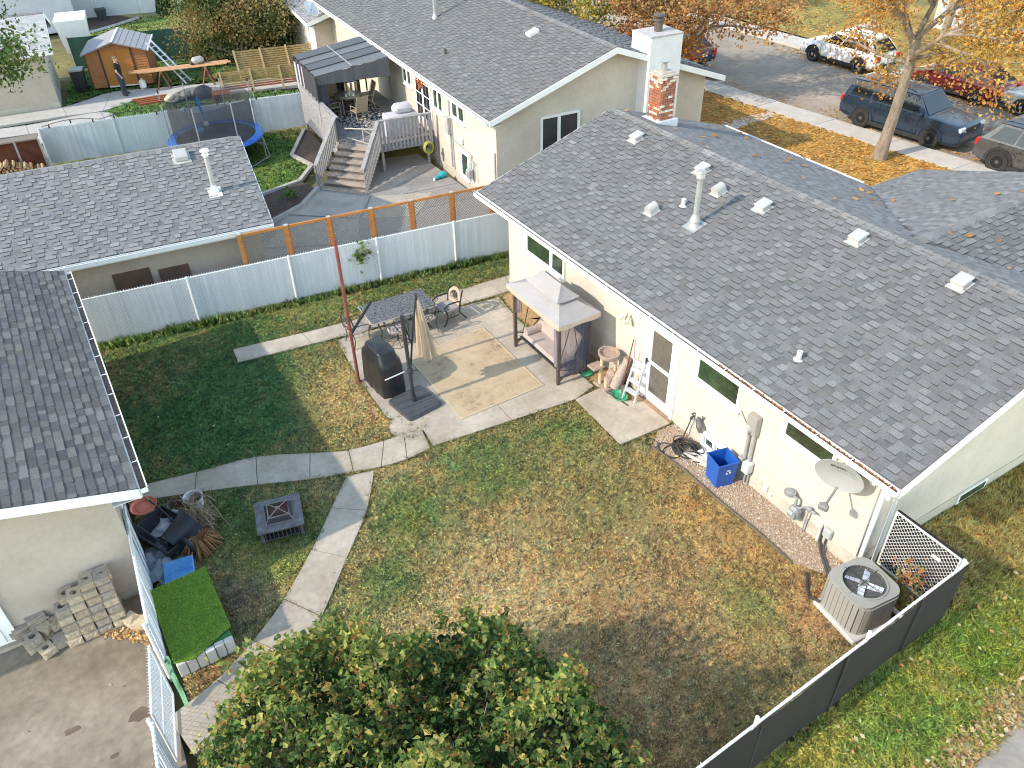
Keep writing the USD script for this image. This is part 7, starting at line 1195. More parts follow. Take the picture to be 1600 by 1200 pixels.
og = thing('garden_pavilion', 'orange timber pavilion with grey roof behind the autumn bush', 'pavilion', (1.0, 46.5, 0), R(-14)); mb = MB(); slab(mb, [(-1.6, -1.8, 2.45), (4, -1.8, 2.45), (4, 3, 3.6), (-1.6, 3, 3.6)], .1); mb.build('roof', mat('roof_plain_blue', (.30, .32, .36), .9, .15, 20), og); [MB().b2((x, -1.4, 0), (x + .25, -1.15, 2.3)).build('post', wood_orange, og) for x in (-1.2, .2, 2.6)]; mb = MB(); mb.b2((-1.55, -1.7, 2.12), (3.9, -1.55, 2.33)); mb.build('beam', wood_orange, og); mb = MB(); mb.b2((-.9, 0, 0), (3.5, .2, 2.3)); mb.build('back_wall', mat('brown_wall', (.16, .12, .10), .9), og)
bh_ = thing('house', 'plain beige house wall at the top edge behind the autumn bush', 'house', (3.3, 43.2, 0), R(-12)); mb = MB(); mb.b2((0, 0, 0), (6, 8, 3.2)); mb.build('wall', stucco_b, bh_); mb = MB(); slab(mb, [(-.5, -.5, 3.1), (6.5, -.5, 3.1), (6.5, 4, 4.6), (-.5, 4, 4.6)]); mb.build('roof', mat('roof_plain'), bh_)
# firewood shelter
fw_ = thing('firewood_shelter', 'open lean to of dark red boards sheltering stacked firewood at the left edge', 'shelter'); mb = MB(); mb.ob((-13.4, 29.9, .0), (3.1, -.5, 0), (.02, .06, 0), (0, 0, 1.35)); mb.build('back_wall', mat('dark_red_board', (.14, .045, .025), .85, .35, 4, .4, 40), fw_); mb = MB(); slab(mb, [(-13.5, 28.9, 1.28), (-10.35, 28.5, 1.28), (-10.15, 29.6, 1.5), (-13.4, 30.1, 1.5)], .04); 
mb = MB(); slab(mb, [(-13.5, 29.6, 1.40), (-10.3, 29.15, 1.40), (-10.2, 29.55, 1.46), (-13.4, 30.05, 1.46)], .05); mb.build('roof', mat('grey_ply', (.22, .19, .17), .85), fw_)
for x in (-11.9, -11.1, -10.3): mb = MB(); y = 29.35 - (x + 11.9) * .15; mb.b2((x, y, 0), (x + .07, y + .07, 1.38)); mb.build('post', mat('pale_post', (.30, .27, .25), .85), fw_)
mb = MB(); mb.ob((-10.22, 27.7, 0), (0, 1.7, 0), (.06, 0, 0), (0, 0, 1.1)); mb.build('side_panel', mat('side_grey', (.17, .18, .17), .8, .2, 4), fw_)
fl = thing('firewood', 'big pile of split pale firewood logs inside the shelter', 'firewood'); g = np.random.default_rng(6); lm = [mat(f'log_{n}', c, .9, .25, 9, .3, 40) for n, c in (('pale', (.50, .36, .20)), ('mid', (.36, .22, .11)), ('dark', (.22, .12, .06)))]; cnt = 0
for r_ in range(11):
    for k in range(22):
        x = -13.1 + k * .135 + (.07 if r_ % 2 else 0) + g.normal(0, .012); z = .07 + r_ * .095; 
        if z > .25 + .7 * (1 - abs(k - 11) / 14): continue
        rr = g.uniform(.045, .07); mb = MB(); y = 28.6 - (x + 13) * .12 + g.normal(0, .04); nn_ = int(g.integers(4, 7)); mb.cyl((x, y, z), (x + .03, y + .45, z), rr, n=nn_); mb.build('log', lm[g.choice(3, p=[.5, .3, .2])], fl)

# ---------------------------------------------------------------- street
ncx = lambda y: 18.26 + (19.98 - y) * .095; ys = np.linspace(-14, 42, 29)
mb = MB(); mb.prism([(ncx(y) - .05, y) for y in ys] + [(25.95 - (y - 14) * .03, y) for y in ys[::-1]], -.2, -.1); st = struct('street', mb, asphalt)
slabs('sidewalk', [[(ncx(y) - 1.3, y), (ncx(y), y), (ncx(y - 1.5), y - 1.5), (ncx(y - 1.5) - 1.3, y - 1.5)] for y in np.arange(36, -12, -1.5)], mat('walk_street', (.50, .46, .42), .9, .12, 2, .3, 60), z0=-.2, z1=.02)
fcx = lambda y: 25.95 - (y - 14) * .03
slabs('far_sidewalk', [[(fcx(y), y), (fcx(y) + 1.5, y), (fcx(y - 2) + 1.5, y - 2), (fcx(y - 2), y - 2)] for y in np.arange(44, -10, -2)], mat('walk_street'), z0=-.2, z1=.02)
slabs('front_path', [[(10.6, 18.95), (10.6, 18.1), (13.5, 17.9), (13.5, 18.85)], [(13.5, 18.85), (13.5, 17.9), (17.0, 18.15), (17.0, 18.75)]], mat('walk_street'), z0=-.05, z1=.03); slabs('far_path', [[(27.2, 25.6), (27.2, 24.5), (33, 25.4), (33, 26.3)]], mat('walk_street'), z0=-.05, z1=.03)
LEAFC = [(.55, .27, .05), (.62, .34, .07), (.48, .21, .04), (.66, .42, .12), (.42, .22, .06), (.58, .36, .10)]
FRONT = Polygon([(8.7, 20.5), (13, 30), (16.4, 26), (ncx(20) - 1.3, 20), (ncx(10) - 1.3, 10), (ncx(2) - 1.3, 2), (10.7, 2), (10.5, 7.8), (8.7, 7.8)])
ocol = lambda P: blobs(P, (.40, .235, .06), [(12, 14.5, 2, (.30, .185, .06), .8), (14, 20.5, 2, (.42, .25, .06), .7), (13, 25, 3, (.34, .22, .07), .6)], 4)
sheet('front_lawn', FRONT, ocol, .006, soil_m, .4, dark=.9); leaves_on('leaf_litter', FRONT, 24000, .13, LEAFC, 'thick carpet of orange fallen leaves over the front lawns', 'fallen leaves', 14, .02, .3)
FARL = Polygon([(27.3, 44), (27.4, -8), (60, -8), (60, 60), (30, 60)]); f2 = lambda P: blobs(P, (.30, .225, .065), [(30, 31, 4, (.27, .27, .075), .9), (33, 28, 3, (.22, .23, .06), .8), (29, 12, 4, (.38, .26, .07), .8), (34, 17, 4, (.28, .24, .07), .7)], 4); sheet('far_front_lawn', FARL, f2, .006, soil_m, .7, dark=.9)
leaves_on('leaf_litter', Polygon([(27.4, 40), (27.4, 0), (36, 0), (36, 40)]), 9000, .16, LEAFC, 'fallen orange leaves thinly spread over the lawn across the street', 'fallen leaves', 15, .02, .3)
leaves_on('street_leaves', Polygon([(ncx(y), y) for y in (30, 20, 10, 2)] + [(ncx(y) + .9, y) for y in (2, 10, 20, 30)]), 1500, .12, LEAFC, 'orange leaves gathered along the near gutter of the street', 'fallen leaves', 16, -.09, .3)
leaves_on('street_leaves', Polygon([(24.6, 6), (25.9, 6), (25.4, 34), (24.6, 34)]), 1100, .12, LEAFC, 'orange leaves gathered along the far gutter of the street', 'fallen leaves', 17, -.09, .3); leaves_on('street_leaves', Polygon([(19, 4), (25, 4), (25, 18), (19, 18)]), 800, .12, LEAFC, 'single orange leaves scattered on the open road', 'fallen leaves', 18, -.09, .3)
# vehicles
def paint(n, c, metal=.25): return mat('paint_' + n, c, .28, .03, 2, metal=metal, coat=.8)
tyre = mat('tyre', (.022, .022, .023), .85, .15, 20); carglass = mat('car_glass', (.008, .010, .012), .05, .2, 2, spec=.9); trim_b = mat('car_trim', (.02, .02, .022), .6)
def vehicle(label, loc, rot, pm_, L=4.7, W=1.86, H=1.68, belt=1.02, hood=1.0, nose=.78, cab=(-2.25, -1.75, .45, 1.35), wb=2.75, wr=.36, rim='steel', roof_mat=None, clad=None, kind='suv', windows=3, lights=True):
    t = thing('parked_car', label, 'car', loc, rot); w2 = W / 2; x0, x1, x2, x3 = cab
    xs = np.array([-L / 2, -L / 2 + .06, -L / 2 + .25, -wb / 2, 0, x3 - .1, x3 + .25, L / 2 - .55, L / 2 - .2, L / 2 - .05, L / 2]); tops = np.array([belt - .28, belt - .1, belt, belt, belt, belt, hood, hood - .05, nose + .06, nose - .08, nose - .2]); bot = np.array([.45, .36, .30, .24, .24, .24, .24, .26, .28, .34, .42]); wf_ = np.array([.90, .95, .985, 1, 1, 1, .99, .97, .92, .86, .80])
    sec = []
    for x, zt, zb, f in zip(xs, tops, bot, wf_):
        w = w2 * f; h = zt - zb; half = [(w * .86, zb), (w * .97, zb + .14 * h), (w, zb + .45 * h), (w * .985, zb + .72 * h), (w * .95, zt - .03), (w * .86, zt), (w * .4, zt + .02)]
        sec.append([(x, y, z) for y, z in half] + [(x, -y, z) for y, z in half[::-1]] + [(x, half[0][0], half[0][1])])
    mb = MB(); G = np.array(sec); mb.grid(G)
    for k, fl_ in ((0, 1), (-1, 0)): c = G[k][:-1].mean(0); v = np.vstack([G[k][:-1], c]); n_ = len(v) - 1; f = [[i, (i + 1) % n_, n_] for i in range(n_)]; mb.add(v, [q[::-1] for q in f] if fl_ else f)
    body = mb.build('body', pm_, t, 35)
    bw, tw_ = w2 * .94, w2 * .74; zr2 = H; B_ = [(x0, belt - .02), (x3, belt - .02)]
    mb = MB(); n_ = 7; gp = []
    for x, zz, xb in ((x1 - .02, zr2 - .05, x0), (x1 + .15, zr2 - .01, None), ((x1 + x2) / 2, zr2, None), (x2 - .15, zr2 - .02, None), (x2, zr2 - .06, x3)): gp.append([(x, y * tw_, zz - .05 * y * y) for y in np.linspace(-1, 1, n_)])
    mb.grid(np.array(gp)[::-1]); rfm = mb.build('roof', roof_mat or pm_, t, 35)
    mb = MB(); q = lambda x, s, top: (x, s * (tw_ if top else bw), (zr2 - .10 if top else belt - .02))
    for s in (-1, 1): mb.add([q(x0, s, 0), q(x3, s, 0), q(x2, s, 1), q(x1, s, 1)], [[0, 1, 2, 3]] if s < 0 else [[3, 2, 1, 0]])
    mb.add([q(x0, -1, 0), q(x0, 1, 0), q(x1, 1, 1), q(x1, -1, 1)], [[3, 2, 1, 0]]); mb.add([q(x3, -1, 0), q(x3, 1, 0), q(x2, 1, 1), q(x2, -1, 1)], [[0, 1, 2, 3]])
    mb.add([q(x1, -1, 1), q(x1, 1, 1), q(x2, 1, 1), q(x2, -1, 1), (x1, -tw_, zr2 - .06), (x1, tw_, zr2 - .06), (x2, tw_, zr2 - .07), (x2, -tw_, zr2 - .07)], CUBE_F); mb.build('cabin', pm_, t)
    P_ = lambda u, v, s: np.array(q(x0, s, 0)) * (1 - u) * (1 - v) + np.array(q(x3, s, 0)) * u * (1 - v) + np.array(q(x2, s, 1)) * u * v + np.array(q(x1, s, 1)) * (1 - u) * v
    cuts = [.06, .33, .62, .93] if windows == 3 else [.08, .5, .93]
    for s in (-1, 1):
        for a, b in zip(cuts[:-1], cuts[1:]):
            o = np.array([0, s * .012, .004]); mb = MB(); mb.add([P_(a + .012, .10, s) + o, P_(b - .012, .10, s) + o, P_(b - .012, .90, s) + o, P_(a + .012, .90, s) + o], [[0, 1, 2, 3]] if s < 0 else [[3, 2, 1, 0]]); mb.build('side_window', carglass, t)
        mb = MB(); mb.cbox((x3 - .25, s * (w2 + .10), belt + .05), (.12, .2, .14), .04); mb.build('mirror', pm_, t, 40)
        mb = MB(); [mb.box((x, s * (w2 * .985 + .012), belt - .16), (.16, .02, .03)) for x in (-.65, .35)]; mb.build('door_handle', pm_, t)
        mb = MB(); [mb.box((x, s * (w2 + .001), .62), (.008, .012, .62)) for x in (-.95, -.05, .92)]; mb.build('door_gap', trim_b, t)
        mb = MB(); mb.box((0, s * (w2 + .001), .31), (wb - .7, .03, .16)); mb.build('sill_trim', clad or trim_b, t)
        for wx in (-wb / 2, wb / 2):
            an = np.linspace(0, PI, 17); R1, R0 = wr * 1.28, wr * 1.02; mb = MB(); gp = [[(wx + r_ * math.cos(a), s * yy, wr + r_ * math.sin(a)) for a in an] for r_, yy in ((R0, w2 - .1), (R0, w2 + .022), (R1, w2 + .022), (R1 + .01, w2 - .1))]; mb.grid(gp if s > 0 else gp[::-1]); mb.build('wheel_arch', clad or pm_, t, 40)
            mb = MB(); mb.cyl((wx, s * (w2 - .3), wr), (wx, s * (w2 + .006), wr), wr * 1.03, n=28); mb.build('wheel_well', mat('well_black', (.008, .008, .008), .9), t)
            wt = MB(); A = rx(-s * PI / 2); wt.lathe([(wr * .62, -.10), (wr * .93, -.11), (wr, -.07), (wr, .07), (wr * .93, .11), (wr * .62, .10)], (wx, s * (w2 - .075), wr), 30, A); wh = wt.build('wheel', tyre, t, 40)
            rm = mat('rim_black', (.13, .13, .135), .3, .1, 4, metal=.5) if rim == 'black' else mat('rim_silver', (.55, .56, .58), .3, .08, 4, metal=.7); rb2 = MB(); rb2.lathe([(wr * .64, .085), (wr * .56, .05), (wr * .54, -.06), (0, -.06)], (wx, s * (w2 - .075), wr), 28, A)
            rb2.build('rim', mat('well_grey', (.05, .05, .05), .5, metal=.3), wh, 40); k2 = MB(); 
            for k in range(6):
                a = k * PI / 3 + .3; d = np.array([math.cos(a), 0, math.sin(a)]); e = np.array([-math.sin(a), 0, math.cos(a)]); c = np.array([wx, s * (w2 + .005), wr]); k2.ob(c + d * .05 - e * .028 - [0, .012 * (s > 0), 0], d * wr * .57, e * .056, (0, .012, 0))
            k2.cyl((wx, s * (w2 - .05), wr), (wx, s * (w2 + .012), wr), .07, n=12); k2.tm(trimesh.creation.annulus(wr * .58, wr * .645, .02, sections=26), A, (wx, s * (w2 + .0), wr)); k2.build('spokes', rm, wh)
    mid = lambda a, b, u: np.array(a) * (1 - u) + np.array(b) * u
    for nm, xb, xt, s in (('windscreen', x3, x2, 1), ('rear_window', x0, x1, -1)):
        a, b, c, d = q(xb, -1, 0), q(xb, 1, 0), q(xt, 1, 1), q(xt, -1, 1); cc = (np.array(a) + b + c + d) / 4; V = [cc + (np.array(p) - cc) * (.88, .9, .84) + np.array([s * .016, 0, .008]) for p in (a, b, c, d)]; mb = MB(); mb.add(V, [[0, 1, 2, 3]] if s > 0 else [[3, 2, 1, 0]]); mb.build(nm, carglass, t)
    for s in (-1, 1):
        mb = MB(); mb.cbox((L / 2 - .13, s * w2 * .68, nose - .10), (.2, .36, .17), .03); mb.build('headlight', mat('headlight', (.62, .64, .66), .12, .1, 9), t); mb = MB(); mb.cbox((-L / 2 + .05, s * w2 * .80, belt - .2), (.16, .26, .28), .04); mb.build('tail_light', mat('tail_red', (.45, .02, .02), .2), t)
        mb = MB(); mb.cbox((L / 2 - .06, s * w2 * .6, .5), (.1, .26, .08), .02); mb.build('fog_light', mat('headlight'), t)
    mb = MB(); mb.cbox((L / 2 - .02, 0, nose - .14), (.07, W * .46, .22), .02); [mb.box((L / 2 + .018, 0, nose - .2 + .05 * k), (.012, W * .44, .012)) for k in range(4)]; mb.build('grille', trim_b, t); mb = MB(); mb.cbox((L / 2 - .05, 0, .42), (.14, W * .8, .2), .04); mb.cbox((-L / 2 + .06, 0, .46), (.16, W * .86, .2), .04); mb.build('bumper', clad or trim_b, t); mb = MB(); mb.box((-L / 2 - .025, 0, .72), (.02, .36, .14)); mb.build('number_plate', white, t)
    if kind == 'suv':
        for s in (-1, 1): mb = MB(); mb.tube([(x1 + .1, s * tw_ * .93, zr2 - .03), (x1 + .2, s * tw_ * .93, zr2 + .04), (x2 - .35, s * tw_ * .93, zr2 + .04), (x2 - .2, s * tw_ * .93, zr2 - .03)], .018, 5); mb.build('roof_rail', trim_b, t)
    return t
G0 = -.10
vehicle('large dark blue suv with black wheels parked at the near curb behind the tree', (19.98, 14.1, G0), R(-90 + 5), paint('deep_blue', (.022, .042, .075), .5), L=5.25, W=1.98, H=1.84, belt=1.14, hood=1.14, nose=1.02, cab=(-2.5, -2.25, .62, 1.22), wb=3.0, wr=.40, rim='black')
vehicle('grey suv with black wheels cut off by the right edge, tail towards the dark suv', (20.2, 8.25, G0), R(-90 + 5), paint('graphite', (.10, .10, .105), .5), L=5.0, W=1.96, H=1.76, belt=1.08, hood=1.06, nose=.95, cab=(-2.35, -1.85, .55, 1.25), wb=3.0, wr=.41, rim='black', roof_mat=paint('deep_blue', (.022, .036, .055), .3), clad=trim_b)
vehicle('white crossover parked at the far curb with leaves in front of it', (25.45, 21.8, G0), R(92), paint('white', (.78, .78, .79), .0), L=4.6, W=1.84, H=1.62, belt=1.0, hood=.98, nose=.80, cab=(-2.15, -1.6, .35, 1.2), wb=2.7, wr=.35, clad=trim_b)
vehicle('dark red car behind the orange tree at the far curb', (25.95, 15.9, G0), R(92), paint('dark_red', (.16, .010, .016), .3), L=4.5, W=1.8, H=1.46, belt=.93, hood=.90, nose=.72, cab=(-2.0, -1.2, .3, 1.3), wb=2.65, wr=.33, kind='sedan', windows=2)
vehicle('silver car at the right edge on the far side of the street', (26.3, 11.3, G0), R(92), paint('silver', (.50, .51, .53), .5), L=4.7, W=1.84, H=1.6, belt=1.0, hood=.98, nose=.80, cab=(-2.15, -1.7, .35, 1.15), wb=2.75, wr=.36)
vehicle('dark blue car hidden under the orange brown tree behind the white chimney', (18.9, 27.3, G0), R(92), paint('navy', (.02, .025, .07), .3), L=4.5, W=1.8, H=1.5, belt=.95, hood=.92, nose=.75, cab=(-2.0, -1.3, .3, 1.25), wb=2.65, wr=.33, kind='sedan', windows=2)

# ---------------------------------------------------------------- trees and the lilac
def leaf_cloud(P, size, cols, g, nrm=None, shape=.55, bend=.25, up=.5):
    """Leaf-sized folded blades at P: two quads per leaf sharing the midrib; colours per leaf."""
    n = len(P); N = g.normal(size=(n, 3)) + np.array([0, 0, up]) + (0 if nrm is None else nrm * 1.2); N /= np.linalg.norm(N, axis=1, keepdims=True)
    D = np.cross(N, g.normal(size=(n, 3))); D /= np.linalg.norm(D, axis=1, keepdims=True) + 1e-9; S = np.cross(N, D); s = (size * g.uniform(.55, 1.25, n))[:, None]
    a, b = P - D * s * .5, P + D * s * .5 - N * s * .12; l, r_ = P - D * s * .08 + S * s * shape * .5 + N * s * bend * .5, P - D * s * .08 - S * s * shape * .5 + N * s * bend * .5
    V = np.stack([a, l, b, r_], 1).reshape(-1, 3); i = np.arange(n)[:, None] * 4; F = np.vstack([np.hstack([i, i + 2, i + 1]), np.hstack([i, i + 3, i + 2])]); return V, F, np.repeat(cols, 4, 0)
foliage = mat('foliage', (1, 1, 1), .55, .15, 10, tint=True, trans=.35, spec=.35)
def palette(g, n, cols, p, jit=.25): c = np.array(cols)[g.choice(len(cols), n, p=p)]; return c * np.exp(g.normal(0, jit, n))[:, None]
bark = mat('bark', (.27, .23, .18), .9, .3, 8, 1.0, 25, stretch=(1, 1, .3))
# lilac in the foreground
g = np.random.default_rng(77); lil = thing('lilac_bush', 'big leafy lilac bush in the foreground with yellowing leaves and orange seed heads', 'bush')
LB = Polygon([(-11.25, 2.15), (-10.5, 2.85), (-9.5, 3.0), (-8.9, 2.9), (-8.2, 2.3), (-7.6, 2.05), (-7.0, 2.15), (-6.4, 1.6), (-6.05, .75), (-5.9, -.5), (-6.1, -2.0), (-7.2, -3.4), (-10, -3.6), (-12, -2.6), (-12.1, -.5), (-11.7, 1.2)]).buffer(-.12)
def lil_h(X, Y):
    d = np.array([LB.exterior.distance(Point(x, y)) for x, y in zip(X, Y)]); q = np.stack([X * 1.05, Y * 1.05, 0 * X], 1); return .80 + 1.55 * np.sqrt(np.clip(d / .9, 0, 1)) * (.28 + 1.45 * meshkit.fbm(q * 1.5, 3, 5)), d
n = 34000; P = np.stack([g.uniform(-12.2, -5.8, n), g.uniform(-3.6, 2.9, n)], 1); P = P[inside(LB, P)]; H_, D_ = lil_h(P[:, 0], P[:, 1]); keep = (P[:, 1] > -2.6); P, H_, D_ = P[keep], H_[keep], D_[keep]; n = len(P)
depth = np.abs(g.exponential(.16, n)); Z = H_ - depth; lowside = g.random(n) < .25; Z = np.where(lowside & (D_ < .5), g.uniform(.1, 1, n) * H_, Z); Z = np.maximum(Z, .08)
gap = meshkit.fbm(np.stack([P[:, 0] * 2.1, P[:, 1] * 2.1, Z * 2], 1), 3, 9); ok = (gap > .40) | (depth > .35); P, Z, depth, D_ = P[ok], Z[ok], depth[ok], D_[ok]; n = len(P); X3 = np.column_stack([P, Z]); X3[:, :2] += g.normal(0, .06, (n, 2))
tone = .55 * meshkit.fbm(X3 * 2.6, 3, 21) + .45 * np.clip(meshkit.fbm(np.stack([P[:, 0] * 1.05 * 1.5, P[:, 1] * 1.05 * 1.5, 0 * P[:, 0]], 1), 3, 5) * 1.5 - .25, 0, 1); dk_ = palette(g, n, [(.040, .085, .022), (.055, .11, .028), (.08, .14, .035), (.17, .22, .05), (.27, .27, .07)], [.28, .3, .22, .13, .07]); lt_ = palette(g, n, [(.09, .15, .035), (.17, .22, .05), (.28, .29, .075), (.36, .31, .09), (.30, .15, .05)], [.3, .32, .22, .12, .04]); mixw = np.clip((tone - .43) * 6, 0, 1)[:, None]; C = np.where(g.random(n)[:, None] < mixw, lt_, dk_) * 1.15
V, F, Cc = leaf_cloud(X3, .105, C, g, shape=.78)
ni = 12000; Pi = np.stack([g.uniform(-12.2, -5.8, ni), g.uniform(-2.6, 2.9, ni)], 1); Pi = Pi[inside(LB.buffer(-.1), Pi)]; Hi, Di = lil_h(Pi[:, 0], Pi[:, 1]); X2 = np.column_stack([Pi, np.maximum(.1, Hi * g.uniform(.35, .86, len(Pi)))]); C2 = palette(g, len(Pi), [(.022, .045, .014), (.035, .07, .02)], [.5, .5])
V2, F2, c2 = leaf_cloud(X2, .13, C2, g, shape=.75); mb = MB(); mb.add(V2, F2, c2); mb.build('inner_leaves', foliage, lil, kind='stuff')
lm2 = [mat(f'lilac_leaf_{k}', c, .5, .15, 10, trans=.35, spec=.35) for k, c in (('dark', (.06, .115, .03)), ('green', (.10, .165, .04)), ('lime', (.20, .24, .06)), ('yellow', (.34, .31, .085)))]
near = np.argsort(np.linalg.norm(X3 - EYE, axis=1) + depth * 4)[:300]; isn = np.zeros(n, bool); isn[near] = True
Vq = V.reshape(n, 4, 3)
for k in near: mb = MB(); mb.add(Vq[k], [[0, 2, 1], [0, 3, 2]]); mb.build('leaf', lm2[min(3, int(np.digitize(C[k].sum(), [.22, .34, .5])))], lil)
r_ = np.where(~isn)[0]; mb = MB(); i = np.arange(len(r_))[:, None] * 4; mb.add(Vq[r_].reshape(-1, 3), np.vstack([np.hstack([i, i + 2, i + 1]), np.hstack([i, i + 3, i + 2])]), np.repeat(C[r_], 4, 0)); mb.build('leaves', foliage, lil, kind='stuff')
# young shoots standing out of the crown
sh_ = g.choice(np.where((depth < .1) & (tone > .36))[0], 330); SP, SN = [], []
for k in sh_:
    d = unit(np.array([g.normal(0, .35), g.normal(0, .35), 1])); m_ = int(g.integers(10, 20)); q = g.uniform(.0, .42, m_)
    SP.append(X3[k] + d * q[:, None] + g.normal(0, .035, (m_, 3))); SN.append(np.tile(d, (m_, 1)))
SP, SN = np.vstack(SP), np.vstack(SN); V, F, Cc = leaf_cloud(SP, .10, palette(g, len(SP), [(.08, .14, .035), (.16, .21, .05), (.27, .28, .075), (.36, .31, .09), (.34, .17, .05)], [.24, .28, .26, .14, .08]), g, shape=.75); mb = MB(); mb.add(V, F, Cc); mb.build('shoots', foliage, lil, kind='stuff')
# orange seed heads
idx = g.choice(np.where((depth < .12) & (tone > .40))[0], 95); mb = MB()
for k in idx:
    c = X3[k] + [0, 0, .05]; m_ = 15; q = c + np.column_stack([g.normal(0, .028, m_), g.normal(0, .028, m_), np.abs(g.normal(.06, .05, m_))]); v, f, cc = leaf_cloud(q, .030, palette(g, m_, [(.40, .16, .04), (.50, .24, .06), (.30, .12, .05)], [.4, .35, .25]), g); mb.add(v, f, cc)
mb.build('seed_heads', foliage, lil, kind='stuff'); mb = MB()
for k in range(46): x, y = g.uniform(-11.2, -6.5), g.uniform(-2, 1.9); h = float(lil_h(np.array([x]), np.array([y]))[0][0]); a = g.uniform(0, 6.3); mb.tube([(-8.8 + (x + 8.8) * .4, -.4 + (y + .4) * .4, 0), (x * .6 - 8.8 * .4, y * .6 - .16, h * .5), (x, y, h * g.uniform(.85, 1.04))], [.03, .02, .007], 5)
mb.build('stems', mat('lilac_stem', (.26, .22, .17), .9, .2, 9), lil)

def limb(mb, p, d, L, r_, depth_, g, tips, spread=.6, n_=4, seg=.5):
    p = np.asarray(p, float); d = unit(d); pts = [p]; 
    for _ in range(n_): d = unit(d + g.normal(0, .13, 3) + [0, 0, .05]); pts.append(pts[-1] + d * L / n_)
    mb.tube(pts, np.linspace(r_, r_ * .6, n_ + 1), 7 if r_ > .05 else 4)
    if depth_ == 0: tips += pts[1:]; return
    if depth_ <= 1: tips += pts[2:]
    for k in range(g.integers(2, 4) + (depth_ > 1)):
        a = g.uniform(0, 2 * PI); u = unit(np.cross(d, [.3, .2, 1])); w = np.cross(d, u); dd = unit(d + (u * math.cos(a) + w * math.sin(a)) * spread * g.uniform(.7, 1.3)); s_ = g.integers(2, n_ + 1); limb(mb, pts[s_], dd, L * g.uniform(.6, .8), r_ * .55, depth_ - 1, g, tips, spread, n_, seg)
def tree(name, label, loc, th, tr_, cols, pr, n_leaf, size, seed, height=6, spread=.6, levels=3, clump=.32, cat='tree', group=None, lean=(0, 0), bare=.0, first=(3, 5), bk=None, extra=()):
    g = np.random.default_rng(seed); t = thing(name, label, cat, loc, 0, group); mb = MB(); tips = []; top = np.array([lean[0], lean[1], th])
    zs = np.linspace(0, 1, 6); mb.tube([top * z + np.array([.04 * math.sin(5 * z), .04 * math.cos(4 * z) - .04, 0]) for z in zs], [tr_ * 1.5, tr_ * 1.12, tr_, tr_ * .95, tr_ * .9, tr_ * .8], 12); mb.build('trunk', bk or bark, t, 40)
    mb = MB()
    for k in range(first[1]): a = k * 2 * PI / first[1] + g.uniform(-.3, .3); limb(mb, top * g.uniform(.82, 1), (math.cos(a) * spread * 1.2, math.sin(a) * spread * 1.2, 1), (height - th) * .55, tr_ * .55, levels - 1, g, tips, spread)
    for p, d, L in extra: limb(mb, p, d, L, tr_ * .4, 1, g, tips, spread)
    mb.build('branches', bk or bark, t, 40); T = np.array(tips); n = n_leaf; k = g.integers(0, len(T), n); P = T[k] + g.normal(0, clump, (n, 3)) * [1, 1, .8]; P[:, 2] = np.maximum(P[:, 2], .4)
    tone = meshkit.fbm(P * .9, 3, seed); q = np.clip(.5 + (tone - .5) * 3, 0, .999); cs = np.array(cols); order = np.clip((q * len(cs) * .75 + g.random(n) * len(cs) * .4).astype(int), 0, len(cs) - 1); C = cs[order] * np.exp(g.normal(0, .18, n))[:, None]
    V, F, Cc = leaf_cloud(P, size, C, g, shape=.7); mb = MB(); mb.add(V, F, Cc); mb.build('crown', foliage, t, kind='stuff'); return t
OR = [(.30, .12, .03), (.40, .18, .045), (.48, .24, .055), (.52, .31, .075), (.44, .32, .09)]
tree('street_tree', 'orange leaved tree with thick pale trunk on the lawn beside the dark suv', (16.58, 12.68, 0), 4.3, .185, OR, None, 15000, .135, 5, 9.0, .68, 3, .42, lean=(.15, -.1), first=(3, 6), bk=mat('pale_bark', (.25, .20, .155), .9, .4, 5, 1.0, 14, stretch=(1, 1, .3)),
     extra=[((.15, -.1, 3.6), (.7, -1.0, .25), 2.0), ((.15, -.1, 3.9), (1.2, -.4, .0), 2.2), ((.1, -.1, 2.9), (.6, .9, -.3), 1.5), ((.1, -.1, 3.3), (.9, -1.6, .1), 1.7), ((.1, -.1, 3.5), (.3, 1.5, -.1), 2.4)])
tree('autumn_tree', 'orange brown tree behind the white chimney of the neighbour house', (15.6, 23.2, 0), 1.8, .18, [(.26, .12, .05), (.36, .17, .06), (.44, .22, .07), (.48, .28, .10), (.36, .22, .10)], None, 13000, .17, 8, 6.5, .8, 3, .42, first=(3, 6))
tree('autumn_tree', 'yellow green tree behind the neighbour roof beside the spruce', (12.3, 26.8, 0), 1.8, .15, [(.20, .20, .03), (.32, .30, .04), (.42, .36, .05), (.46, .34, .05)], None, 9000, .15, 9, 6, .7, 3, .36, first=(3, 6))
tree('autumn_tree', 'rust orange shrub sized tree between yellow tree and white chimney', (13.6, 23.2, 0), .9, .1, [(.36, .13, .03), (.46, .19, .04), (.5, .25, .06)], None, 4500, .13, 10, 3.9, .8, 3, .3, first=(3, 5))
tree('leafy_tree', 'dark green tree overhanging the top left corner', (-11.9, 29.9, 0), 3.2, .2, [(.035, .075, .02), (.055, .11, .025), (.08, .15, .035), (.14, .19, .05)], None, 9000, .17, 11, 6.6, .8, 3, .36, first=(3, 6))
tree('autumn_bush', 'round bush turning brown and green in front of the green fence', (.15, 39.4, 0), .3, .10, [(.07, .10, .03), (.11, .13, .04), (.20, .18, .06), (.30, .19, .08), (.28, .25, .10)], None, 24000, .16, 12, 3.9, .9, 3, .58, cat='bush', first=(3, 7))
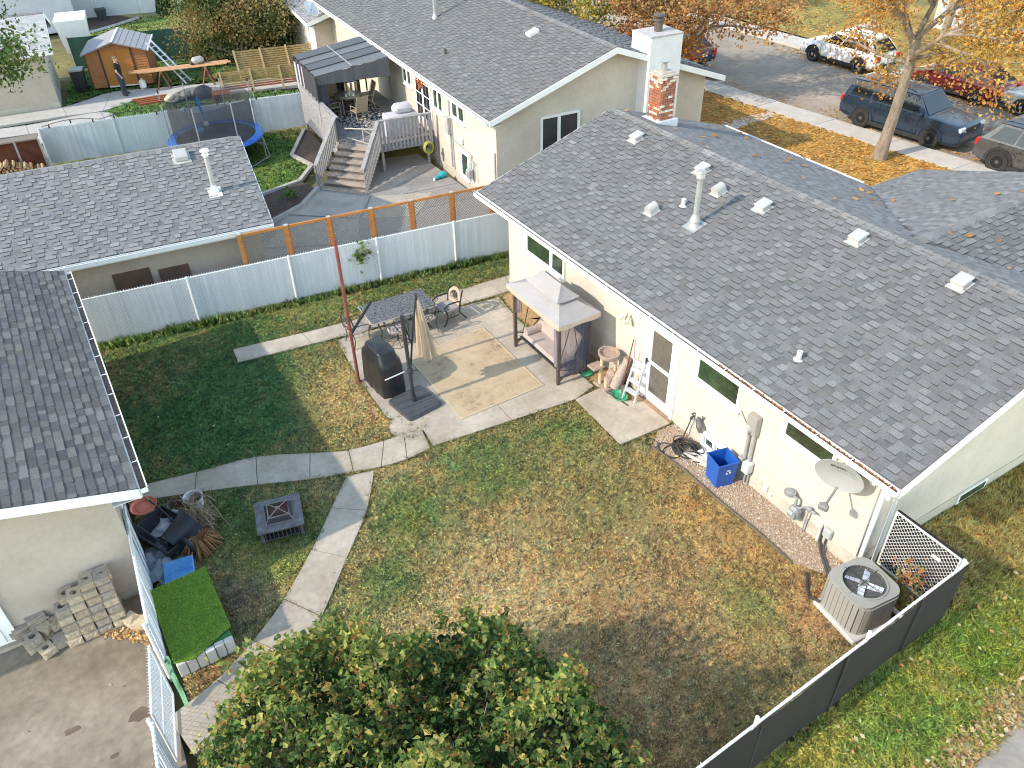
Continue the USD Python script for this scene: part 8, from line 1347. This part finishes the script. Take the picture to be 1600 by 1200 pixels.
tree('autumn_tree', 'far bare branched orange tree over the lawn at the upper right corner', (31.5, 14.0, 0), 3.0, .2, OR, None, 2600, .2, 13, 7.5, .9, 3, .5, first=(3, 5)); tree('autumn_tree', 'orange tree beyond the white crossover across the street', (30.5, 20.2, 0), 3.0, .2, OR, None, 6000, .2, 14, 7.5, .8, 3, .5, first=(3, 6))
tree('autumn_tree', 'dull green shrub at the top edge across the street', (31.4, 31.8, 0), .8, .1, [(.06, .09, .03), (.10, .12, .04)], None, 2500, .16, 15, 2.6, .8, 2, .3, cat='shrub')
# blue spruces: drooping tiers of needle sprays
for x, y, h, sd, lb in ((10.9, 31.2, 8.5, 3, 'blue green spruce behind the neighbour roof, left of the yellow tree'), (13.6, 31.5, 9.5, 4, 'blue grey spruce right behind the yellow green tree'), (8.4, 36.5, 7.5, 5, 'dark spruce at the top edge behind the neighbour roof')):
    g = np.random.default_rng(sd); t = thing('spruce_tree', lb, 'tree', (x, y, 0)); mb = MB(); mb.cyl((0, 0, 0), (0, 0, h), .16, .03, n=8); mb.build('trunk', bark, t); n = 9000; z = h * (1 - np.sqrt(g.random(n))) * .97 + .25; R_ = (h - z) / h * 2.3 * (.82 + .36 * np.abs(np.sin(z * 5))); a = g.uniform(0, 2 * PI, n); q = R_ * np.sqrt(g.uniform(.25, 1, n)); P = np.column_stack([q * np.cos(a), q * np.sin(a), z - q * .28])
    V, F, Cc = leaf_cloud(P, .24, palette(g, n, [(.06, .085, .075), (.10, .13, .115), (.17, .20, .18), (.04, .06, .045)], [.3, .35, .2, .15]), g, shape=.3); mb = MB(); mb.add(V, F, Cc); mb.build('crown', foliage, t, kind='stuff')
t = thing('shrub', 'small dark green cone shrub by the far white fence', 'shrub', (-.6, 53.2, 0)); g = np.random.default_rng(4); n = 1500; z = g.uniform(0, 1, n); a = g.uniform(0, 6.3, n); q = .6 * (1 - z ** 1.5) ** .7 * np.sqrt(g.uniform(.4, 1, n)); V, F, Cc = leaf_cloud(np.column_stack([q * np.cos(a), q * np.sin(a), .1 + z * 1.5]), .16, palette(g, n, [(.025, .06, .02), (.04, .09, .025)], [.5, .5]), g); mb = MB(); mb.add(V, F, Cc); mb.build('crown', foliage, t, kind='stuff'); mb = MB(); mb.cyl((0, 0, 0), (0, 0, .6), .05, n=6); mb.build('trunk', bark, t)
ph = thing('house', 'pale stone house partly seen at the upper right corner', 'house', (34.5, 14.5, 0)); mb = MB(); mb.b2((0, 0, 0), (8, 9, 3.4)); mb.build('wall', mat('pale_stone', (.48, .48, .48), .9, .12, 3, .5, 20), ph); mb = MB(); slab(mb, [(-.5, -.6, 3.3), (4, -.6, 4.9), (4, 9.6, 4.9), (-.5, 9.6, 3.3)]); mb.build('roof', mat('roof_plain'), ph); window(ph, (0, 6, 1.0), (0, -1, 0), (-1, 0, 0), 2.0, 1.4, mull=(.5,))
